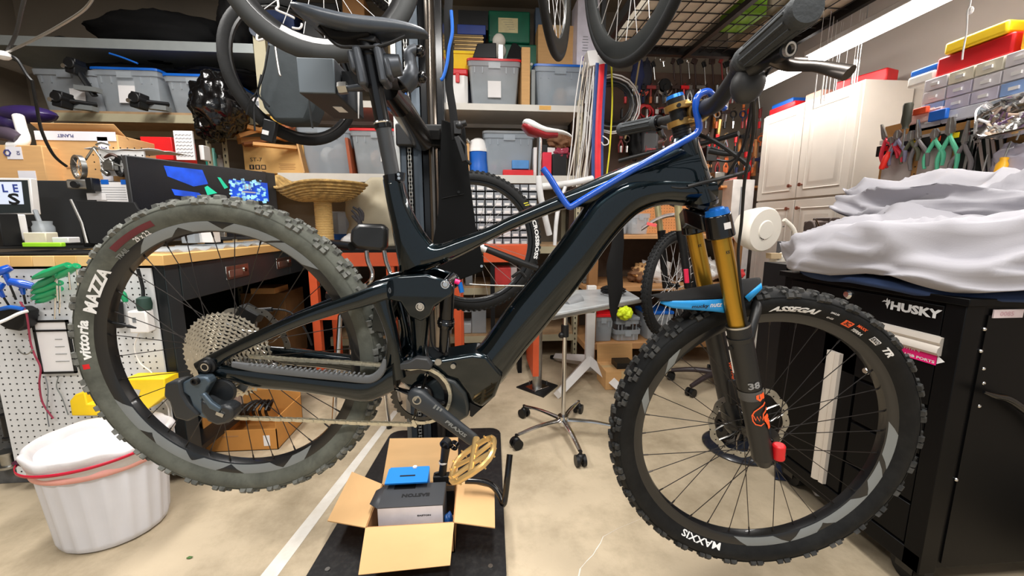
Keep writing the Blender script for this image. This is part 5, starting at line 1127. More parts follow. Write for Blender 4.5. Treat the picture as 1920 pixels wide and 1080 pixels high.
t = carton((at(1100, 70, y=3.3)[0], 3.36, zt + .315), .17, .2, .50, 'white product carton with a purple round seal, beside the broad hanging wheel', m=mat('white_carton', s(215, 210, 222), .6), tape=False); MB().cyl((-.02, -.101, .06), (-.02, -.103, .06), .022, n=20).obj('seal', mat('purple_seal', s(80, 50, 150), .5), t)
for q in range(6): MB().box((-.02, -.102, .12 + .02 * q), (.05 - .006 * (q % 3), .001, .004)).obj('print_line', GREYP, t)
put('grey_box', 'blue-grey box edge between the green boxes and the tall carton', 'box', 1003, 1022, 14, 3.62, .1, zb, mat('blue_grey', s(100, 118, 140), .5))
# yellow tub with stack of plates, blue pack
t = thing('tub', 'yellow plastic tub on the upper shelf behind the stand column', 'tub', (at(862, 110, y=3.3)[0], 3.38, zt + .285)); MB().rings([[(sx * .09 * k, sy * .09 * k, z) for sx, sy in ((-1, -1), (1, -1), (1, 1), (-1, 1))] for k, z in ((1, 0), (1.3, .10), (1.38, .10), (1.35, .12), (1.2, .12), (.95, .01))]).obj('body', YELP, t)
for k in range(11):
    tag(MB().box((0, 0, .006), (.23 - .004 * (k % 3), .15, .010)).obj('plate', mat('brass_plate', s(176, 146, 96), .3, .6) if k % 2 else mat('dark_brass', s(110, 90, 60), .4, .5), None, loc=(at(878, 60, y=3.35)[0] + .004 * (k % 2), 3.42, zt + .41 + k * .0135)), 'flat brass-coloured tray in the stack beside the yellow tub', 'tray', 'brass-coloured trays stacked beside the yellow tub')
tag(MB().box((0, 0, .035), (.22, .15, .07)).obj('blue_pack', mat('navy_pack', s(20, 50, 130), .4), None, loc=(at(884, 40, y=3.35)[0], 3.42, zt + .41 + 11 * .0135), bev=.004), 'dark blue carton with a white oval, on the brass tray stack', 'box')
single(MB().box2((at(858, 0, y=3.4)[0], 3.45, zt + .64), (at(915, 0, y=3.4)[0], 3.6, zt + .78)), 'dark_pack', BLACK, 'black item above the dark blue carton', 'box')
tag(MB().box((0, 0, .141), (.26, .2, .282)).obj('navy_case', mat('navy_case', s(18, 28, 60), .5), None, loc=(at(868, 130, y=3.4)[0] - .005, 3.60, zt), bev=.006), 'navy case standing behind the white cooler', 'case')
# left of the column on the upper shelf
for px, w_, h_, m_, lab, y_ in ((652, .1, .085, mat('glass_jar', s(180, 190, 188), .2, alpha=.8), 'low pale glass jar beside the stand clamp', 3.22), (656, .12, .14, GREYP, 'grey cylindrical tin behind the stand clamp', 3.4)):
    single(MB().lathe([(0, 0), (w_ / 2, 0), (w_ / 2, h_ * .7), (w_ * .4, h_ * .8), (w_ * .42, h_), (0, h_)], o=(at(px, 120, y=y_)[0], y_, zt), n=18), 'jar', m_, lab, 'jar')
tag(MB().box((0, 0, .14), (.36, .15, .28)).obj('yellow_crate', YELP, None, loc=(at(745, 90, y=3.4)[0], 3.42, zt), bev=.008), 'yellow crate behind the stand clamp', 'crate')
tag(MB().box((0, 0, .008), (.28, .2, .016)).obj('lime_folder', mat('lime_green', s(150, 215, 40), .5), None, loc=(at(745, 100, y=3.25)[0], 3.3, zt + .18), rot=(0, 0, 0)), 'lime green folder edge in front of the yellow crate', 'folder')
tag(MB().box((0, 0, .09), (.3, .18, .18)).obj('black_crate', BLACKM, None, loc=(at(745, 100, y=3.25)[0], 3.29, zt), bev=.006), 'black crate under the lime folder', 'crate')
tag(MB().box((0, 0, .03), (.1, .1, .06)).obj('yellow_block', mat('mustard', s(215, 165, 40), .5), None, loc=(at(722, 90, y=3.25)[0], 3.28, zt + .197), bev=.004), 'mustard block on the lime folder', 'box')
# stuff high up behind the saddle
for a in ((505, 560, -10, 'blue and white boxes high behind the hanging wheel', mat('dusty_blue', s(50, 70, 120), .5)), (575, 640, 5, 'black case high behind the saddle', BLACK), (650, 690, -6, 'tan box high beside the knobbly hanging tyre', CARDD), (730, 757, -8, 'olive and gold box stack left of the stand column', mat('olive_gold', s(120, 100, 60), .5))):
    put('box', a[3], 'box', a[0], a[1], a[2], 3.52, .18, zb, a[4])
# ---- centre rack lower shelf (z 1.488)
zl = 1.488
t = thing('cardboard_box', 'brown carton with printed handling symbols on the lower shelf, under the wood offcuts', 'box', (at(513, 300, y=3.2)[0], 3.36, zl)); MB().box((0, 0, .105), (.435, .30, .21)).obj('carton', mat('warm_carton', s(214, 170, 104), .8, var=.05), t, bev=.003)
text('ST-7', INK, t, plane_fn((-.13, -.1515, .10), (1, 0, 0), (0, 0, 1)), .028, .085, bold=0)
for k in range(3):
    o_ = MB().box((-.165 + .042 * k, -.1512, .045), (.034, .001, .034)).obj('print_symbol', INK, t); MB().box((-.165 + .042 * k, -.152, .045), (.010 + .006 * k, .001, .022)).obj('symbol_mark', CARD, o_)
for k in range(4): MB().box((.09, -.1512, .07 - .012 * k), (.12 - .015 * (k % 2), .001, .003)).obj('print_line', CARDD, t)
single(MB().box((at(572, 300, y=3.19)[0] - .02, 3.28, zl + .14), (.012, .26, .28), ry(-.16)), 'cardboard_sheet', CARD, 'cardboard sheet leaning on the right side of the symbol-printed carton', 'cardboard')
WPL = mat('pine_offcut', s(214, 160, 98), .7, var=.12, scale=10, stretch=(.2, 1, 1)); WPD = mat('dark_offcut', s(150, 95, 55), .7, var=.15)
for k, (xa, ya, xb, yb, th, yy, m_, lab) in enumerate(((440, 232, 492, 246, .026, 3.05, WPL, 'pine batten sticking out highest of the offcut pile'), (446, 255, 500, 240, .026, 3.09, WPL, 'pine offcut second from the top at the left of the pile'), (448, 264, 496, 262, .04, 3.15, mat('tan_block', s(200, 145, 80), .7), 'tan wood block in the middle left of the offcut pile'), (455, 270, 515, 262, .018, 3.12, WPD, 'dark brown board slanting through the offcut pile'), (474, 270, 556, 278, .022, 3.06, WPL, 'long pale pine slat at the bottom of the offcut pile'), (508, 250, 540, 262, .03, 3.13, WPL, 'short pine offcut below the hanging tyre'), (458, 273, 560, 281, .016, 3.2, WPD, 'thin brown board lying directly on the symbol-printed carton'))):
    A_, B_ = at(xa, ya, y=yy), at(xb, yb, y=yy + .14); d = B_ - A_; ln = np.linalg.norm(d); q = MB().box((0, 0, 0), (ln, .06, th)); u = nrm(d); v_ = nrm(np.cross([0, 0, 1], u)); w__ = np.cross(u, v_)
    q.xf(np.array([u, v_, w__]).T, (A_ + B_) / 2); single(q, 'wood_offcut', m_, lab, 'wood', bev=.002)
GLV = mat('tan_leather', s(205, 160, 62), .7, bump=.3)
lumpbag(at(520, 232, y=3.2), (.07, .05, .06), GLV, 'work_glove', 'yellow-tan leather glove on the offcut pile inside the hanging tyre', 'glove', 14, .5); lumpbag(at(540, 245, y=3.15), (.05, .05, .035), mat('brown_leather2', s(150, 85, 50), .6), 'work_glove', 'brown leather glove on the offcut pile inside the hanging tyre', 'glove', 15, .5)
t = thing('cardboard_box', 'small white carton with grey print, right of the rubbish bag', 'box', (at(474, 200, y=3.12)[0], 3.25, 1.896)); MB().box((0, 0, .06), (.11, .15, .12)).obj('carton', mat('white_pink_carton', s(212, 206, 208), .6), t, bev=.002)
MB().box((-.01, -.0755, .08), (.05, .001, .03)).obj('print', GREYP, t)
storage_bin((at(610, 290, y=3.2)[0], 3.42, zl), .40, .44, .335, None, 'clear lidless bin full of white cotton stuffing on the lower shelf', body=BIN, contents=(mat('cotton', s(222, 220, 214), .9), mat('cotton_grey', s(150, 145, 138), .9), mat('cotton', s(222, 220, 214), .9), mat('cotton_tan', s(150, 120, 95), .9)), seed=6)
single(MB().box((at(655, 300, y=3.18)[0], 3.3, zl + .13), (.022, .26, .26), ry(-.08)), 'wood_board', mat('red_brown_wood', s(150, 72, 36), .6, var=.12), 'red-brown board standing between two clear bins on the lower shelf', 'board')
storage_bin((at(708, 290, y=3.2)[0], 3.42, zl), .40, .44, .34, REDP, 'clear red-lidded bin behind the seatpost on the lower shelf', tape=(.35, .45, .10, .09), body=BIN2, contents=(GREYP, mat('peach', s(215, 180, 160), .8), GREYP), seed=7)
single(MB().box2((at(768, 0, y=3.4)[0], 3.30, zl), (at(850, 0, y=3.4)[0], 3.5, zl + .2)), 'dark_box', BLACKM, 'black box behind the stand column on the lower shelf', 'box')
carton((at(868, 300, y=3.2)[0], 3.32, zl), .10, .22, .24, 'narrow brown carton left of the blue water jug', tape=False)
t = thing('water_jug', 'blue water jug with a white screw lid on the lower shelf', 'jug', (at(897, 300, y=3.2)[0], 3.28, zl)); MB().lathe([(0, 0), (.078, 0), (.08, .02), (.076, .08), (.072, .12), (.078, .17), (.08, .185), (0, .185)], n=28).obj('body', BLUEP, t)
MB().lathe([(0, .185), (.084, .185), (.084, .205), (.078, .215), (.072, .24), (.058, .275), (.03, .29), (0, .29)], n=28).obj('lid', WHITEP, t); MB().cyl((-.07, -.05, .25), (-.09, -.06, .275), .014, n=12).obj('spout', ALU, t)
storage_bin((at(955, 290, y=3.2)[0], 3.42, zl), .40, .44, .34, GREYP, 'clear grey-lidded bin with pink and cream cloth inside, beside the jug', body=BIN, contents=(mat('pink_cloth', s(225, 120, 160), .8), mat('cream_cloth', s(225, 215, 175), .8), GREYP), seed=8)
for px, m_, lab, h_, w_ in ((1008, PAPER, 'white leaflet box behind the red-and-white saddle', .22, .06), (1022, BLACK, 'black box between the white boxes on the lower shelf', .24, .04), (1034, PAPER, 'white box with a red disc behind the red-and-white saddle', .22, .06)):
    o = single(MB().box((at(px, 290, y=3.2)[0], 3.26, zl + h_ / 2), (w_, .1, h_)), 'box', m_, lab, 'box', bev=.002)
    if px == 1034: MB().cyl((0, -.051, h_ * .62), (0, -.053, h_ * .62), .018, n=18).obj('red_disc', REDP, o)
lumpbag(at(1050, 265, y=3.22), (.09, .06, .06), mat('brown_hair', s(120, 82, 55), .8, bump=.5), 'cloth_bundle', 'brown fuzzy bundle behind the red-and-white saddle', 'cloth', 21, .5); lumpbag(at(1052, 290, y=3.22), (.06, .05, .05), mat('wine_plastic', s(160, 60, 80), .3, bump=.5), 'cloth_bundle', 'wine-red wrapped bundle under the brown one', 'cloth', 22, .5)
# ---- below the lower shelf
CANVAS = mat('beige_canvas', s(186, 176, 152), .8, var=.07, scale=6, bump=.15)
def tarp(u, v):
    x = -1.0 + .62 * u; z = .95 + .50 * v * (1 - .35 * max(0, .35 - u) / .35) ; return (x + .03 * noise3(u * 5, v * 3), 3.10 + .03 * noise3(u * 4, v * 4, 3) - .10 * (1 - abs(2 * u - 1) ** 2) * (1 - v * .6), z)
drape(tarp, 26, 20, 'canvas_bag', CANVAS, 'large beige canvas bag under the lower shelf, behind the seat tube', 'bag')
t = thing('storage_bin', 'pale grey bin with a blue base strip behind the scratching post', 'bin', (at(628, 410, y=3.1)[0], 3.25, .99)); MB().box((0, 0, .13), (.13, .2, .17)).obj('tub', BIN2, t, bev=.006); MB().box((0, 0, .022), (.135, .2, .044)).obj('base', BLUEP, t, bev=.004)
for k, (px, py, m_, w_, h_, lab) in enumerate(((703, 425, WHITEP, .09, .14, 'white carton at the right of the beige canvas bag'), (716, 405, BLUEP, .10, .26, 'bright blue carton next to the seat tube'), (722, 365, mat('cyan_box', s(90, 170, 215), .5), .06, .15, 'pale cyan carton above the bright blue one'))):
    p = at(px, py + 30, y=2.98 + .02 * k); single(MB().box((p[0], 3.02 + .05 * k, (.953 if k < 2 else 1.22) + h_ / 2), (w_, .05, h_)), 'box', m_, lab, 'box', bev=.002)
RO = mat('orange_steel', s(205, 84, 44), .45, var=.06)
crt = thing('work_table', 'orange-red steel table with square legs behind the seat tube', 'table', (-.62, 2.86, 0))
MB().box((0, 0, .935), (1.04, .40, .026)).obj('top', BLACKM, crt, bev=.003); MB().box((0, -.19, .88), (1.0, .02, .09)).obj('apron', RO, crt)
for x in (-.48, .02, .46):
    for y in (-.17, .17): MB().box((x, y, .46), (.05, .05, .92)).obj('leg', RO, crt, bev=.003)
MB().box((.0, -.18, .50), (.96, .02, .05)).obj('rail', RO, crt)
# clutter on that table
for k, (px, py, m_, r_, lab) in enumerate(((567, 410, WHITEP, .035, 'white round cap among the red tools by the monitor'), (572, 412, REDP, .045, 'bright red tool head beside the scratching post'), (585, 425, mat('wine', s(150, 30, 50), .5), .05, 'dark red tool bag beside the scratching post'), (615, 432, REDP, .04, 'red tool grip right of the scratching post'), (700, 430, WHITEP, .06, 'white rag pile behind the black stool pad'), (660, 447, WHITEP, .06, 'low white plastic tray on the orange table'))):
    p = at(px, py + 18, y=2.78); lumpbag((p[0], 2.80, .95 + r_ * .8 + (.06 if k < 3 else 0)), (r_ * 1.2, r_ * .8, r_ * .75), m_, 'tool', lab, 'tool', 30 + k, .3, 18, 12)
gl = thing('glove', 'dark grey work glove standing upright with bent fingers', 'glove', (at(675, 430, y=2.72)[0], 2.74, .949)); f_ = lambda px, py: at(px, py, y=2.72) - np.array(gl.location)
MB().tube([(0, 0, 0), f_(676, 425), f_(674, 412)], [.028, .026, .024], n=10, flat=.6).obj('palm', mat('charcoal_glove', s(58, 55, 58), .8), gl)
for pl in ([(677, 412), (674, 398), (662, 388)], [(674, 412), (667, 402), (659, 394)], [(671, 415), (664, 408), (660, 404)], [(679, 414), (680, 400), (672, 390)]): MB().tube([f_(*q) for q in pl], [.011, .010, .007], n=8, smooth=3).obj('finger', mat('charcoal_glove', s(58, 55, 58), .8), gl)
# cat scratching post with woven bowl
cat = thing('scratching_post', 'tan rope scratching post topped by a woven seagrass bowl', 'cat furniture', (at(603, 440, y=2.74)[0], 2.80, .949))
c_ = np.array(cat.location); zr = at(600, 374, y=2.74)[2] - c_[2]
ROPE = mat('sisal_rope', s(214, 180, 118), .85, var=.08)
q = MB()
for k in range(int(zr / .011)): q.lathe([(.052, 0), (.0575, .0055), (.052, .011)], o=(0, 0, k * .011), n=24)
q.cyl((0, 0, 0), (0, 0, zr), .05); q.obj('rope_post', ROPE, cat); MB().cyl((0, 0, 0), (0, 0, .012), .055).obj('foot', BLACKM, cat)
SEAG = mat('seagrass_weave', s(200, 164, 100), .8, var=.3, scale=26, dirt=s(110, 76, 36), dirt_amt=.6, dirt_scale=40)
def bowl(u, v):
    a = 2 * PI * u; r = .04 + .21 * v ** .8; lip = .11 * v ** 2.2 + (.055 * max(0, math.cos(a - PI)) ** 8 - .045 * max(0, math.cos(a - PI * 1.25)) ** 6 * 1) * v; return (r * math.cos(a) * 1.12, r * math.sin(a), zr + .0 + lip)
wv = MB(); wv.grid(bowl, 60, 12); bw = wv.obj('woven_bowl', SEAG, cat, solid=.012)
wr = MB()
for k in range(11):
    v = (k + 1) / 11; pts = [np.array(bowl(i / 60, v)) + [0, 0, -.006] + nrm([math.cos(2 * PI * i / 60), math.sin(2 * PI * i / 60), 0]) * (.006 + .0045 * ((i + k) % 2)) for i in range(60)]
    MB().tube(pts, .0072, n=5, closed=True).obj('woven_strand', SEAG, bw)
# stool with the black pad
st = thing('stool', 'black stool with a rounded back pad on two bent chrome tubes, behind the bike', 'stool', (-.66, 2.12, 0)); o0 = np.array(st.location); f_ = lambda px, py, y: at(px, py, y=y) - o0
LEATH = mat('black_vinyl', s(26, 27, 28), .32, coat=.1)
yp = 2.0; pc_ = [f_(x, y, yp) for x, y in ((660, 430), (675, 419), (722, 420), (728, 430), (727, 462), (720, 471), (672, 466), (658, 455))]
MB().prism([(p[0], p[2]) for p in pc_], lambda a, b_, h: (a, h + pc_[0][1] - 0, b_), -.03, .03).obj('back_pad', LEATH, st, bev=.018)
for pl in ([(687, 470), (690, 490), (698, 512), (692, 530)], [(720, 470), (724, 490), (731, 510), (730, 526)]): MB().tube([f_(x, y, yp + .02) for x, y in pl] + [f_(pl[-1][0] - 30, 548, 2.2)], .011, n=10, smooth=4).obj('back_tube', CHROME, st)
MB().lathe([(0, 0), (.17, 0), (.185, .02), (.18, .045), (.15, .06), (0, .065)], o=(0, .1, .70), n=32).obj('seat', LEATH, st)
for k in range(4):
    a = R_(45 + 90 * k); MB().tube([(.08 * math.cos(a), .1 + .08 * math.sin(a), .70), (.13 * math.cos(a), .1 + .13 * math.sin(a), .62), (.21 * math.cos(a), .1 + .21 * math.sin(a), .012)], .012, n=10).obj('leg', CHROME, st); MB().cyl((.21 * math.cos(a), .1 + .21 * math.sin(a), 0), (.21 * math.cos(a), .1 + .21 * math.sin(a), .02), .015, n=10).obj('rubber_foot', BLACK, st)
MB().tube([(.185 * math.cos(a), .1 + .185 * math.sin(a), .22) for a in [2 * PI * i / 24 for i in range(24)]], .008, closed=True).obj('foot_ring', CHROME, st)
MB().tube([f_(660, 462, 2.02), f_(625, 458, 2.2), f_(615, 456, 2.3)], .022, n=10).obj('arm', BLACK, st)
# ================================================================== REPAIR STAND
BASEM = mat('black_base_plate', s(17, 18, 20), .45, var=.15, dirt=s(110, 108, 104), dirt_amt=.10, dirt_scale=60)
stand = thing('repair_stand', 'tall motorised bike repair stand on a wide black floor plate, clamping the seatpost', 'repair stand', (-.24, 1.58, 0)); so = np.array(stand.location)
bp = []
for (cx, cy, a0) in ((.035, 1.95, 0), (-.43, 1.96, 90), (-.50, 1.13, 180), (.01, 1.09, 270)):
    for i in range(5): a = R_(a0 + 22.5 * i); bp.append((cx + .06 * math.cos(a), cy + .06 * math.sin(a)))
MB().prism(bp, lambda a, b_, h: (a - so[0], b_ - so[1], h), 0, .012).obj('floor_plate', BASEM, stand, bev=.002)
for x, y in ((.02, 1.12), (-.50, 1.15)): MB().cyl((x - so[0], y - so[1], .012), (x - so[0], y - so[1], .016), .008, n=10).obj('bolt', STEEL, stand)
ZT = 2.75
cx, cy = -.265, 1.90                               # column centre
def cb_(x0, x1, y0, y1, m, nm, z0=.012, z1=ZT, bev=0): return MB().box2((cx + x0 - so[0], cy + y0 - so[1], z0), (cx + x1 - so[0], cy + y1 - so[1], z1)).obj(nm, m, stand, bev=bev)
EXT = mat('anodised_extrusion', s(88, 96, 104), .35, .7)
cb_(-.105, -.085, -.05, .05, ALU, 'side_rail'); cb_(-.085, -.005, -.035, .05, EXT, 'extrusion'); cb_(-.005, .01, -.05, .05, EXT, 'side_rail'); cb_(.012, .115, -.045, .06, GLOSSBLK, 'mast', bev=.004)
cb_(-.060, -.028, -.037, -.034, BLACKM, 'chain_channel')
MB().cyl((cx + .062 - so[0], cy - .055 - so[1], .012), (cx + .062 - so[0], cy - .055 - so[1], ZT), .022, n=22).obj('lift_tube', mat('bronze_chrome', s(120, 112, 104), .18, .95), stand)
lc = MB()
for sg in (-1, 1): lc.box((sg * .006, 0, 0), (.003, .006, .017))
lc.cyl((-.008, 0, -.008), (.008, 0, -.008), .003, n=6); lc.cyl((-.008, 0, .008), (.008, 0, .008), .003, n=6)
c0_ = lc.obj('chain_link', ALU, stand, flat=True); n_l = int((ZT - .05) / .016)
for k in range(n_l):
    z = .04 + k * .016
    if k < 45 and 40: pass
    o = c0_ if k == 0 else c0_.copy()
    if k: COL.objects.link(o)
    o.location = (cx - .044 - so[0], cy - .041 - so[1], z); o.scale.x = 1.0 if k % 2 else .72
# carriage and the clamp arm reaching forward
car = MB().box2((cx - .09 - so[0], cy - .10 - so[1], 1.44), (cx + .12 - so[0], cy - .052 - so[1], 1.53)).obj('carriage', BLACK, stand, bev=.006)
f_ = lambda px, py, y: at(px, py, y=y) - so
GRYM = mat('grey_cast_metal', s(74, 78, 84), .38, .4)
MB().cyl(f_(740, 182, 1.18), f_(792, 262, 1.80), .032, .046, n=24).obj('arm_tube', mat('smoked_tube', s(88, 84, 80), .2, .8), stand)
MB().cyl(f_(725, 165, 1.10), f_(748, 195, 1.22), .030, .036, n=24).obj('arm_collar', GLOSSBLK, stand)
MB().cyl(f_(733, 176, 1.16), f_(738, 183, 1.185), .038, .038, n=24).obj('blue_band', BLUEA, stand)
MB().box(f_(800, 250, 1.78), (.12, .12, .04), rx(.3)).obj('arm_bracket', BLACKM, stand, bev=.004)
SC = FB.P(699, 128, 0); SCw = np.array(RB) @ SC + TB - so
sdw = np.array(RB) @ sd; ua = nrm(np.cross(sdw, [0, 1, 0])); va = np.cross(ua, sdw)
cl = MB(); Mx = np.array([ua, va, sdw]).T
for sx in (-1, 1):
    b = MB().box((sx * .021, 0, 0), (.018, .055, .075)).box((sx * .034, -.01, .01 * sx), (.012, .04, .04)); b.xf(Mx, SCw); cl.add(b.v, b.f)
jaw = cl.obj('clamp_jaw', GRYM, stand, bev=.006)
MB().cyl(SCw + ua * -.03, SCw + ua * -.058, .024, .020, n=18).obj('clamp_boss', GRYM, stand)
MB().cyl(SCw + ua * .03 + va * .02, f_(745, 150, 1.10), .024, .024, n=16).obj('clamp_neck', BLACK, stand)
MB().tube([f_(757, 160, 1.0), f_(770, 145, 1.0), f_(771, 122, 1.0), f_(768, 100, 1.0), f_(782, 93, 1.0)], [.022, .022, .013, .014, .012], n=12, smooth=4).obj('cam_lever', GRYM, stand)
MB().sphere(f_(787, 96, 1.0), .013, 14, 8).obj('knob', GLOSSBLK, stand); MB().sphere(f_(791, 145, 1.0), .013, 14, 8).obj('knob', GLOSSBLK, stand)
MB().cyl(f_(752, 160, 1.03), f_(785, 150, 1.02), .018, .014, n=16).obj('cam_hub', GLOSSBLK, stand)
# square steel tube on the far side of the clamp with its bolt
bt_ = thing('square_tube', 'grey square steel tube end pointing at the camera beside the clamp', 'tube', at(596, 176, y=1.0)); o0 = np.array(bt_.location)
x0, x1, z0, z1 = R4(556, 104, 632, 174, 1.0); w_, h_ = x1 - x0, z1 - z0
MB().box((0, .11, h_ / 2), (w_, .22, h_)).obj('tube', mat('dark_grey_steel', s(42, 45, 48), .5), bt_, bev=.003); MB().box((0, -.001, h_ / 2), (w_ * .97, .004, h_ * .97)).obj('end_cap', mat('slate_end_cap', s(100, 110, 118), .5, var=.04), bt_, bev=.002)
MB().box((.01, .12, -.0012), (.022, .05, .001)).obj('warning_label', PAPER, bt_); MB().box((.07, .06, h_ * .62), (.05, .05, .03)).obj('bracket', BLACK, bt_)
o0b = at(645, 166, y=1.0); hb_ = thing('clamp_bolt', 'steel hex bolt with its rod joining the square tube to the clamp', 'bolt', o0b)
MB().lathe([(0, 0), (.013, 0), (.014, .006), (.013, .02), (0, .02)], o=(-.012, 0, 0), ax=(1, 0, .1), n=6).obj('hex_head', STEEL, hb_); MB().cyl((.005, 0, 0), (.06, 0, .008), .0065, n=10).obj('rod', GRYM, hb_)
# black apron panel hanging right of the mast
AP = mat('black_panel_fabric', s(9, 10, 11), .8, var=.12, spec=.15)
ap = thing('fabric_panel', 'black stitched fabric panel with a rivet hanging at the right side of the stand', 'panel', at(862, 540, y=1.75)); o0 = np.array(ap.location)
MB().prism([((at(x, y, y=1.75) - o0)[0], (at(x, y, y=1.75) - o0)[2]) for x, y in ((828, 225), (872, 240), (880, 330), (893, 430), (908, 495), (905, 508), (868, 522), (820, 545), (800, 520), (822, 400))], lambda a, b_, h: (a, h, b_), -.015, .015).obj('panel', AP, ap, bev=.004)
for x, y in ((903, 499), (860, 360)): MB().cyl(at(x, y, y=1.735) - o0, at(x, y, y=1.73) - o0, .006, n=12).obj('rivet', CHROME if x > 900 else BLACK, ap)
for pl in ([(829, 372), (852, 367), (870, 364)], ): MB().tube([at(x, y, y=1.733) - o0 for x, y in pl], .0015, n=4).obj('seam', BLACKM, ap)
single(MB().tube([at(x, y, y=1.68) for x, y in ((842, -10), (840, 40), (843, 110), (842, 160), (848, 200), (852, 232), (855, 262))], .006, n=6, smooth=3, flat=3.0), 'strap', BLACKM, 'long black webbing strap hanging beside the mast', 'strap')
single(MB().tube([at(x, y, y=1.66) for x, y in ((846, 20), (848, 60), (842, 90), (838, 120), (831, 145), (826, 150))], .0065, n=8, smooth=4), 'strap', BLUEP, 'bright blue strap hanging beside the mast', 'strap')
b = MB(); c = at(858, 240, y=1.66); b.box(c, (.03, .02, .05)).cyl(c + [.0, 0, .01], c + [.035, 0, .02], .012).box(c + [.01, 0, -.08], (.02, .015, .1), ry(-.3)).sphere(at(861, 236, y=1.66), .018).tube([c + [0, 0, -.03], c + [.03, 0, -.07], c + [.03, 0, -.12], c + [.05, 0, -.14]], .007)
single(b, 'hand_control', BLACK, 'black switch bracket with a small ball knob on the mast right side', 'bracket', bev=.003)
# ================================================================== WHEELS HUNG FROM THE CEILING
def wheel_px(cx_, cy_, y, R, wt, label, **k):
    return bicycle_wheel(at(cx_, cy_, y=y), R, wt, label, **k)
WSP = mat('white_spoke', s(215, 215, 215), .4)
wheel_px(598, -84, 1.60, .352, .052, 'big hanging wheel with white-lettered rim, above the square tube', rotz=.12, deep=.03, rimdecal=WINK, sm=WSP, tm=mat('grey_black_tyre', s(48, 50, 50), .6), knob=0)
w2 = wheel_px(556, 140, 2.25, .345, .042, 'gravel wheel hanging behind, holding a black pannier bag', rotz=.85, deep=.02, nsp=0)
wheel_px(702, -130, 2.3, .34, .05, 'knobbly hanging wheel cut by the top edge, right of the saddle', rotz=1.32, deep=.03, knob=60, rimdecal=WINK, sm=WSP)
w4 = wheel_px(1040, -84, 1.62, .345, .026, 'narrow-looking carbon wheel hanging nearly edge-on', rotz=1.20, deep=.055, sm=WSP, rimm=mat('satin_carbon', s(44, 46, 46), .3), roll=0, tilt=0)
w5 = wheel_px(1188, -118, 1.30, .345, .028, 'deep carbon wheel hanging beside the edge-on one, under the ceiling rack', rotz=-1.42, deep=.05, sm=WSP, rimm=mat('satin_carbon', s(44, 46, 46), .3), tilt=.10)
def hook_for(t_, lab, R=.34):
    p = np.array(t_.location); h = thing('ceiling_hook', lab, 'hook', (p[0], p[1], p[2] + R - .05)); MB().tube([(0, 0, 0), (.0, .02, .012), (0, .02, .05), (0, 0, 2.98 - p[2] - R + .05)], .004, n=6, smooth=3).obj('hook', STEEL, h); MB().cyl((0, 0, 2.97 - p[2] - R + .05), (0, 0, 2.98 - p[2] - R + .05), .02).obj('flange', STEEL, h)
PB = mat('slate_pannier', s(44, 52, 56), .7, var=.1, bump=.15)
pb_ = thing('pannier_bag', 'slate-grey pannier bag tied inside the hanging gravel wheel', 'bag', at(545, 236, y=2.12)); o0 = np.array(pb_.location)
rs = []
for (xa, xb, y) in ((505, 552, 82), (500, 572, 110), (494, 586, 150), (490, 592, 180), (498, 590, 205), (520, 578, 232)):
    A_, B_ = at(xa, y, y=2.10) - o0, at(xb, y, y=2.10) - o0; rs.append([(A_[0], -.05, A_[2]), (B_[0], -.05, B_[2]), (B_[0] + .02, .07, B_[2]), (A_[0] + .02, .07, A_[2])])
MB().rings(rs).obj('body', PB, pb_, bev=.02); MB().tube([at(578, 175, y=2.03) - o0, at(583, 220, y=2.03) - o0, at(586, 240, y=2.03) - o0], .010, n=6, flat=.3).obj('strap', mat('charcoal_strap', s(40, 44, 46), .7), pb_)
for pl in ([(504, 85), (496, 130), (485, 165), (478, 178)], [(490, 140), (484, 175), (495, 190), (505, 200)], [(478, 178), (468, 190), (462, 215)], [(482, 180), (476, 200), (478, 245)]): MB().tube([at(x, y, y=2.02) - o0 for x, y in pl], .0045, n=5, smooth=3).obj('lace', BLACK, pb_)
for lab, pl, m_ in (('white bent wire hook left of the big hanging wheel', [(505, 60), (490, 55), (482, 68), (485, 76), (508, 68)], WHITEP), ('white wire hook inside the big hanging wheel', [(520, -5), (522, 12), (518, 18), (540, 28), (552, 34)], WHITEP), ('white hook tip beside the saddle tail', [(566, 44), (565, 50), (560, 54), (548, 52)], WHITEP), ('grey rod with a hook hanging in front of the pannier', [(515, 78), (519, 110), (524, 138), (527, 142)], ALU)):
    single(MB().tube([at(x, y, y=1.95) for x, y in pl], .0045, n=6, smooth=3), 'wire_hook', m_, lab, 'hook')
t = thing('pouch', 'black lace-ended toggle pouch with white print hanging below the pannier', 'pouch', at(507, 262, y=2.1)); MB().box((0, 0, .04), (.06, .03, .10), ry(.25)).obj('pouch', BLACK, t, bev=.005); MB().box((-.012, -.017, .03), (.03, .002, .02), ry(.25)).obj('patch', PAPER, t)
single(MB().cyl(at(672, 160, y=1.15), at(672, 222, y=1.15), .0035, .0015, n=8), 'wire_tie', WHITEP, 'white tie strap hanging below the clamp bolt', 'tie')
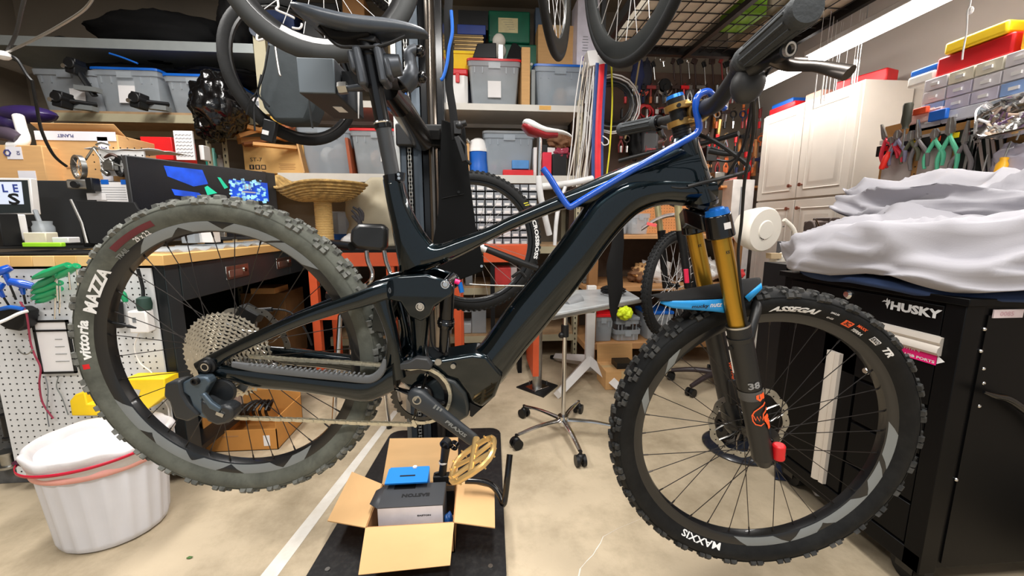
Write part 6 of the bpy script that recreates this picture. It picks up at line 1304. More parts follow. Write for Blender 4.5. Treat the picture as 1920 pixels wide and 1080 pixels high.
# ================================================================== RIGHT SIDE: CEILING RACK, LIGHTS, CABINETS
RKM = mat('black_wire_rack', s(18, 17, 18), .5)
ZR = 2.25
rk_ = thing('ceiling_rack', 'black wire-grid storage rack hung under the ceiling at upper right', 'rack', (1.55, 1.8, ZR)); ro = np.array([1.55, 1.8, ZR])
xa, xb, ya, yb = .80, 2.02, .55, 2.80
for a, b_ in (((xa, yb - .04, ZR - .02), (xb, yb, ZR + .04)), ((xa, ya, ZR - .02), (xb, ya + .04, ZR + .04)), ((xa, ya, ZR - .02), (xa + .03, yb, ZR + .04)), ((xb - .03, ya, ZR - .02), (xb, yb, ZR + .04)), ((1.38, ya, ZR - .03), (1.41, yb, ZR)), ((1.72, ya, ZR - .03), (1.75, yb, ZR))): MB().box2(np.array(a) - ro, np.array(b_) - ro).obj('frame_bar', RKM, rk_)
for i in range(1, 16): x = xa + (xb - xa) * i / 16; MB().cyl(np.array((x, ya, ZR)) - ro, np.array((x, yb, ZR)) - ro, .003, n=6).obj('wire', RKM, rk_)
for i in range(1, 22): y = ya + (yb - ya) * i / 22; MB().cyl(np.array((xa, y, ZR + .004)) - ro, np.array((xb, y, ZR + .004)) - ro, .003, n=6).obj('wire', RKM, rk_)
for x in (xa + .02, xb - .02):
    for y in (ya + .03, yb - .03): MB().box2(np.array((x - .015, y - .015, ZR)) - ro, np.array((x + .015, y + .015, 2.98)) - ro).obj('hanger', RKM, rk_)
LTAN = mat('tan_panel', s(192, 176, 152), .7, var=.06)
for k, (x0, x1, y0, y1, h_, m_, lab) in enumerate(((.86, 1.30, .9, 1.7, .10, LTAN, 'tan flat box on the ceiling rack, nearest the deep wheel'), (.90, 1.36, 1.75, 2.7, .16, mat('cream_panel', s(206, 196, 178), .7), 'cream box on the far left of the ceiling rack'), (1.34, 1.68, 1.2, 2.0, .08, mat('pale_panel', s(200, 190, 176), .7), 'pale flat box in the middle of the ceiling rack'), (1.46, 1.60, 2.28, 2.50, .12, mat('lime_crate', s(105, 150, 30), .5), 'lime green crate on the ceiling rack'), (1.64, 1.96, 2.05, 2.7, .14, mat('dim_panel', s(150, 136, 118), .7), 'dull brown box at the far right of the ceiling rack'), (1.70, 1.96, .7, 1.95, .08, LTAN, 'long tan panel along the right edge of the ceiling rack'), (1.34, 1.66, .62, 1.15, .10, mat('white_panel2', s(214, 208, 200), .7), 'near white box on the ceiling rack above the grip'))):
    tag(MB().box((0, 0, h_ / 2), (x1 - x0, y1 - y0, h_)).obj('box', m_, None, loc=((x0 + x1) / 2, (y0 + y1) / 2, ZR + .008), bev=.004), lab, 'box')
GLOW = mat('led_diffuser', (1, .965, .93), .5, emit=9., var=0)
for k, (y0, y1, lab) in enumerate(((.35, 2.50, 'long bright shop light hanging along the right side, nearest'), (2.58, 3.25, 'far bright shop light hanging beyond the brake lever'))):
    t = thing('shop_light', lab, 'light', (2.10, (y0 + y1) / 2, 2.10)); L2 = (y1 - y0) / 2
    MB().box((0, 0, .055), (.15, 2 * L2, .03)).obj('housing', WHITEP, t, bev=.004); MB().rings([[(x, yy, z) for x, z in ((-.055, .04), (-.05, .012), (-.02, .0), (.02, .0), (.05, .012), (.055, .04))] for yy in (-L2 + .01, L2 - .01)]).obj('diffuser', GLOW, t)
    for yy in (-L2 * .7, L2 * .7):
        MB().cyl((0, yy, .07), (0, yy, .88), .002, n=5).obj('hanging_wire', STEEL, t)
cord([at(1822, -10, y=1.45), at(1818, 12, y=1.45), at(1814, 22, y=1.45), at(1812, 60, y=1.45), at(1806, 95, y=1.45), at(1804, 112, y=1.45)], .0028, WHITEP, 'pull_cord', 'knotted white pull cord hanging from the near shop light', 'cord')
single(MB().sphere(at(1819, 20, y=1.45), .010, 8, 6, (1, 1, 1.4)), 'knot', WHITEP, 'white knot near the top of the pull cord', 'knot')
# cabinet
CABW = mat('warm_white_cabinet', s(206, 197, 186), .45, var=.02)
cabn = thing('cabinet', 'tall warm-white cabinet with raised panel doors against the right wall', 'cabinet', (2.48, 2.78, 0)); co = np.array([2.48, 2.78, 0])
cx0, cx1, cy0, cy1 = 2.32, 2.65, 2.36, 3.20
MB().box2(np.array((cx0, cy0, 0)) - co, np.array((cx1, cy1, 1.97)) - co).obj('body', CABW, cabn, bev=.003)
def cdoor(y0, y1, z0, z1, ky):
    d_ = MB().box2(np.array((cx0 - .02, y0, z0)) - co, np.array((cx0, y1, z1)) - co).obj('door', CABW, cabn, bev=.002)
    m_ = .06; q = MB(); a_, b_ = (y0 + m_, z0 + m_), (y1 - m_, z1 - m_)
    q.rings([[np.array((cx0 - .02 - h, yy, zz)) - co for yy, zz in ((a_[0] + e, a_[1] + e), (b_[0] - e, a_[1] + e), (b_[0] - e, b_[1] - e), (a_[0] + e, b_[1] - e))] for h, e in ((-.006, -.012), (.004, 0), (-.002, .008), (-.002, .014), (.006, .04), (.006, .05))]); q.obj('raised_panel', CABW, d_)
    MB().lathe([(0, 0), (.006, 0), (.005, .012), (.013, .018), (.013, .026), (0, .03)], o=np.array((cx0 - .02, ky, z0 + (.09 if z0 > 1 else (z1 - z0 - .06)))) - co, ax=(-1, 0, 0), n=14).obj('knob', mat('copper_knob', s(150, 96, 80), .35, .8), d_)
ym = (cy0 + cy1) / 2
cdoor(cy0 + .01, ym - .004, 1.30, 1.955, ym - .05); cdoor(ym + .004, cy1 - .01, 1.30, 1.955, ym + .05)
cdoor(cy0 + .01, ym - .004, .10, 1.285, ym - .05); cdoor(ym + .004, cy1 - .01, .10, 1.285, ym + .05)
t = thing('cabinet', 'narrow white metal cabinet with bolts, left of the paneled one', 'cabinet', (2.205, 3.3, 0)); MB().box((0, 0, .74), (.19, .14, 1.48)).obj('body', mat('white_metal', s(214, 210, 206), .45), t, bev=.003)
MB().box((-.02, -.072, .72), (.008, .004, 1.4)).obj('seam', GREYP, t)
for z in (.62, .72): 
    for x in (-.08, .07): MB().cyl((x, -.07, z), (x, -.082, z), .010, n=12).obj('bolt', STEEL, t)
# things on the cabinet
ztop = 1.971
def onc(name, label, cat, y0, y1, x0, x1, h, m_, z=ztop, rot=0): return tag(MB().box((0, 0, h / 2), (x1 - x0, y1 - y0, h)).obj(name, m_, None, loc=((x0 + x1) / 2, (y0 + y1) / 2, z), bev=.008, rot=(0, 0, rot)), label, cat)
onc('tool_case', 'flat orange-red tool case at the far end of the white cabinet top', 'case', 2.92, 3.18, 2.33, 2.55, .045, REDP); onc('tool_case', 'flat blue case lying on the orange-red one', 'case', 2.98, 3.2, 2.36, 2.55, .04, BLUEP, ztop + .046)
onc('tool_box', 'long red box lying on the near half of the cabinet top', 'box', 2.38, 2.66, 2.42, 2.54, .075, REDP, rot=.3)
onc('box', 'tan crumpled pack in the middle of the cabinet top', 'box', 2.72, 2.86, 2.36, 2.5, .06, mat('tan_pack', s(205, 160, 140), .6))
# hanging spokes and rods
for k, (px, y0, y1, yy, w_) in enumerate(((1532, 140, 205, 2.2, .003), (1546, 132, 195, 2.2, .004), (1551, 140, 190, 2.25, .003), (1558, 140, 178, 2.25, .002), (1566, 142, 172, 2.3, .002), (1570, 140, 170, 2.3, .002), (1586, 122, 165, 2.2, .002), (1602, 112, 158, 2.15, .005), (1607, 112, 160, 2.2, .004), (1612, 112, 155, 2.2, .002))):
    a, b_ = at(px, y0, y=yy), at(px, y1, y=yy); b_ = b_ * [0, 1, 1] + [a[0], 0, 0]
    single(MB().cyl(a, b_, w_, n=6).cyl(a, a * [1, 1, 0] + [0, 0, 2.247], .0012, n=4), 'hanging_rod', WHITEP, 'thin white rod hanging in front of the cabinet top', 'rod', 'white rods hanging in front of the cabinet')
# ---- tool wall panel
XT = 2.08
TWM = mat('pale_board', s(190, 180, 176), .6)
tw = thing('tool_board', 'brown pegboard panel with pale backing behind the hanging pliers', 'board', (XT, 1.45, .92))
MB().box2((0, -.85, 0), (.02, .52, .68)).obj('pegboard', mat('brown_pegboard', s(176, 128, 72), .7, var=.06), tw); MB().box2((.022, -.85, .60), (.40, .56, .62)).obj('shelf_board', WHITEP, tw); MB().box2((0, -.85, .62), (.02, .40, .66)).obj('rail', STEEL, tw)
for y0, y1, z0, z1, m_ in ((.36, .50, .30, .62, TWM), (.20, .33, .25, .60, TWM), (.02, .18, .2, .55, mat('black_plate', s(24, 26, 28), .5))): MB().box2((-.008, y0, z0), (-.002, y1, z1)).obj('backing_plate', m_, tw)
hb = MB()
for i in range(50):
    for j in range(16): hb.cyl((-.0012, -.82 + i * .0265, .05 + j * .034), (-.0002, -.82 + i * .0265, .05 + j * .034), .0035, n=6)
stuff(hb.obj('peg_holes', INK, tw, flat=True))
# small drawer organiser
og = thing('drawer_organiser', 'translucent many-drawer parts organiser above the hanging pliers', 'organiser', (XT + .01, 1.45, 1.545)); CLR = mat('cloudy_plastic', s(214, 210, 214), .35, var=.06, scale=9)
MB().box2((0, -.8, 0), (.16, .37, .225)).obj('cabinet_frame', WHITEP, og)
ocol = [mat('drawer_lilac', s(196, 190, 206), .4), CLR, mat('drawer_blue', s(140, 170, 220), .4), mat('drawer_cream', s(222, 216, 196), .4), CLR]
rnd = random.Random(2)
for r_ in range(4):
    nn_ = 12; 
    for k in range(nn_):
        y0 = -.79 + k * (1.15 / nn_); d_ = MB().box2((-.012, y0 + .003, .006 + r_ * .055), (.0, y0 + 1.15 / nn_ - .003, .055 + r_ * .055)).obj('drawer', ocol[rnd.randrange(5)], og, bev=.002)
        MB().box((-.016, y0 + .048, .028 + r_ * .055), (.008, .03, .012)).obj('pull', WHITEP, d_)
# boxes above the organiser
zo = 1.771
for (y0, y1, x0, x1, h_, z, m_, nm, lab) in ((1.52, 1.79, 2.10, 2.24, .085, 1.7705, REDP, 'tool_box', 'long red tool box on top of the drawer organiser'), (1.54, 1.76, 2.09, 2.22, .05, 1.857, YELP, 'tray', 'yellow plastic tray upside down on the long red box'), (1.81, 1.93, 2.12, 2.24, .05, 1.7705, mat('clear_case', s(215, 212, 205), .3), 'case', 'rounded clear case beside the red tool box'), (1.33, 1.50, 2.10, 2.24, .09, 1.7705, mat('amber_box', s(240, 180, 30), .5), 'tray', 'amber yellow tray at the right edge of the photo'), (1.35, 1.50, 2.10, 2.24, .06, 1.862, REDP, 'box', 'red box on the amber tray at the right edge'), (1.36, 1.48, 2.11, 2.24, .07, 1.924, mat('orange_yellow_box', s(250, 195, 40), .5), 'box', 'orange-yellow box topmost at the right edge')):
    tag(MB().box((0, 0, h_ / 2), (x1 - x0, y1 - y0, h_)).obj(nm, m_, None, loc=((x0 + x1) / 2, (y0 + y1) / 2, z), bev=.010), lab, 'box')
tag(MB().box((0, 0, .015), (.10, .12, .03)).obj('case_lid', BLUEP, None, loc=(2.18, 1.87, 1.822), bev=.008), 'blue lid lying on the rounded clear case', 'lid')
# colourful clutter row and magnetic bar
mb_ = thing('magnetic_bar', 'black magnetic tool bar with red and yellow tags holding the pliers', 'rack', (XT - .03, 1.5, 1.47)); MB().box2((-.012, -.45, -.02), (.03, .46, .03)).obj('bar', BLACK, mb_)
for k, (yy, m_) in enumerate(((.42, REDP), (.35, REDP), (.27, YELP), (.19, ORANGEP), (.12, YELP), (.03, REDP), (-.08, REDP), (-.2, REDP))): MB().box((-.014, yy, .012), (.004, .035, .022)).obj('tag', m_, mb_)
for k, (px, py, m_, w_, h_, lab) in enumerate(((1727, 208, ORANGEP, .06, .03, 'orange tip of a clear tray above the pliers'), (1760, 216, BLUEP, .07, .045, 'blue plastic box above the green pliers'), (1735, 218, mat('rose_clear', s(232, 190, 180), .4), .14, .05, 'pale pink clear tray above the pliers'), (1808, 212, mat('white_clear', s(215, 215, 225), .4), .16, .05, 'white clear tray left of the steel parts tray'))):
    p = at(px, py, x=XT - .04 + .015 * k); single(MB().box(p, (.02, w_, h_)), 'small_tray', m_, lab, 'tray', bev=.004)
G1 = mat('mint_grip', s(90, 190, 150), .5, var=.08); G2 = mat('grey_grip', s(110, 104, 104), .6); G3 = mat('crimson_grip', s(205, 40, 60), .5); G4 = mat('lilac_grip', s(128, 122, 146), .5); G5 = mat('olive_grip', s(86, 86, 66), .6)
for k, (px, py, L, g_, jaw, lab, ang) in enumerate(((1660, 262, .20, G3, 'needle', 'slim pliers with long crimson handles, leftmost on the bar', -.35), (1672, 272, .17, G3, 'cutter', 'short pliers with crimson handles, second from the left', -.25), (1683, 262, .19, G4, 'cutter', 'pliers with lilac-grey handles behind the big screwdriver', -.1), (1708, 265, .16, G5, 'lineman', 'pliers with dark olive handles right of the big screwdriver', -.05), (1722, 262, .22, G2, 'needle', 'long-nose pliers with curved grey handles', -.15), (1753, 262, .20, G1, 'cutter', 'side cutters with mint green handles', -.08), (1781, 254, .25, G1, 'lineman', 'large combination pliers with mint green handles', -.05), (1808, 270, .22, G2, 'needle', 'long pliers with grey handles and red collars', 0.02))):
    p = at(px, py, x=XT - .06); pliers(p, L, g_, lab, ang=ang, jaw=jaw, spread=.45)
screwdriver(at(1704, 192, x=XT - .09), at(1692, 275, x=XT - .07), mat('black_yellow_grip', s(56, 56, 44), .5), 'large black-handled screwdriver standing handle up among the pliers', hl=.115, r=.019, sh=.004)
screwdriver(at(1652, 318, x=XT - .08), at(1672, 272, x=XT - .07), mat('red_grip', s(240, 45, 30), .4), 'screwdriver with a bright red handle hanging at the left of the rack', hl=.085, r=.013)
screwdriver(at(1866, 345, x=XT - .10), at(1895, 265, x=XT - .06), mat('amber_grip', s(250, 180, 20), .4), 'screwdriver with a fat amber handle hanging below the steel tray', hl=.10, r=.017)
screwdriver(at(1836, 345, x=XT - .09), at(1852, 290, x=XT - .06), REDP, 'red star-knob driver among the wrenches', hl=.03, r=.020)
for k, (px, py, L, a_) in enumerate(((1805, 330, .19, .05), (1812, 335, .17, .12), (1826, 325, .16, -.1), (1846, 330, .18, -.25), (1856, 322, .17, -.2), (1868, 310, .16, -.25), (1880, 300, .15, -.2))):
    wrench(at(px, py, x=XT - .05), L, 'steel spanner hanging below the steel parts tray', ang=a_, group='spanners hanging below the steel tray', m=CHROME if k % 2 else STEEL)
# steel tray with parts
ty_ = thing('parts_tray', 'rounded steel tray full of purple-grey bolts tilted on the tool panel', 'tray', at(1880, 255, x=1.98)); o0 = np.array(ty_.location)
cc = [at(x, y, x=xx) - o0 for x, y, xx in ((1830, 262, 1.93), (1835, 200, 2.02), (1990, 155, 2.02), (1990, 225, 1.93))]
ctr = sum(cc) / 4; nrm_ = nrm(np.cross(cc[1] - cc[0], cc[3] - cc[0])); nrm_ = nrm_ if nrm_[0] < 0 else -nrm_
def rr_ring(k, dpt, n=6):
    out = []; 
    for i, c in enumerate(cc):
        p, nx = cc[i - 1], cc[(i + 1) % 4]; 
        for t_ in np.linspace(0, 1, n): a_ = c + (p - c) * .22 * (1 - t_) ** 2 + (nx - c) * .22 * t_ ** 2; out.append(ctr + (a_ - ctr) * k - nrm_ * dpt)
    return out
MB().rings([rr_ring(1.06, .0), rr_ring(1.06, -.004), rr_ring(1, -.006), rr_ring(.9, .035), rr_ring(.02, .036)], caps=False).obj('tray', CHROME, ty_, solid=.002)
rnd = random.Random(4)
for k in range(70):
    u, v = rnd.random(), rnd.random(); p = cc[0] * (1 - u) * (1 - v) + cc[1] * (1 - u) * v + cc[2] * u * v + cc[3] * u * (1 - v); p = ctr + (p - ctr) * .82 - nrm_ * rnd.uniform(.005, .025); d = nrm([rnd.uniform(-.3, .3), rnd.uniform(-1, 1), rnd.uniform(-1, 1)]); l_ = rnd.uniform(.012, .04)
    MB().cyl(p, p + d * l_, .003 + .002 * (k % 2), n=6).cyl(p, p - d * .004, .007, n=6).obj('bolt', (STEEL, WHITEP, mat('violet_steel', s(120, 95, 125), .35, .6), mat('pale_copper', s(214, 190, 170), .4, .4))[k % 4], ty_)
lumpbag(at(1905, 310, x=XT - .04), (.03, .08, .08), mat('clear_bag', s(190, 184, 196), .25, alpha=.8), 'plastic_bag', 'clear plastic bag of rings hanging at the right edge', 'bag', 41, .35)
# ================================================================== RIGHT TOOL CHEST
CHM = mat('black_chest', s(7, 7, 8), .4, 0, var=.08, spec=.15)
ch_ = thing('tool_chest', 'wide black rolling tool chest with aluminium pulls under the grey blanket', 'tool chest', (1.65, 1.5, 0)); ho = np.array([1.65, 1.5, 0])
X0, X1, Y0, Y1 = 1.25, 2.05, .90, 1.53
def hb2(a, b_, nm, m_, par=None, bev=.002): return MB().box2(np.array(a) - ho, np.array(b_) - ho).obj(nm, m_, par or ch_, bev=bev)
hb2((X0 + .012, Y0, .12), (X1, Y1, .90), 'body', CHM); hb2((X0 - .01, Y0 - .01, .895), (X1, Y1 + .01, .915), 'top', CHM)
hb2((X0 - .004, Y0 - .002, .105), (X0 + .05, Y0 + .045, .895), 'corner_post', CHM); hb2((X0 - .004, Y0, .105), (X0 + .03, Y1, .16), 'base_rail', CHM)
HAND = mat('brushed_pull', s(206, 198, 188), .4, .35, var=.03)
def pull(p0, p1, par):
    p0, p1 = np.array(p0) - ho, np.array(p1) - ho; d = nrm(p1 - p0); sd_ = np.cross(d, [1, 0, 0]); sec = [(-.0, -.026), (-.012, -.024), (-.016, -.01), (-.010, -.002), (-.018, .006), (-.020, .018), (-.012, .026), (0, .026)]
    MB().rings([[p + np.array([a, 0, 0]) + sd_ * b_ for a, b_ in sec] for p in (p0, p1)]).obj('pull', HAND, par)
d1 = hb2((X0, Y0 + .05, .775), (X0 + .015, 1.48, .885), 'drawer', CHM); pull((X0, .935, .775), (X0, 1.46, .775), d1)
d3 = hb2((X0, Y0 + .05, .60), (X0 + .015, 1.30, .755), 'drawer', CHM); 
for z0, z1 in ((.45, .59), (.30, .44), (.165, .29)): hb2((X0, Y0 + .05, z0), (X0 + .015, 1.16, z1), 'drawer', CHM)
dd_ = hb2((X0, 1.17, .165), (X0 + .015, 1.47, .755), 'door', CHM); pull((X0, 1.245, .165), (X0, 1.245, .66), dd_)
def onf(px, py, x=X0 - .002): return at(px, py, x=x) - ho
# lettering on the drawer front (front faces -x; text runs along -y)
tf = plane_fn(onf(1715, 581), (0, -1, 0), (0, 0, 1)); text('HUSKY', mat('badge_silver', s(200, 200, 200), .4), d1, tf, .026, .135, bold=.05)
def silh(pts, o, sc): return [o + np.array([0, -a * sc, b_ * sc]) for a, b_ in pts]
v = silh([(-1, .1), (-.6, .5), (-.35, .4), (-.15, .95), (.05, .5), (.3, .75), (.45, .2), (.2, -.3), (.1, -.9), (-.1, -.4), (-.35, -.1), (-.1, .15), (-.5, .25)], onf(1664, 569), .018); MB().add(v, [tuple(range(len(v)))]).obj('dog_head_emblem', mat('badge_silver', s(200, 200, 200), .4), d1, flat=True)
x0_, = (X0 - .0035,)
pc0, pc1 = at(1668, 655, x=x0_), at(1778, 680, x=x0_)
lbl = MB().box2(np.array((x0_, at(1776, 680, x=x0_)[1], at(1776, 692, x=x0_)[2])) - ho, np.array((X0 + .0, 1.22, at(1776, 668, x=x0_)[2])) - ho); lb = lbl.obj('pink_label', PINKP, d3)
zc_ = (at(1776, 692, x=x0_)[2] + at(1776, 668, x=x0_)[2]) / 2; yr = at(1776, 680, x=x0_)[1]
text('UP WITH 4', WINK, lb, plane_fn(np.array((x0_ - .001, yr + .105, zc_ + .010)) - ho, (0, -1, 0), (0, 0, 1)), .008, .075, bold=.03); text('HIGH USB PORTS', WINK, lb, plane_fn(np.array((x0_ - .001, yr + .088, zc_ - .009)) - ho, (0, -1, 0), (0, 0, 1)), .008, .12, bold=.03)
o_ = np.array((x0_ - .001, yr + .014, zc_)) - ho; MB().add([o_ + [0, .009, .012], o_ + [0, .009, -.012], o_ + [0, -.009, 0]], [(0, 1, 2)]).obj('arrow_print', WINK, lb, flat=True)
for px, py, k in ((1591, 552, .016), (1626, 695, .013)): c = onf(px, py, X0); MB().lathe([(0, -.010), (k * .6, -.010), (k, -.004), (k, .002)], o=c, ax=(1, 0, 0), n=16).obj('lock', CHROME, ch_)
for px, py in ((1845, 617), (1838, 658), (1843, 691), (1843, 718), (1835, 761), (1792, 899)): 
    c = at(px, py, y=Y0 - .002) - ho; MB().sphere(c, .0055, 10, 6).obj('screw', CHROME, ch_)
sp2 = MB().box2(np.array((X0 + .06, Y0 - .004, .14)) - ho, np.array((X1 - .05, Y0, .87)) - ho).obj('side_panel', CHM, ch_)
c = at(1890, 588, y=Y0 - .006) - ho; lw = MB().box(c, (.085, .003, .022)).obj('white_label', mat('pinkish_label', s(222, 205, 208), .5), sp2); text('0085', mat('rose_ink', s(205, 165, 175), .6), lw, plane_fn(c + [-.005, -.002, 0], (1, 0, 0), (0, 0, 1)), .012, .04)
pts = [at(x, y, y=Y0 - .03) - ho for x, y in ((1845, 735), (1865, 742), (1890, 748), (1920, 768), (1960, 800), (2000, 860))]; MB().tube(pts, [.003, .008, .010, .010, .010, .010], n=10, smooth=4).obj('tube_handle', GLOSSBLK, ch_)
pts = [at(x, y, y=Y0 - .0) for x, y in ((1840, 1075), (1870, 1050), (1900, 1035), (1960, 1020))]
for x in (X0 + .08, X1 - .1):
    for y in (Y0 + .08, Y1 - .08): c_ = MB().cyl((x - .015 - ho[0], y - ho[1], .05), (x + .015 - ho[0], y - ho[1], .05), .05, n=18).obj('caster_wheel', BLACK, ch_); MB().box((x - ho[0], y - ho[1], .105), (.07, .09, .01)).box((x - .024 - ho[0], y - ho[1], .075), (.004, .05, .07)).box((x + .024 - ho[0], y - ho[1], .075), (.004, .05, .07)).obj('caster_fork', GLOSSBLK, c_)
lumpbag((2.02, .62, .12), (.25, .12, .13), mat('dark_speckled_bag', s(52, 58, 60), .6, dirt=s(120, 125, 125), dirt_amt=.3, dirt_scale=60), 'bag', 'dark speckled bag on the floor at the lower right corner', 'bag', 51, .1)
# ---- blanket pile
BLK = mat('grey_white_blanket', s(164, 162, 168), .9, var=.03, scale=3, bump=.08, bscale=300); NAVY = mat('navy_sheet', s(38, 58, 96), .85, var=.1)
def pile(cx, cy, hx, hy, lev, name, m_, label, seed, amp, nper=220, nl=44, e=4., sq=1., slope=.06):
    Z = np.array(lev, float); tt = np.linspace(0, 1, len(lev)); rs = []
    def ridge(x, y, z): return 1 - min(1, abs(noise3(x, y, z)) * 3.2)
    for li in range(nl):
        t_ = li / (nl - 1); z, off = np.interp(t_, tt, Z[:, 0]), np.interp(t_, tt, Z[:, 1]); r = []
        for i in range(nper):
            a = 2 * PI * i / nper; ca, sa = math.cos(a), math.sin(a); sx = math.copysign(abs(ca) ** (2 / e), ca); sy = math.copysign(abs(sa) ** (2 / e), sa)
            x0, y0 = cx + sx * max(.01, hx + off), cy + sy * max(.01, hy + off)
            d = amp * (.8 * noise3(x0 * 2.5 + seed, y0 * 2.5, z * 6) + .7 * ridge(x0 * 2 + seed, y0 * 2, z * 7 * sq + .8 * x0 + .5 * y0) + .4 * ridge(x0 * 4.5 - seed, y0 * 4.5, z * 15 * sq + 3 * y0) - .25)
            side = max(0, 1 - t_ * 1.1); n_ = nrm([sx ** 3, sy ** 3, .25 + 1.6 * t_]); hem = 1 if li else 0
            p = np.array([x0, y0, z]) + n_ * d
            p[2] += (amp * .7 * noise3(x0 * 4 + seed, y0 * 4, 0)) * (1 - t_) ** 2 - slope * max(0, cy + hy - y0) * t_
            r.append(p)
        rs.append(r)
    return single(MB().rings(rs, caps=True), name, m_, label, 'blanket', ang=180)
pile(1.64, 1.20, .38, .30, ((.922, .0), (.912, .035), (.93, .045), (.95, .03), (.955, -.1)), 'sheet', NAVY, 'navy blue sheet edge showing under the grey blanket', 3, .02, nl=12)
pile(1.64, 1.20, .38, .29, ((.955, .0), (.925, .05), (.955, .075), (.99, .075), (1.03, .06), (1.07, .035), (1.10, .0), (1.13, -.05), (1.15, -.12), (1.165, -.22), (1.17, -.32)), 'blanket', BLK, 'crumpled pale grey blanket spread over the black tool chest', 1, .095)
pile(1.74, 1.22, .27, .33, ((1.14, .0), (1.13, .03), (1.16, .045), (1.185, .035), (1.20, .015), (1.215, .03), (1.235, .04), (1.255, .02), (1.27, -.03), (1.275, -.1), (1.28, -.2)), 'blanket', BLK, 'folded pale grey blanket bundle on top of the pile', 7, .085, sq=1.6, slope=.16)
# ---- white round machine on its column
WM = mat('warm_white_enamel', s(232, 226, 214), .35, var=.02)
fn = thing('belt_grinder', 'white machine with a big round drum cover on a column, beyond the fork', 'machine', (1.50, 2.02, .72)); o0 = np.array([1.50, 2.02, .72])
dc = at(1432, 431, y=1.92) - o0
MB().lathe([(0, -.012), (.105, -.012), (.112, -.004), (.114, .01), (.108, .05), (.095, .10), (0, .10)], o=dc, ax=nrm([-.25, 1, .1]) , n=44).obj('drum', WM, fn)
MB().lathe([(0, -.016), (.045, -.016), (.05, -.012), (.05, -.008)], o=dc + [.0, 0, 0], ax=nrm([-.25, 1, .1]), n=30).obj('cover_disc', WM, fn)
for k in range(13): a_ = R_(115 + 12 * k); MB().cyl(dc + [.047 * math.cos(a_), -.014, .047 * math.sin(a_)], dc + [.047 * math.cos(a_), -.018, .047 * math.sin(a_)], .0025, n=6).obj('vent_hole', INK, fn)
for a_ in (10, 190): MB().cyl(dc + [.095 * math.cos(R_(a_)), -.010, .095 * math.sin(R_(a_))], dc + [.095 * math.cos(R_(a_)), -.016, .095 * math.sin(R_(a_))], .0035, n=8).obj('screw', STEEL, fn)
MB().cyl(at(1385, 440, y=2.02) - o0, at(1400, 425, y=1.97) - o0, .045, .05, n=20).obj('motor_end', WM, fn); MB().lathe([(.040, -.002), (.047, 0), (.040, .002)], o=at(1386, 440, y=2.0) - o0, ax=(1, .2, .2), n=20).obj('orange_ring', ORANGEP, fn)
f_ = lambda px, py, y=1.98: at(px, py, y=y) - o0
MB().prism([(f_(x, y)[0], f_(x, y)[2]) for x, y in ((1448, 484), (1478, 470), (1482, 490), (1475, 545), (1462, 700), (1436, 700), (1455, 520))], lambda a, b_, h: (a, h + (1.98 - o0[1]), b_), -.03, .03).obj('column', WM, fn, bev=.006)
MB().tube([f_(1470, 412), f_(1488, 430), f_(1496, 462), f_(1490, 480), f_(1478, 492)], .011, n=10, smooth=4).obj('pipe', WM, fn)
MB().prism([(f_(x, y)[0], f_(x, y)[2]) for x, y in ((1436, 474), (1456, 474), (1454, 484), (1436, 484))], lambda a, b_, h: (a, h + (1.98 - o0[1]), b_), -.04, .0).obj('bracket', mat('tan_bracket', s(200, 176, 140), .6), fn)
MB().cyl(f_(1474, 487, 1.94), f_(1474, 487, 1.93), .006).obj('screw', STEEL, fn)
MB().box2((-.10, -.12, -.72), (.10, .1, -.05)).obj('cabinet_base', WM, fn, bev=.01) 
t = thing('bench_vice', 'dark grey bench vice with its handle behind the blanket', 'vice', at(1535, 450, y=2.12)); 
MB().box((0, 0, .06), (.12, .10, .09)).cyl((-.07, 0, .07), (.03, 0, .07), .04, n=16).box((.03, 0, .10), (.06, .12, .05)).box((0, 0, .0), (.14, .1, .02)).obj('body', mat('vice_iron', s(96, 84, 80), .5, .5), t, bev=.006)
MB().cyl((-.09, -.06, .12), (-.02, -.08, -.02), .005, n=8).obj('handle', CHROME, t)
vz = t.location.z - .012; tag(MB().box((0, 0, vz / 2), (.26, .24, vz)).obj('cabinet', mat('grey_locker', s(96, 96, 98), .5), None, loc=(1.93, 2.16, 0), bev=.003), 'grey steel cabinet standing behind the tool chest', 'cabinet')
t = thing('box', 'tall black carton with white lettering beyond the blanket hem', 'box', (1.43, 1.70, 0)); MB().box((0, 0, .465), (.17, .14, .93)).obj('carton', BLACK, t); text('Par', WINK, t, plane_fn((.03, -.072, .86), (1, 0, 0), (0, 0, 1)), .035)
# ================================================================== MIDDLE BACK: WOODEN UNIT, PEGBOARD, HANGING TOOLS
OAK = mat('brown_wood_unit', s(176, 130, 84), .65, var=.1, scale=6, stretch=(.3, 1, 1)); OAKD = mat('dark_wood_post', s(136, 94, 52), .7, var=.1)
un = thing('wooden_shelving', 'open brown wooden shelving unit below the pegboard, full of tubs', 'shelves', (1.45, 3.2, 0)); uo = np.array([1.45, 3.2, 0])
def ub(a, b_, nm, m_=OAK): return MB().box2(np.array(a) - uo, np.array(b_) - uo).obj(nm, m_, un, bev=.003)
for x in (.82, 1.96): ub((x, 2.92, 0), (x + .07, 2.99, 1.0), 'post', OAKD); ub((x, 3.45, 0), (x + .07, 3.52, 1.0), 'post', OAKD)
ub((.82, 2.90, 1.0), (2.08, 3.54, 1.03), 'top'); ub((.80, 2.91, .60), (2.05, 3.5, .64), 'shelf'); ub((.80, 2.91, .14), (2.05, 3.5, .19), 'shelf'); ub((.82, 3.50, .19), (2.03, 3.52, 1.0), 'back_board', mat('dim_back_board', s(96, 80, 66), .8))
PEG = mat('orange_brown_pegboard', s(205, 140, 84), .7, var=.05)
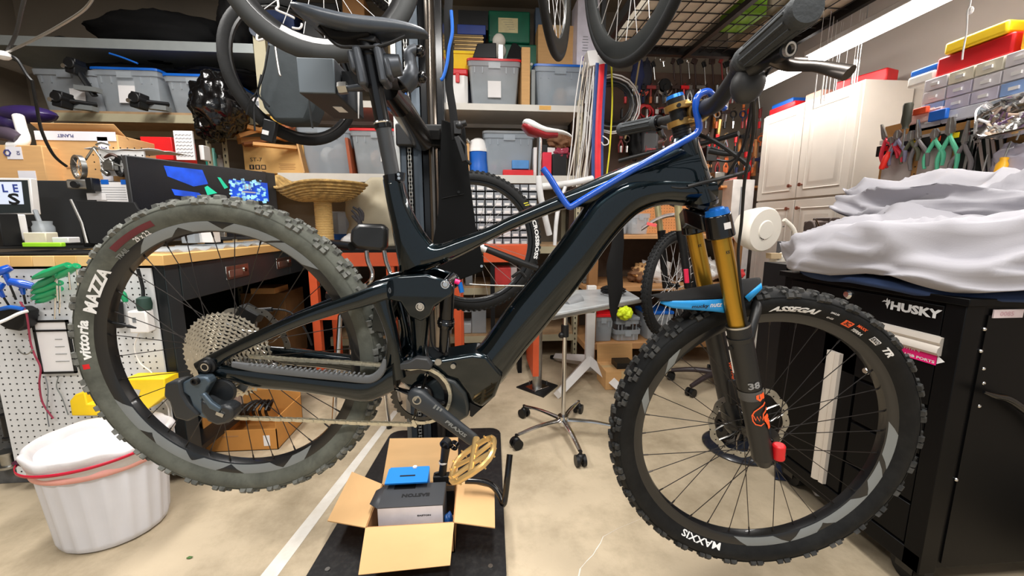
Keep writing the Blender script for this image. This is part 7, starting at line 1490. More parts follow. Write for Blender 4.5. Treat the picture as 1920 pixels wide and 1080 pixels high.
pg = thing('pegboard', 'large brown pegboard crowded with tools behind the handlebar', 'board', (1.48, 3.56, 1.031)); MB().box2((-.68, 0, 0), (.68, .02, 1.38)).obj('board', mat('dim_pegboard', s(70, 50, 38), .75, var=.1), pg)
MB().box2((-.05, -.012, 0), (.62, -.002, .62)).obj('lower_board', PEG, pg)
hb = MB()
for i in range(26):
    for j in range(24): hb.cyl((-.03 + i * .0254, -.0135, .02 + j * .0254), (-.03 + i * .0254, -.0125, .02 + j * .0254), .0035, n=5)
stuff(hb.obj('peg_holes', INK, pg, flat=True))
YW = 3.525
def TW(px, py, y=YW): return at(px, py, y=y)
tag(MB().box((0, 0, .009), (.5, .22, .018)).obj('plank', PEG, None, loc=(TW(1375, 347)[0], 3.42, 1.42), bev=.002), 'orange wood plank shelf on the pegboard behind the head tube', 'shelf')
MB_w = []
def hang(px, py, px2, py2, r, m_, name, label, cat, y=YW, n=8, g=None):
    return single(MB().cyl(TW(px, py, y), TW(px2, py2, y), r, r * .8, n=n), name, m_, label, cat, g)
t = thing('power_strip_cable', 'white cable running along the top of the pegboard', 'cable', TW(1185, 100, 3.2)); MB().tube([TW(x, y, 3.1) - np.array(t.location) for x, y in ((1180, 100), (1225, 95), (1250, 103), (1290, 97), (1330, 100), (1365, 97), (1385, 104), (1378, 112))], .006, n=6, smooth=4).obj('cable', WHITEP, t)
# rows of hanging tools, each one a thing
rnd = random.Random(9)
RUST = mat('rust_red', s(130, 36, 34), .55); DKR = mat('dark_brown_metal', s(58, 42, 38), .5, .4); DBL = mat('dark_blue_fabric', s(24, 32, 70), .8); 
top_row = [(1225, 118, 150, 'w'), (1242, 108, 125, 's'), (1262, 112, 150, 'k'), (1275, 112, 160, 'k'), (1290, 110, 148, 's'), (1302, 112, 160, 'k'), (1320, 118, 165, 's'), (1335, 112, 158, 'k'), (1352, 110, 150, 'r'), (1362, 118, 170, 's'), (1372, 112, 150, 'r'), (1382, 118, 160, 'k')]
names = {'w': (STEEL, 'steel'), 's': (CHROME, 'bright steel'), 'k': (DKR, 'dark iron'), 'r': (RUST, 'rust red')}
ordn = ['first', 'second', 'third', 'fourth', 'fifth', 'sixth', 'seventh', 'eighth', 'ninth', 'tenth', 'eleventh', 'twelfth']
for k, (px, y0, y1, c) in enumerate(top_row):
    m_, nm = names[c]; t = thing('hand_tool', f'{nm} tool on the top peg row, {ordn[k]} from the left', 'tool', TW(px, y1)); o0 = np.array(t.location)
    MB().tube([TW(px, y0 - 4) - o0 + [0, .03, 0], TW(px, y0 - 4) - o0 - [0, .04, 0], TW(px, y0 - 8) - o0 - [0, .05, 0]], .003, n=5).obj('peg_hook', STEEL, t)
    MB().cyl(TW(px, y0) - o0, TW(px + 3, y1) - o0, .008, .006, n=8).obj('shank', m_, t); MB().box(TW(px, y0 + 3) - o0, (.05 if k % 2 else .03, .02, .045), ry(.4 * (k % 3 - 1))).obj('head', m_ if k % 3 else BLACK, t, bev=.004)
mets = [(STEEL, 'steel'), (BLACK, 'black'), (RUST, 'rust red'), (DKR, 'dark iron'), (REDP, 'red'), (DBL, 'dark blue'), (CHROME, 'chromed'), (mat('dull_orange', s(190, 90, 40), .5), 'dull orange')]
for row, (py, h_, x0_, x1_, n_) in enumerate(((160, 34, 1172, 1385, 15), (205, 36, 1165, 1420, 17), (252, 34, 1160, 1425, 17), (296, 28, 1300, 1425, 9))):
    for k in range(n_):
        px = x0_ + (x1_ - x0_) * k / (n_ - 1) + rnd.uniform(-3, 3); m_, nm = mets[rnd.randrange(8)]; m2, n2_ = mets[rnd.randrange(8)]; kind = rnd.choice(('plier', 'driver', 'ring', 'hammer')); y_ = 3.50 - .02 * row
        t = thing('hand_tool', f'{nm} {kind}-shaped tool with {n2_} grip, {(ordn + ["thirteenth", "fourteenth", "fifteenth", "sixteenth", "last"])[k]} from left, {("upper", "middle", "lower", "bottom")[row]} peg row', 'tool', TW(px, py + h_, y_)); o0 = np.array(t.location); a_ = TW(px, py, y_) - o0; hh_ = a_[2]; g_ = MB().cyl((0, .02, hh_ * 1.05), (0, -.02, hh_ * 1.05), .003, n=5)
        if kind == 'plier': g_.box((0, 0, hh_ * .88), (.03, .014, hh_ * .24)).tube([(0, 0, hh_ * .7), (.018, 0, hh_ * .4), (.012, 0, 0)], .008, n=6).tube([(0, 0, hh_ * .7), (-.018, 0, hh_ * .4), (-.012, 0, 0)], .008, n=6)
        elif kind == 'driver': g_.cyl((0, 0, hh_), (0, 0, hh_ * .55), .014, .012, n=8).cyl((0, 0, hh_ * .55), (0, 0, 0), .004, n=6)
        elif kind == 'ring': g_.lathe([(.022, -.005), (.032, -.005), (.032, .005), (.022, .005)], o=(0, 0, hh_ * .75), ax=(0, 1, 0), n=16, closedprof=True).cyl((0, 0, hh_ * .6), (0, 0, .02), .006, n=6)
        else: g_.cyl((0, 0, hh_ * .9), (0, 0, 0), .008, n=6).box((0, 0, hh_ * .88), (.08, .024, .026))
        g_.obj('tool_body', m_, t); MB().cyl((0, -.004, hh_ * .35), (0, -.004, 0), .013, .011, n=8).obj('grip', m2, t)
for k, (px, py, qx, qy, r, m_, lab) in enumerate(((1196, 108, 1196, 178, .045, DBL, 'dark blue folded cloth hanging at the pegboard left end'), (1212, 112, 1210, 182, .04, mat('midnight_cloth', s(28, 28, 40), .8), 'near-black cloth hanging beside the dark blue one'), (1342, 165, 1350, 205, .03, mat('blue_bag_plastic', s(60, 90, 150), .3, alpha=.9), 'translucent blue bag hanging behind the blue rod hook'), (1285, 160, 1298, 205, .03, mat('grey_bag_plastic', s(96, 92, 96), .4, alpha=.9), 'grey plastic bag hanging mid pegboard'))):
    c_ = (TW(px, py) + TW(qx, qy)) / 2; h_ = abs(TW(px, py)[2] - TW(qx, qy)[2]); lumpbag(c_, (r * 1.3, .03, h_ / 2), m_, 'hanging_cloth' if k < 2 else 'plastic_bag', lab, 'cloth' if k < 2 else 'bag', 60 + k, .3, 24, 16)
coil(TW(1245, 165), .055, .004, 3, mat('pale_grey_cable', s(150, 140, 128), .6), 'grey cable coil with a dark centre on the pegboard', seed=3)
single(MB().lathe([(0, -.02), (.05, -.02), (.055, 0), (.05, .02), (0, .02)], o=TW(1246, 160), ax=(0, 1, 0), n=24), 'tape_roll', BLACK, 'black roll hanging on the pegboard inside the grey coil', 'roll')
for k, (px, py, R, m_, lab) in enumerate(((1206, 165, .05, mat('coral_strap', s(200, 80, 60), .6), 'coral red strap coil on the pegboard'), (1210, 210, .06, REDP, 'bright red strap coil low on the pegboard left'), (1240, 215, .045, RUST, 'dark red strap coil beside the bright red one'), (1286, 232, .04, mat('dark_lead', s(60, 50, 50), .6), 'dark cable coil low on the pegboard behind the stem'))): coil(TW(px, py, 3.52), R, .006, 4, m_, lab, 'strap', 'strap_coil', seed=k + 4)
# orange handled tools to the right (behind the bar and hoses)
for k, (px, py, qx, qy, m_, r, lab) in enumerate(((1344, 178, 1338, 240, mat('amber_handle', s(210, 130, 50), .4), .014, 'amber-handled file hanging behind the bar'), (1362, 190, 1356, 235, WHITEP, .022, 'white tube hanging behind the brake hose'), (1350, 225, 1345, 262, mat('brass_disc', s(180, 140, 80), .35, .7), .022, 'brass-coloured disc cutter on the pegboard'), (1330, 270, 1322, 300, REDP, .012, 'red-handled tool left of the hose loop'), (1400, 285, 1396, 335, mat('scarlet', s(225, 40, 45), .4), .020, 'scarlet clamp right of the hose loop'), (1408, 300, 1402, 345, mat('scarlet', s(225, 40, 45), .4), .014, 'slim scarlet clamp beside the wide one'), (1388, 262, 1384, 310, mat('wood_tool', s(190, 120, 60), .6), .014, 'wooden tool handle right of the hose loop'), (1416, 262, 1412, 330, PEG, .025, 'perforated orange steel strip at the right end of the pegboard'), (1300, 235, 1318, 252, STEEL, .008, 'steel ring spanner behind the headset'), (1420, 160, 1428, 250, STEEL, .010, 'long steel bar at the right end of the pegboard'), (1396, 180, 1392, 230, mat('orange_handle', s(215, 110, 40), .5), .012, 'orange-handled tool right of the display pod'))):
    hang(px, py, qx, qy, r, m_, 'hand_tool', lab, 'tool', y=3.52)
for k, (px, py, m_, w_, h_, lab) in enumerate(((1345, 330, STEEL, .09, .06, 'grey vice body on the plank shelf behind the head tube'), (1370, 335, mat('rose_pack', s(190, 110, 100), .6), .07, .05, 'rose pack on the plank shelf'), (1330, 290, BLACK, .1, .12, 'black motor unit with a white ring behind the head tube'), (1290, 310, PEG, .12, .08, 'orange wood block behind the head tube'))):
    p = TW(px, py, 3.42); single(MB().box(p, (w_, .08, h_)), 'shelf_item', m_, lab, 'tool', bev=.006)
# black bike light bag with red letters
t = thing('tool_bag', 'dark grey rounded bag with a red word on it, behind the far grip', 'bag', TW(1215, 290, 3.48)); o0 = np.array(t.location)
MB().box((0, 0, .10), (.17, .07, .20)).obj('body', mat('dark_grey_case', s(50, 50, 52), .5), t, bev=.03); text('LAVRON', REDP, t, plane_fn((.005, -.037, .04), (1, 0, 0), (0, 0, 1)), .018, .09); lumpbag((-.13, 0, .1), (.06, .05, .14), BLACKM, 'fluff', '', '', 71, .5, 24, 16, par=t)
# cables, straps and white tubes hanging left of the pegboard
rail = thing('hose_holder', 'white plastic bracket from which tubes and straps hang, below the deep wheel', 'bracket', at(1120, 130, y=2.95)); MB().rings([[(-.07, -.05, 0), (.07, -.05, .03), (.07, .05, .03), (-.07, .05, 0)], [(-.09, -.05, .10), (.08, -.05, .12), (.08, .05, .12), (-.09, .05, .10)]]).obj('bracket', WHITEP, rail, bev=.004); MB().box((-.06, .14, .06), (.02, .2, .02)).obj('arm', WHITEP, rail)
rnd = random.Random(3)
for k in range(20):
    xt = 1093 + k * 1.6 + rnd.uniform(-2, 2); xb = 1062 + k * 2.2 + rnd.uniform(-6, 6); xm = (xt + xb) / 2 + rnd.uniform(-5, 5); yb_ = rnd.choice((335, 345, 350)); yy = 2.94 + rnd.uniform(-.035, .035)
    single(MB().tube([at(xt, 105 + k % 5 * 4, y=yy), at(xm + 3, 190, y=yy), at(xm - 3, 260, y=yy), at(xb, yb_, y=yy)], .0028 + .0016 * (k % 3 == 0), n=6, smooth=4), 'thin_tube', (WHITEP, mat('ivory_tube', s(216, 206, 190), .4), ALU)[k % 3], 'thin pale tube hanging in the bundle left of the red strap', 'tube', 'pale tubes hanging in a bundle left of the red strap')
for k, (xa, xb, w_, m_, lab) in enumerate(((1118, 1112, .015, mat('denim_strap', s(40, 70, 130), .6), 'blue strap on the left side of the red one'), (1126, 1121, .028, mat('scarlet_strap', s(228, 36, 50), .5), 'broad scarlet strap hanging between two blue straps'), (1134, 1128, .015, mat('denim_strap', s(40, 70, 130), .6), 'blue strap on the right side of the red one'))):
    a_, b_, c_ = at(xa + 2, 118, y=2.90 + .01 * k), at((xa + xb) / 2 - 2, 240, y=2.90 + .01 * k), at(xb, 345, y=2.90 + .01 * k)
    single(MB().tube([a_, b_, c_], w_ * .2, n=8, smooth=4, flat=4.), 'strap', m_, lab, 'strap')
for k in range(7): coil(at(1148, 195, y=3.0 + .012 * k), .125 + .014 * k, .0055, 1, (BLACK, BLACK, BLACK, GREYP, BLACK, WHITEP, WHITEP)[k], 'big ring of coiled white and black cable right of the straps', seed=k, spreadr=.006, group='rings of white and black cable right of the straps')
cord([at(1146, 120, y=3.0), at(1148, 180, y=3.0), at(1146, 235, y=2.98), at(1142, 290, y=2.96), at(1136, 340, y=2.95)], .006, mat('yellow_cord', s(225, 215, 50), .5), 'cord', 'yellow cord hanging right of the straps', 'cord')
cord([at(1200, 110, y=3.2), at(1188, 180, y=3.2), at(1178, 230, y=3.15), at(1172, 260, y=3.1)], .007, mat('rope_chain', s(150, 130, 90), .7), 'rope', 'tan braided rope slanting down at the pegboard left end', 'rope')
single(MB().tube([at(1130, 255, y=2.9), at(1140, 262, y=2.88), at(1140, 270, y=2.88), at(1132, 272, y=2.88), at(1128, 266, y=2.88)], .004, smooth=4), 'wire_hook', WHITEP, 'white hook low on the scarlet strap', 'hook')
# ---- red clutter and boxes around the top tube gap
for k, (px0, py0, px1, py1, y, m_, lab) in enumerate(((943, 318, 1000, 335, 3.17, REDP, 'red lid of a low white crate on the lower shelf'), (1018, 285, 1034, 332, 3.17, mat('crimson_case', s(220, 30, 60), .45), 'crimson case behind the red-and-white saddle'), (1036, 288, 1062, 332, 3.17, BLACK, 'black camera-like part right of the crimson case'), (960, 300, 992, 317, 3.19, mat('steel_blue_box', s(70, 130, 190), .5), 'slanted blue and grey magazines on the lower shelf'))):
    c_, w_, d_, h_ = box_at(px0, py0, px1, py1, y, .15); tag(MB().box((0, 0, h_ / 2), (w_, d_, h_)).obj('box', m_, None, loc=tuple(c_), bev=.005), lab, 'box')
# small-parts drawers seen through the background wheel
dr_ = thing('drawer_organiser', 'grey small-parts organiser with wire front, seen through the background wheel', 'organiser', (at(935, 400, y=2.95)[0], 3.02, .951)); x0, x1, z0, z1 = R4(862, 342, 1012, 458, 2.95); z0 = .951
MB().box((0, .08, (z1 - z0) / 2), (x1 - x0, .14, z1 - z0)).obj('case', BLACKM, dr_); nx, nz = 9, 8; w_, h_ = (x1 - x0) / nx, (z1 - z0) / nz
for i in range(nx):
    for j in range(nz): q = MB().box(((i - nx / 2 + .5) * w_, 0, (j + .5) * h_), (w_ * .86, .02, h_ * .78)).obj('drawer', mat('grey_drawer', s(136, 140, 146), .4, var=.1) if (i + j) % 3 else mat('light_drawer', s(190, 192, 196), .4), dr_); MB().box(((i - nx / 2 + .5) * w_, -.012, (j + .38) * h_), (w_ * .6, .003, h_ * .3)).obj('label_slot', WHITEP, q)
# ---- background bicycles
def tubeobj(pl, r, nm, m_, par, o0, smooth=3, n=10, flat=None): return MB().tube([np.array(p) - o0 for p in pl], r, n=n, smooth=smooth, flat=flat).obj(nm, m_, par)
bA = thing('bicycle', 'bike behind the stand with a red-and-white saddle and white-lettered tyre', 'bicycle', at(887, 590, y=2.0) * [1, 1, 0]); o0 = np.array(bA.location)
bicycle_wheel(at(887, 455, y=2.02) - o0, .352, .045, '', parent=bA, rotz=.12, knob=80, nsp=24, deep=.022)
for k, (px, py, tt, ang_) in enumerate(((1001, 432, 'BOSS', -1.45), )):
    c = at(887, 455, y=2.02) - o0
    def fnA(a, b_): th = .05 - a / .325; return c + np.array([math.cos(th) * (.325 + b_), -.024, math.sin(th) * (.325 + b_)])
    text('CROSSBOSS', WINK, bA, fnA, .020, .20, bold=.04)
    def fnY(a, b_): th = .62 - a / .33; return c + np.array([math.cos(th) * (.33 + b_), -.024, math.sin(th) * (.33 + b_)])
    text('//', mat('yellow_print', s(235, 225, 60), .5), bA, fnY, .02, .025)
Wt = mat('gloss_white_paint', s(220, 220, 220), .25, coat=.3)
A = lambda px, py, y: at(px, py, y=y)
tubeobj([A(1010, 330, 2.3), A(1012, 258, 2.3)], .0145, 'seatpost', CHROME, bA, o0); tubeobj([A(1040, 460, 2.3), A(1045, 400, 2.3), A(1060, 350, 2.3)], [.02, .024, .02], 'frame_tube', Wt, bA, o0, flat=.5); tubeobj([A(1010, 330, 2.3), A(1014, 370, 2.3), A(1030, 440, 2.35)], .018, 'seat_tube', Wt, bA, o0); tubeobj([A(1014, 350, 2.3), A(1060, 345, 2.38), A(1110, 335, 2.46)], .02, 'top_tube', Wt, bA, o0)
tubeobj([A(898, 462, 1.9), A(925, 472, 1.9), A(965, 488, 1.9), A(1008, 503, 1.9)], [.017, .017, .019, .014], 'handlebar', BLACK, bA, o0); tubeobj([A(898, 462, 1.9), A(912, 468, 1.9)], .018, 'bar_cap', WHITEP, bA, o0)
tubeobj([A(960, 520, 1.95), A(975, 510, 1.95), A(985, 520, 1.95)], .008, 'brake_lever', BLACK, bA, o0)
tubeobj([A(880, 533, 1.95), A(920, 535, 1.95), A(985, 536, 1.95)], .004, 'chain', STEEL, bA, o0)
sa2 = MB(); rs = []
for px, py, qx, qy, hw in ((978, 226, 980, 232, .045), (985, 222, 996, 246, .062), (1003, 232, 1010, 250, .055), (1022, 240, 1024, 252, .035), (1045, 242, 1046, 250, .022), (1064, 247, 1064, 252, .018), (1074, 256, 1073, 260, .010)):
    T_, U_ = A(px, py, 2.3) - o0, A(qx, qy, 2.3) - o0; rs.append([((T_[0] + U_[0]) / 2, T_[1] + hw * math.copysign(abs(math.cos(t)) ** .6, math.cos(t)), (T_[2] + U_[2]) / 2 + (T_[2] - U_[2]) / 2 * math.sin(t)) for t in [2 * PI * i / 14 for i in range(14)]])
sd_ = sa2.rings(rs).obj('saddle', WHITEP, bA, sub=1, ang=80); MB().rings([[p * np.array([1, .9, 1]) + np.array([0, o0[1] * 0 + (A(1, 1, 2.3) - o0)[1] * .1, -.022]) for p in map(np.array, r)] for r in rs[:5]]).obj('red_underside', mat('wine_red', s(140, 20, 30), .35), sd_, ang=80)
bB = thing('bicycle', 'bike behind the fork with white spokes and a grey-red mudguard', 'bicycle', A(1262, 640, 2.45) * [1, 1, 0]); o0 = np.array(bB.location)
bicycle_wheel(A(1262, 535, 2.45) - o0, .350, .055, '', parent=bB, rotz=.62, knob=70, nsp=28, sm=WSP, deep=.02)
tubeobj([A(1276, 432, 2.36), A(1283, 480, 2.36), A(1290, 540, 2.36)], [.028, .024, .022], 'fork_leg', BLACK, bB, o0); tubeobj([A(1271, 380, 2.36), A(1275, 432, 2.36)], .022, 'stanchion', mat('champagne_tube', s(205, 195, 150), .3, .7), bB, o0)
tubeobj([A(1240, 432, 2.52), A(1243, 480, 2.52), A(1248, 540, 2.52)], [.026, .022, .02], 'fork_leg', BLACK, bB, o0); tubeobj([A(1232, 380, 2.52), A(1238, 432, 2.52)], .020, 'stanchion', mat('champagne_tube', s(205, 195, 150), .3, .7), bB, o0)
tubeobj([A(1300, 330, 2.5), A(1275, 362, 2.45), A(1262, 385, 2.44)], .03, 'head_tube', BLACK, bB, o0)
tubeobj([A(1385, 250, 2.2), A(1345, 262, 2.3), A(1290, 275, 2.45), A(1225, 285, 2.6), A(1160, 302, 2.7)], [.015, .014, .014, .014, .016], 'handlebar', BLACK, bB, o0)
tubeobj([A(1330, 282, 2.3), A(1360, 288, 2.25), A(1385, 288, 2.2)], [.02, .016, .01], 'brake_lever', BLACK, bB, o0)
MB().grid(lambda u, v: A(1203 + 62 * u, 424 - 26 * math.sin(u * 1.6) + 3 * v, 2.28 + .24 * v + .1 * u) - o0 + np.array([0, 0, -.02 * abs(2 * v - 1) ** 2]), 14, 8).obj('mudguard', mat('grey_mudguard', s(150, 142, 140), .4), bB, solid=.003)
MB().box(A(1222, 421, 2.26) - o0, (.06, .003, .018), ry(.2)).obj('red_print', mat('coral_print', s(225, 90, 90), .5), bB)
MB().cyl(A(1286, 505, 2.3) - o0, A(1288, 530, 2.3) - o0, .014).obj('red_reflector', mat('rose_red', s(225, 40, 80), .4), bB)
# ---- tables, stands
tb = thing('rolling_stand', 'chrome five-castor rolling stand carrying a pale tray top behind the down tube', 'stand', at(1055, 815, z=0)); o0 = np.array(tb.location)
tq = [at(1036, 594, z=.66), at(1050, 582, z=.66), at(1198, 541, z=.66), at(1192, 552, z=.66)]
p_ = [at(1036, 596, y=1.86), at(1200, 548, y=2.25), at(1170, 523, y=2.6), at(1035, 545, y=2.55)]
p_ = [q * [1, 1, 0] + [0, 0, .655] for q in p_]
MB().add([q - o0 for q in p_] + [q - o0 + [0, 0, .02] for q in p_], [(3, 2, 1, 0), (4, 5, 6, 7), (0, 1, 5, 4), (1, 2, 6, 5), (2, 3, 7, 6), (3, 0, 4, 7)]).obj('tray_top', mat('grey_glass_top', s(172, 176, 178), .25, var=.12), tb, bev=.003)
MB().tube([q - o0 + [0, 0, .0] for q in p_], .012, closed=True, n=8).obj('tray_rim', ALU, tb)
MB().tube([(0, 0, .09), (0, 0, .655)], .0115, n=14).obj('pole', CHROME, tb); MB().cyl((0, 0, .06), (0, 0, .11), .028, n=20).obj('hub', CHROME, tb); MB().cyl((0, 0, .54), (0, 0, .60), .02, n=14).sphere((-.02, -.01, .55), .016).obj('collar_knob', BLACK, tb)
for k in range(5):
    a = R_(-93 + 72 * k + 8); e = np.array([math.cos(a), math.sin(a), 0]); tubeobj([e * .02 + [0, 0, .085], e * .15 + [0, 0, .085], e * .27 + [0, 0, .07]], [.016, .013, .010], 'leg', CHROME, tb, np.zeros(3), flat=.7)
    w_ = e * .28; c_ = MB().cyl(w_ + np.array([-e[1], e[0], 0]) * .008 + [0, 0, .027], w_ + np.array([-e[1], e[0], 0]) * .024 + [0, 0, .027], .027, n=16).cyl(w_ - np.array([-e[1], e[0], 0]) * .008 + [0, 0, .027], w_ - np.array([-e[1], e[0], 0]) * .024 + [0, 0, .027], .027, n=16).obj('castor_wheel', BLACK, tb); MB().cyl(w_ + [0, 0, .05], w_ + [0, 0, .075], .008).sphere(w_ + [0, 0, .042], .02, 10, 6).obj('castor_stem', BLACK, c_)
single(MB().cyl(at(1060, 575, y=2.1), at(1085, 562, y=2.2), .035, n=20), 'roll', mat('grey_roll', s(130, 132, 134), .5), 'grey roll lying on the pale tray top', 'roll')
cl_ = thing('cable_coil', 'dark cable coil lying on the tray top by the down tube', 'cable', (p_[2][0] - .16, 2.35, .682)); MB().tube([((.06 + .004 * (i % 5)) * math.cos(i * .5), (.06 + .004 * (i % 5)) * math.sin(i * .5), .006 + i * .0006) for i in range(60)], .005, n=6).obj('coil', BLACK, cl_)
wl = thing('folding_table_leg', 'white steel trestle column with splayed feet and a sticker', 'trestle', at(1104, 700, z=0)); o0 = np.array(wl.location)
MB().box((0, 0, .36), (.065, .04, .62)).obj('column', WHITEP, wl, bev=.003); MB().box((0, -.021, .56), (.045, .002, .07)).box((0, -.021, .49), (.045, .002, .035)).obj('sticker', mat('dark_green_sticker', s(30, 70, 55), .5), wl)
for ex, ey, nm in ((at(1046, 748, z=0), 0, ''), (at(1172, 745, z=0), 0, ''), (at(1042, 676, z=0), 0, '')): tubeobj([o0 + [0, 0, .10], ex + [0, 0, .03]], [.045, .032], 'foot', WHITEP, wl, o0, smooth=0, n=4)
MB().cyl(at(1038, 672, z=.0) - o0, at(1038, 672, z=.0) - o0 + [0, 0, .02], .03, n=14).obj('rubber_pad', BLACK, wl); MB().box((0, -.01, .07), (.09, .06, .07)).obj('junction', WHITEP, wl, bev=.003)
pole = thing('steel_post', 'steel tube post bolted to a black floor plate', 'post', at(1008, 732, z=0)); o0 = np.array(pole.location)
pq = [at(x, y, z=0) - o0 for x, y in ((1019, 746), (1046, 724), (1008, 711), (968, 727))]; MB().add(pq + [p + np.array([0, 0, .008]) for p in pq], [(3, 2, 1, 0), (4, 5, 6, 7), (0, 1, 5, 4), (1, 2, 6, 5), (2, 3, 7, 6), (3, 0, 4, 7)]).obj('floor_plate', BLACK, pole)
MB().cyl((0, .03, .008), (0, .03, .62), .032, n=24).obj('tube', STEEL, pole); MB().box((0, .03, .012), (.13, .1, .01), rz(.6)).obj('flange', CHROME, pole, bev=.002)
for x, y in ((993, 722), (1025, 722)): MB().cyl(at(x, y, z=0) - o0, at(x, y, z=0) - o0 + [0, 0, .03], .006, n=8).obj('bolt', CHROME, pole)
# office chair base
oc = thing('office_chair', 'dark office chair base with castors behind the front wheel', 'chair', at(1345, 725, z=0)); o0 = np.array(oc.location); PLM = mat('plum_black', s(58, 48, 50), .45)
for x, y in ((1262, 755), (1262, 712), (1400, 700), (1420, 745), (1330, 690)):
    e = at(x, y, z=0) - o0; e = e / np.linalg.norm(e) * .30; tubeobj([np.array([0, 0, .10]), e * .5 + [0, 0, .10], e + [0, 0, .07]], [.022, .018, .014], 'leg', PLM, oc, np.zeros(3)); dd2 = nrm([-e[1], e[0], 0]); c_ = MB().cyl(e + dd2 * .006 + [0, 0, .028], e + dd2 * .026 + [0, 0, .028], .028, n=16).cyl(e - dd2 * .006 + [0, 0, .028], e - dd2 * .026 + [0, 0, .028], .028, n=16).obj('castor_wheel', BLACK, oc)
MB().cyl((0, 0, .08), (0, 0, .42), .026, n=16).obj('gas_lift', GLOSSBLK, oc); MB().box((0, 0, .45), (.42, .40, .07)).obj('seat', BLACKM, oc, bev=.03)
# base disc with gearing
gd = thing('stand_base', 'black domed round base with a toothed ring, on the floor behind the front hub', 'base', at(1385, 838, z=0)); o0 = np.array(gd.location)
MB().lathe([(0, 0), (.165, 0), (.168, .008), (.15, .022), (.06, .04), (0, .042)], n=44).obj('disc', mat('navy_black_disc', s(30, 34, 44), .25, coat=.3), gd)
MB().cyl((0, 0, .04), (.0, .02, .26), .02, n=16).obj('post', BLACK, gd); b = MB()
rs = []
for i in range(120):
    th = 2 * PI * i / 120; ro = .062 + (.004 if i % 3 == 0 else 0); rs.append([(-.09 + z, ro * math.cos(th) * 0 + q * math.cos(th), .12 + q * math.sin(th)) for q, z in ((.03, -.02), (ro, -.02), (ro, .02), (.03, .02))])
b.rings(rs, closed=True).obj('toothed_ring', BLACK, gd); MB().lathe([(0, -.03), (.03, -.03), (.04, 0), (.03, .03), (0, .03)], o=(-.06, 0, .11), ax=(1, .3, 0), n=20).obj('housing', BLACK, gd)
# ---- tubs and boxes on the low wooden shelves
def tub(px0, py0, px1, py1, y, lid, label, seed, body=BIN2, contents=(GREYP,), z=None):
    x0, x1, z0, z1 = R4(px0, py0, px1, py1, y); z0 = z if z is not None else z0; return storage_bin(((x0 + x1) / 2, y + .14, z0), x1 - x0, .26, z1 - z0, lid, label, body=body, contents=contents, seed=seed)
tub(1113, 590, 1152, 640, 2.93, REDP, 'grey red-lidded tub on the low wooden shelf, behind the white trestle', 11, z=.192, contents=(CARD, GREYD))
tub(1154, 620, 1202, 640, 2.93, None, 'shallow clear tub on the low wooden shelf, lowest of two', 12, z=.192, contents=(GREYD,)); tub(1156, 596, 1200, 618, 2.96, WAX, 'clear tub stacked on the shallow one', 13, z=.35, contents=(GREYP,))
tub(1215, 585, 1262, 640, 2.95, BLUEP, 'blue-lidded tub on the low wooden shelf behind the front tyre', 14, z=.192)
tub(1300, 590, 1360, 640, 2.95, None, 'clear tub on the low wooden shelf between the fork legs', 15, z=.192, contents=(WHITEP, GREYP))
lumpbag(at(1172, 588, y=2.95), (.06, .05, .05), mat('hi_vis', s(220, 240, 40), .6), 'cloth', 'neon yellow cloth poking out above the clear tubs', 'cloth', 81, .4)
tub(1185, 400, 1220, 442, 3.0, None, 'frosted open tub on top of the wooden unit, behind the down tube', 16, z=1.031, contents=(WHITEP,)); tub(1130, 402, 1182, 442, 3.05, None, 'larger frosted tub on the wooden unit beside the small one', 17, z=1.031, contents=(GREYP,))
for k, (px, py, m_, r_, lab) in enumerate(((1215, 470, CARD, .07, 'cardboard lump on the wooden shelf behind the bike wheel'), (1236, 492, WHITEP, .09, 'white plastic bag behind the spokes of the background wheel'), (1310, 500, mat('grey_heap', s(130, 122, 120), .8), .10, 'grey cloth heap behind the gold fork tubes'), (1330, 540, WHITEP, .08, 'white bag low behind the gold fork tubes'), (1205, 520, mat('brown_heap', s(120, 84, 56), .8), .06, 'brown rag beside the background tyre'), (1105, 520, GREYD, .05, 'dark coil of leads on the wooden shelf left of the strap'), (1385, 500, mat('red_net', s(200, 50, 50), .6), .05, 'red net bag beside the white machine'), (1378, 460, mat('brown_bottle', s(130, 84, 60), .4), .05, 'brown object under the white machine drum'))):
    p = at(px, py, y=3.05); lumpbag((p[0], 3.12, .641 + r_ * 1.1), (r_ * 1.35, .09, r_ * 1.2), m_, 'bundle', lab, 'bundle', 90 + k, .45, 26, 16, 3)
single(MB().tube([at(1160, 420, y=1.7), at(1158, 460, y=1.7), at(1152, 500, y=1.7), at(1154, 545, y=1.7), at(1150, 580, y=1.7), at(1152, 602, y=1.7)], [.007, .010, .013, .012, .006, .003], n=10, smooth=4, flat=2.9), 'strap', BLACKM, 'wide black strap loop hanging between down tube and background wheel', 'strap')
c_ = carton(tuple(at(1168, 728, z=0) + [0, .08, 0]), .26, .20, .13, 'open brown carton on the floor right of the white trestle'); MB().box((-.0, .11, .19), (.26, .004, .13), rx(-.15)).obj('flap', CARD, c_); MB().box((.02, 0, .15), (.12, .12, .04)).obj('black_insert', BLACK, c_); 
tag(MB().box((0, 0, .22), (.04, .4, .44)).obj('crate', RO, None, loc=(.36, 2.70, .10)), 'orange-red trolley side at the left of the steel post', 'trolley')
t = thing('storage_box', 'orange-red steel box behind the background handlebar', 'box', (at(950, 475, y=2.8)[0], 2.88, .0)); x0, x1, z0, z1 = R4(905, 459, 992, 492, 2.8); MB().box((0, 0, (z0 + z1) / 2), (x1 - x0, .14, z1 - z0)).obj('body', RO, t, bev=.004); MB().box((-.1, 0, z0 / 2), (.03, .1, z0)).box((.1, 0, z0 / 2), (.03, .1, z0)).obj('support', BLACKM, t)
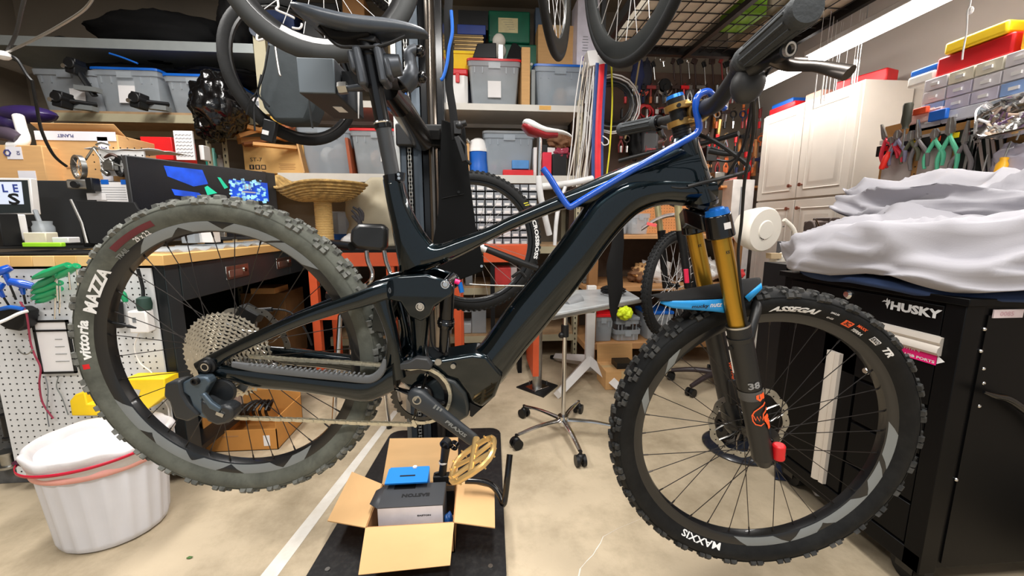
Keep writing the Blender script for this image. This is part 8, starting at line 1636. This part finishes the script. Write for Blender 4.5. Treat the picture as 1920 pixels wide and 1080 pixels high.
for k, (px0, py0, px1, py1, m_, lab) in enumerate(((928, 516, 958, 548, mat('coral_drawer', s(225, 70, 70), .45), 'coral red drawer box under the background handlebar'), (958, 516, 978, 548, mat('white_drawer', s(215, 205, 205), .45), 'white drawer box beside the coral one'), (872, 515, 886, 540, GREYP, 'grey plastic box beside the shock knob'), (862, 596, 884, 620, mat('silver_bin', s(165, 168, 170), .5), 'silver grey tub top behind the shock'), (884, 592, 912, 640, BIN2, 'clear upright box behind the shock'), (856, 622, 884, 640, mat('silver_bin', s(165, 168, 170), .5), 'silver grey tub lowest behind the shock'))):
    c_, w_, d_, h_ = box_at(px0, py0, px1, py1, 3.17, .2); zz = {0: .621, 1: .621, 2: .621, 3: .40, 4: .222, 5: .222}[k]; tag(MB().box((0, 0, h_ / 2), (w_, d_, h_)).obj('box', m_, None, loc=(c_[0], c_[1], zz), bev=.006), lab, 'box')
# ================================================================== FLOOR THINGS
# waste bin with liner
wb = thing('waste_bin', 'ribbed white plastic waste bin with a red drawstring liner, lower left', 'bin', (-1.355, 1.42, 0)); RBIN = mat('white_bin_plastic', s(214, 215, 222), .45, var=.02)
def rb_(z, r, n=120, amp=.0045): return [((r + amp * max(-.3, math.cos(2 * PI * i / n * 20)) ) * math.cos(2 * PI * i / n) * 1.04, (r + amp * max(-.3, math.cos(2 * PI * i / n * 20))) * math.sin(2 * PI * i / n) * .93, z) for i in range(n)]
MB().rings([rb_(.002, .136, amp=0), rb_(.010, .146, amp=.001), rb_(.03, .149), rb_(.30, .170), rb_(.315, .173, amp=0), rb_(.33, .177, amp=0), rb_(.335, .177, amp=0), rb_(.335, .170, amp=0)]).obj('bin_body', RBIN, wb, ang=60)
LIN = mat('white_liner', s(206, 202, 203), .5, var=.03, bump=.25, scale=14); 
def lr(z, r, a_, sd): return [((r + a_ * noise3(math.cos(2 * PI * i / 90) * 3, math.sin(2 * PI * i / 90) * 3, z * 14 + sd)) * math.cos(2 * PI * i / 90) * 1.04, (r + a_ * noise3(math.cos(2 * PI * i / 90) * 3, math.sin(2 * PI * i / 90) * 3, z * 14 + sd)) * math.sin(2 * PI * i / 90) * .93, z + a_ * 1.2 * noise3(math.cos(2 * PI * i / 90) * 2, math.sin(2 * PI * i / 90) * 2, sd)) for i in range(90)]
MB().rings([lr(.292, .176, .004, 1), lr(.31, .184, .006, 1), lr(.335, .196, .014, 2), lr(.36, .198, .018, 3), lr(.372, .186, .018, 4), lr(.355, .168, .016, 5), lr(.30, .155, .02, 6), lr(.24, .13, .025, 7), lr(.22, .06, .03, 8), lr(.22, .005, 0, 8)], caps=False).obj('liner', LIN, wb, ang=180, sub=1)
lumpbag((.02, .02, .24), (.11, .095, .06), LIN, 'rubbish', '', '', 101, .55, 46, 28, 2.6, par=wb)
def band(z, r, h, m_, nm, a0, a1, dz=0):
    def g(u, v): a = R_(a0 + (a1 - a0) * u); return (r * math.cos(a) * 1.04, r * math.sin(a) * .93, z + h * (v - .5) + dz * (u - .5))
    MB().grid(g, 40, 2).obj(nm, m_, wb, solid=.002)
band(.296, .1795, .024, mat('salmon_band', s(238, 170, 160), .5), 'liner_band', 175, 365, 0); band(.330, .203, .010, mat('crimson_drawstring', s(190, 10, 50), .4), 'drawstring', 200, 340, .03)
MB().sphere((-.180, -.085, .322), 1, 10, 6, (.022, .02, .01)).obj('drawstring_knot', mat('dark_knot', s(60, 20, 40), .4), wb)
# open carton on the stand plate
X0, X1, Y0, Y1, Z0, H = -.385, -.098, 1.185, 1.405, .0135, .112
cb = thing('cardboard_box', 'open brown carton on the stand plate, its four flaps folded outward', 'box', ((X0 + X1) / 2, (Y0 + Y1) / 2, Z0)); co_ = np.array(cb.location); w_, d_ = X1 - X0, Y1 - Y0; T = .004
MB().box2((-w_ / 2, -d_ / 2, 0), (w_ / 2, -d_ / 2 + T, H)).box2((-w_ / 2, d_ / 2 - T, 0), (w_ / 2, d_ / 2, H)).box2((-w_ / 2, -d_ / 2, 0), (-w_ / 2 + T, d_ / 2, H)).box2((w_ / 2 - T, -d_ / 2, 0), (w_ / 2, d_ / 2, H)).box2((-w_ / 2, -d_ / 2, 0), (w_ / 2, d_ / 2, T)).obj('carton', CARDD, cb)
CARDL = mat('carton_flap', s(214, 172, 120), .85, var=.05, scale=5, stretch=(1, 1, 6))
def flap(a, b_, c, d): 
    v = [np.array(p) for p in (a, b_, c, d)]; n_ = nrm(np.cross(v[1] - v[0], v[2] - v[0])) * .0018
    MB().add([p + n_ for p in v] + [p - n_ for p in v], [(0, 1, 2, 3), (7, 6, 5, 4), (0, 4, 5, 1), (1, 5, 6, 2), (2, 6, 7, 3), (3, 7, 4, 0)]).obj('flap', CARDL, cb)
zf = lambda px, py, z: at(px, py, z=z + Z0) - co_
flap((-w_ / 2, -d_ / 2, H), (w_ / 2, -d_ / 2, H), zf(844, 1060, .055), zf(672, 1078, .06))
flap((-w_ / 2, d_ / 2, H), (-w_ / 2, -d_ / 2, H), zf(614, 977, .085), zf(660, 885, .10))
flap((w_ / 2, -d_ / 2, H), (w_ / 2, d_ / 2, H), zf(927, 917, .10), zf(928, 990, .10))
fy = at(735, 822, y=1.47) - co_; flap((w_ / 2, d_ / 2, H), (-w_ / 2, d_ / 2, H), at(731, 822, y=1.49) - co_, at(859, 820, y=1.49) - co_)
ea = thing('product_box', 'dark grey product box with white front standing in the open carton', 'box', (-.245, 1.275, Z0 + .005)); eh = .150; ew, ed = .215, .12
MB().box((0, 0, eh / 2), (ew, ed, eh)).obj('box', mat('white_box_board', s(225, 222, 228), .5), ea, bev=.001); GLID = mat('graphite_lid', s(62, 64, 68), .5, var=.04)
MB().box((0, 0, eh + .001), (ew, ed, .003)).box((ew / 2 + .001, 0, eh * .5), (.002, ed, eh)).box((-.03, ed / 2 + .001, eh * .5), (.1, .002, eh)).obj('lid', GLID, ea); MB().add([(-ew / 2, -ed / 2, eh), (-ew / 2, ed / 2, eh), (-ew / 2 - .03, ed * .35, eh - .006), (-ew / 2 - .035, -ed * .2, eh - .008)], [(0, 1, 2, 3)]).obj('tuck_flap', GLID, ea, solid=.0015)
MB().box((-.035, ed / 2 - .014, eh + .003), (.075, .03, .001)).obj('window', BLACKM, ea)
text('EASTON', INK, ea, plane_fn((.01, -.005, eh + .0035), (-1, 0, 0), (0, -1, 0)), .018, .095, bold=.05); text('EASTON', INK, ea, plane_fn((.045, -ed / 2 - .001, eh * .78), (1, 0, 0), (0, 0, 1)), .006, .045, bold=.05)
bb = thing('product_box', 'bright blue carton with a black slot, behind the grey-lidded box', 'box', (-.275, 1.375, Z0 + .005)); MB().box((0, -.0, .09), (.145, .045, .18), ry(.0)).obj('box', mat('bright_blue_carton', s(20, 130, 220), .5, var=.02), bb, bev=.002)
MB().box((.0, -.028, .176), (.15, .075, .006), rx(.12)).obj('lid', mat('bright_blue_carton', s(20, 130, 220), .5), bb); MB().box((.0, -.032, .1795), (.055, .005, .002), rx(.12)).obj('slot', INK, bb); MB().cyl((.02, .01, .183), (.02, .01, .188), .008).obj('white_seal', PAPER, bb)
sm_ = thing('stem_part', 'black bicycle stem with two clamp rings standing in the carton', 'bike part', (-.125, 1.37, Z0 + .005)); f_ = lambda px, py, y=1.36: at(px, py, y=y) - np.array(sm_.location)
MB().tube([f_(829, 893), f_(832, 868), f_(836, 838)], [.015, .014, .017], n=14).obj('stem_body', BLACK, sm_); MB().lathe([(.013, -.012), (.019, -.012), (.019, .012), (.013, .012)], o=f_(836, 831), ax=(.5, 1, .2), n=20, closedprof=True).obj('clamp_ring', BLACK, sm_); MB().lathe([(.012, -.008), (.017, -.008), (.017, .008), (.012, .008)], o=f_(852, 835), ax=(.5, 1, .2), n=20, closedprof=True).obj('clamp_ring', GLOSSBLK, sm_)
MB().box(f_(828, 896), (.06, .03, .03)).cyl(f_(838, 890), f_(846, 905), .012).cyl(f_(815, 888), f_(832, 884), .005).obj('bolt_block', BLACK, sm_, bev=.003); MB().lathe([(.0155, 0), (.0165, .004), (.0155, .008)], o=f_(831, 868), ax=(0, 0, 1), n=14).obj('white_ring', WHITEP, sm_)
MB().box((0, 0, .05), (.03, .03, .10)).obj('shaft', BLACK, sm_)
single(MB().tube([at(872, 901, y=1.33), at(905, 903, y=1.33), at(925, 912, y=1.32), at(938, 930, y=1.30), at(944, 945, y=1.28), at(948, 925, y=1.29), at(952, 890, y=1.30), at(956, 852, y=1.33)], .0115, n=12, smooth=4), 'bent_tube', GLOSSBLK, 'bent glossy black tube hooked over the right carton flap', 'tube')
lumpbag((-.122, 1.24, Z0 + .055), (.018, .03, .05), mat('blue_black_wrap', s(20, 70, 130), .35), 'wrap', 'dark blue wrapped part beside the grey-lidded box in the carton', 'part', 111, .3, 20, 14)
# leaf, casters, scraps
lf = at(355, 1046, z=.002); single(MB().add([lf + np.array([-.010, 0, 0]), lf + [-.004, .005, .002], lf + [.004, .005, .001], lf + [.012, .001, .003], lf + [.004, -.005, .001], lf + [-.005, -.004, .002]], [(0, 1, 2, 3, 4, 5)]), 'leaf', mat('green_leaf', s(70, 110, 50), .6), 'small green leaf on the concrete at lower left', 'leaf', solid=.001)
single(MB().box(at(1544, 925, z=.012), (.07, .035, .02), rz(-.4)), 'white_block', WHITEP, 'small white plastic block on the floor by the chest base', 'block', bev=.006)
single(MB().grid(lambda u, v: at(1452 + 70 * u, 868 + 30 * v + 10 * u, z=.006 + .006 * noise3(u * 4, v * 4)), 10, 6), 'cloth', mat('navy_cloth', s(30, 40, 66), .85), 'flat navy cloth on the floor beside the chest base', 'cloth', solid=.004)
# things under the workbench seen through the rear wheel
t = thing('cardboard_box', 'open brown carton with black cables inside, under the far end of the workbench', 'box', tuple(at(450, 850, z=0) + [0, .16, 0])); w_, d_, h_ = .34, .28, .20
MB().box2((-w_ / 2, -d_ / 2, 0), (w_ / 2, -d_ / 2 + T, h_ * .55)).box2((-w_ / 2, d_ / 2 - T, 0), (w_ / 2, d_ / 2, h_)).box2((-w_ / 2, -d_ / 2, 0), (-w_ / 2 + T, d_ / 2, h_)).box2((w_ / 2 - T, -d_ / 2, 0), (w_ / 2, d_ / 2, h_ * .8)).box2((-w_ / 2, -d_ / 2, 0), (w_ / 2, d_ / 2, T)).obj('carton', mat('amber_carton', s(190, 132, 64), .8, var=.06), t)
MB().box((-.02, d_ / 2 + .03, h_ + .03), (.3, .004, .09), rx(-.6)).obj('flap', mat('amber_carton', s(190, 132, 64), .8), t); MB().box((.12, -d_ / 2 - .001, .05), (.03, .001, .055)).obj('label_sticker', PAPER, t); MB().box((-.05, -d_ / 2 - .001, .08), (.08, .001, .006)).obj('print_line', CARDD, t)
for k in range(5): MB().tube([(-.06 + .03 * k, 0, .10), (-.04 + .03 * k, -.05, .17), (.0 + .02 * k, .02, .19), (.04, .05, .12)], .007, smooth=4, n=6).obj('cable', BLACK, t)
sb_ = single(MB().lathe([(0, 0), (.08, 0), (.10, .05), (.105, .055), (.098, .05), (.078, .006), (0, .006)], o=at(540, 738, y=2.3) * [1, 1, 0] + [0, 0, .126], n=36), 'bowl', CHROME, 'polished steel bowl seen through the rear wheel', 'bowl')
sb_.location = (-1.36, 2.62, .1255)
tag(MB().box((0, 0, .13), (.08, .30, .26)).obj('clear_box', BIN2, None, loc=(-1.36, 2.28, .126), bev=.004), 'clear plastic box on the lower bench shelf through the rear wheel', 'box')
tag(MB().box((0, 0, .25), (.30, .30, .50)).obj('speaker_box', mat('brown_particle', s(120, 84, 46), .8, var=.12), None, loc=(-1.55, 3.05, .126), bev=.003), 'brown board box on the lower bench shelf beyond the cassette', 'box')
tag(MB().box((0, 0, .02), (.16, .2, .04)).obj('wood_block', WPL, None, loc=(-1.52, 2.95, .6275), bev=.002), 'pine block on the brown board box under the bench', 'wood')
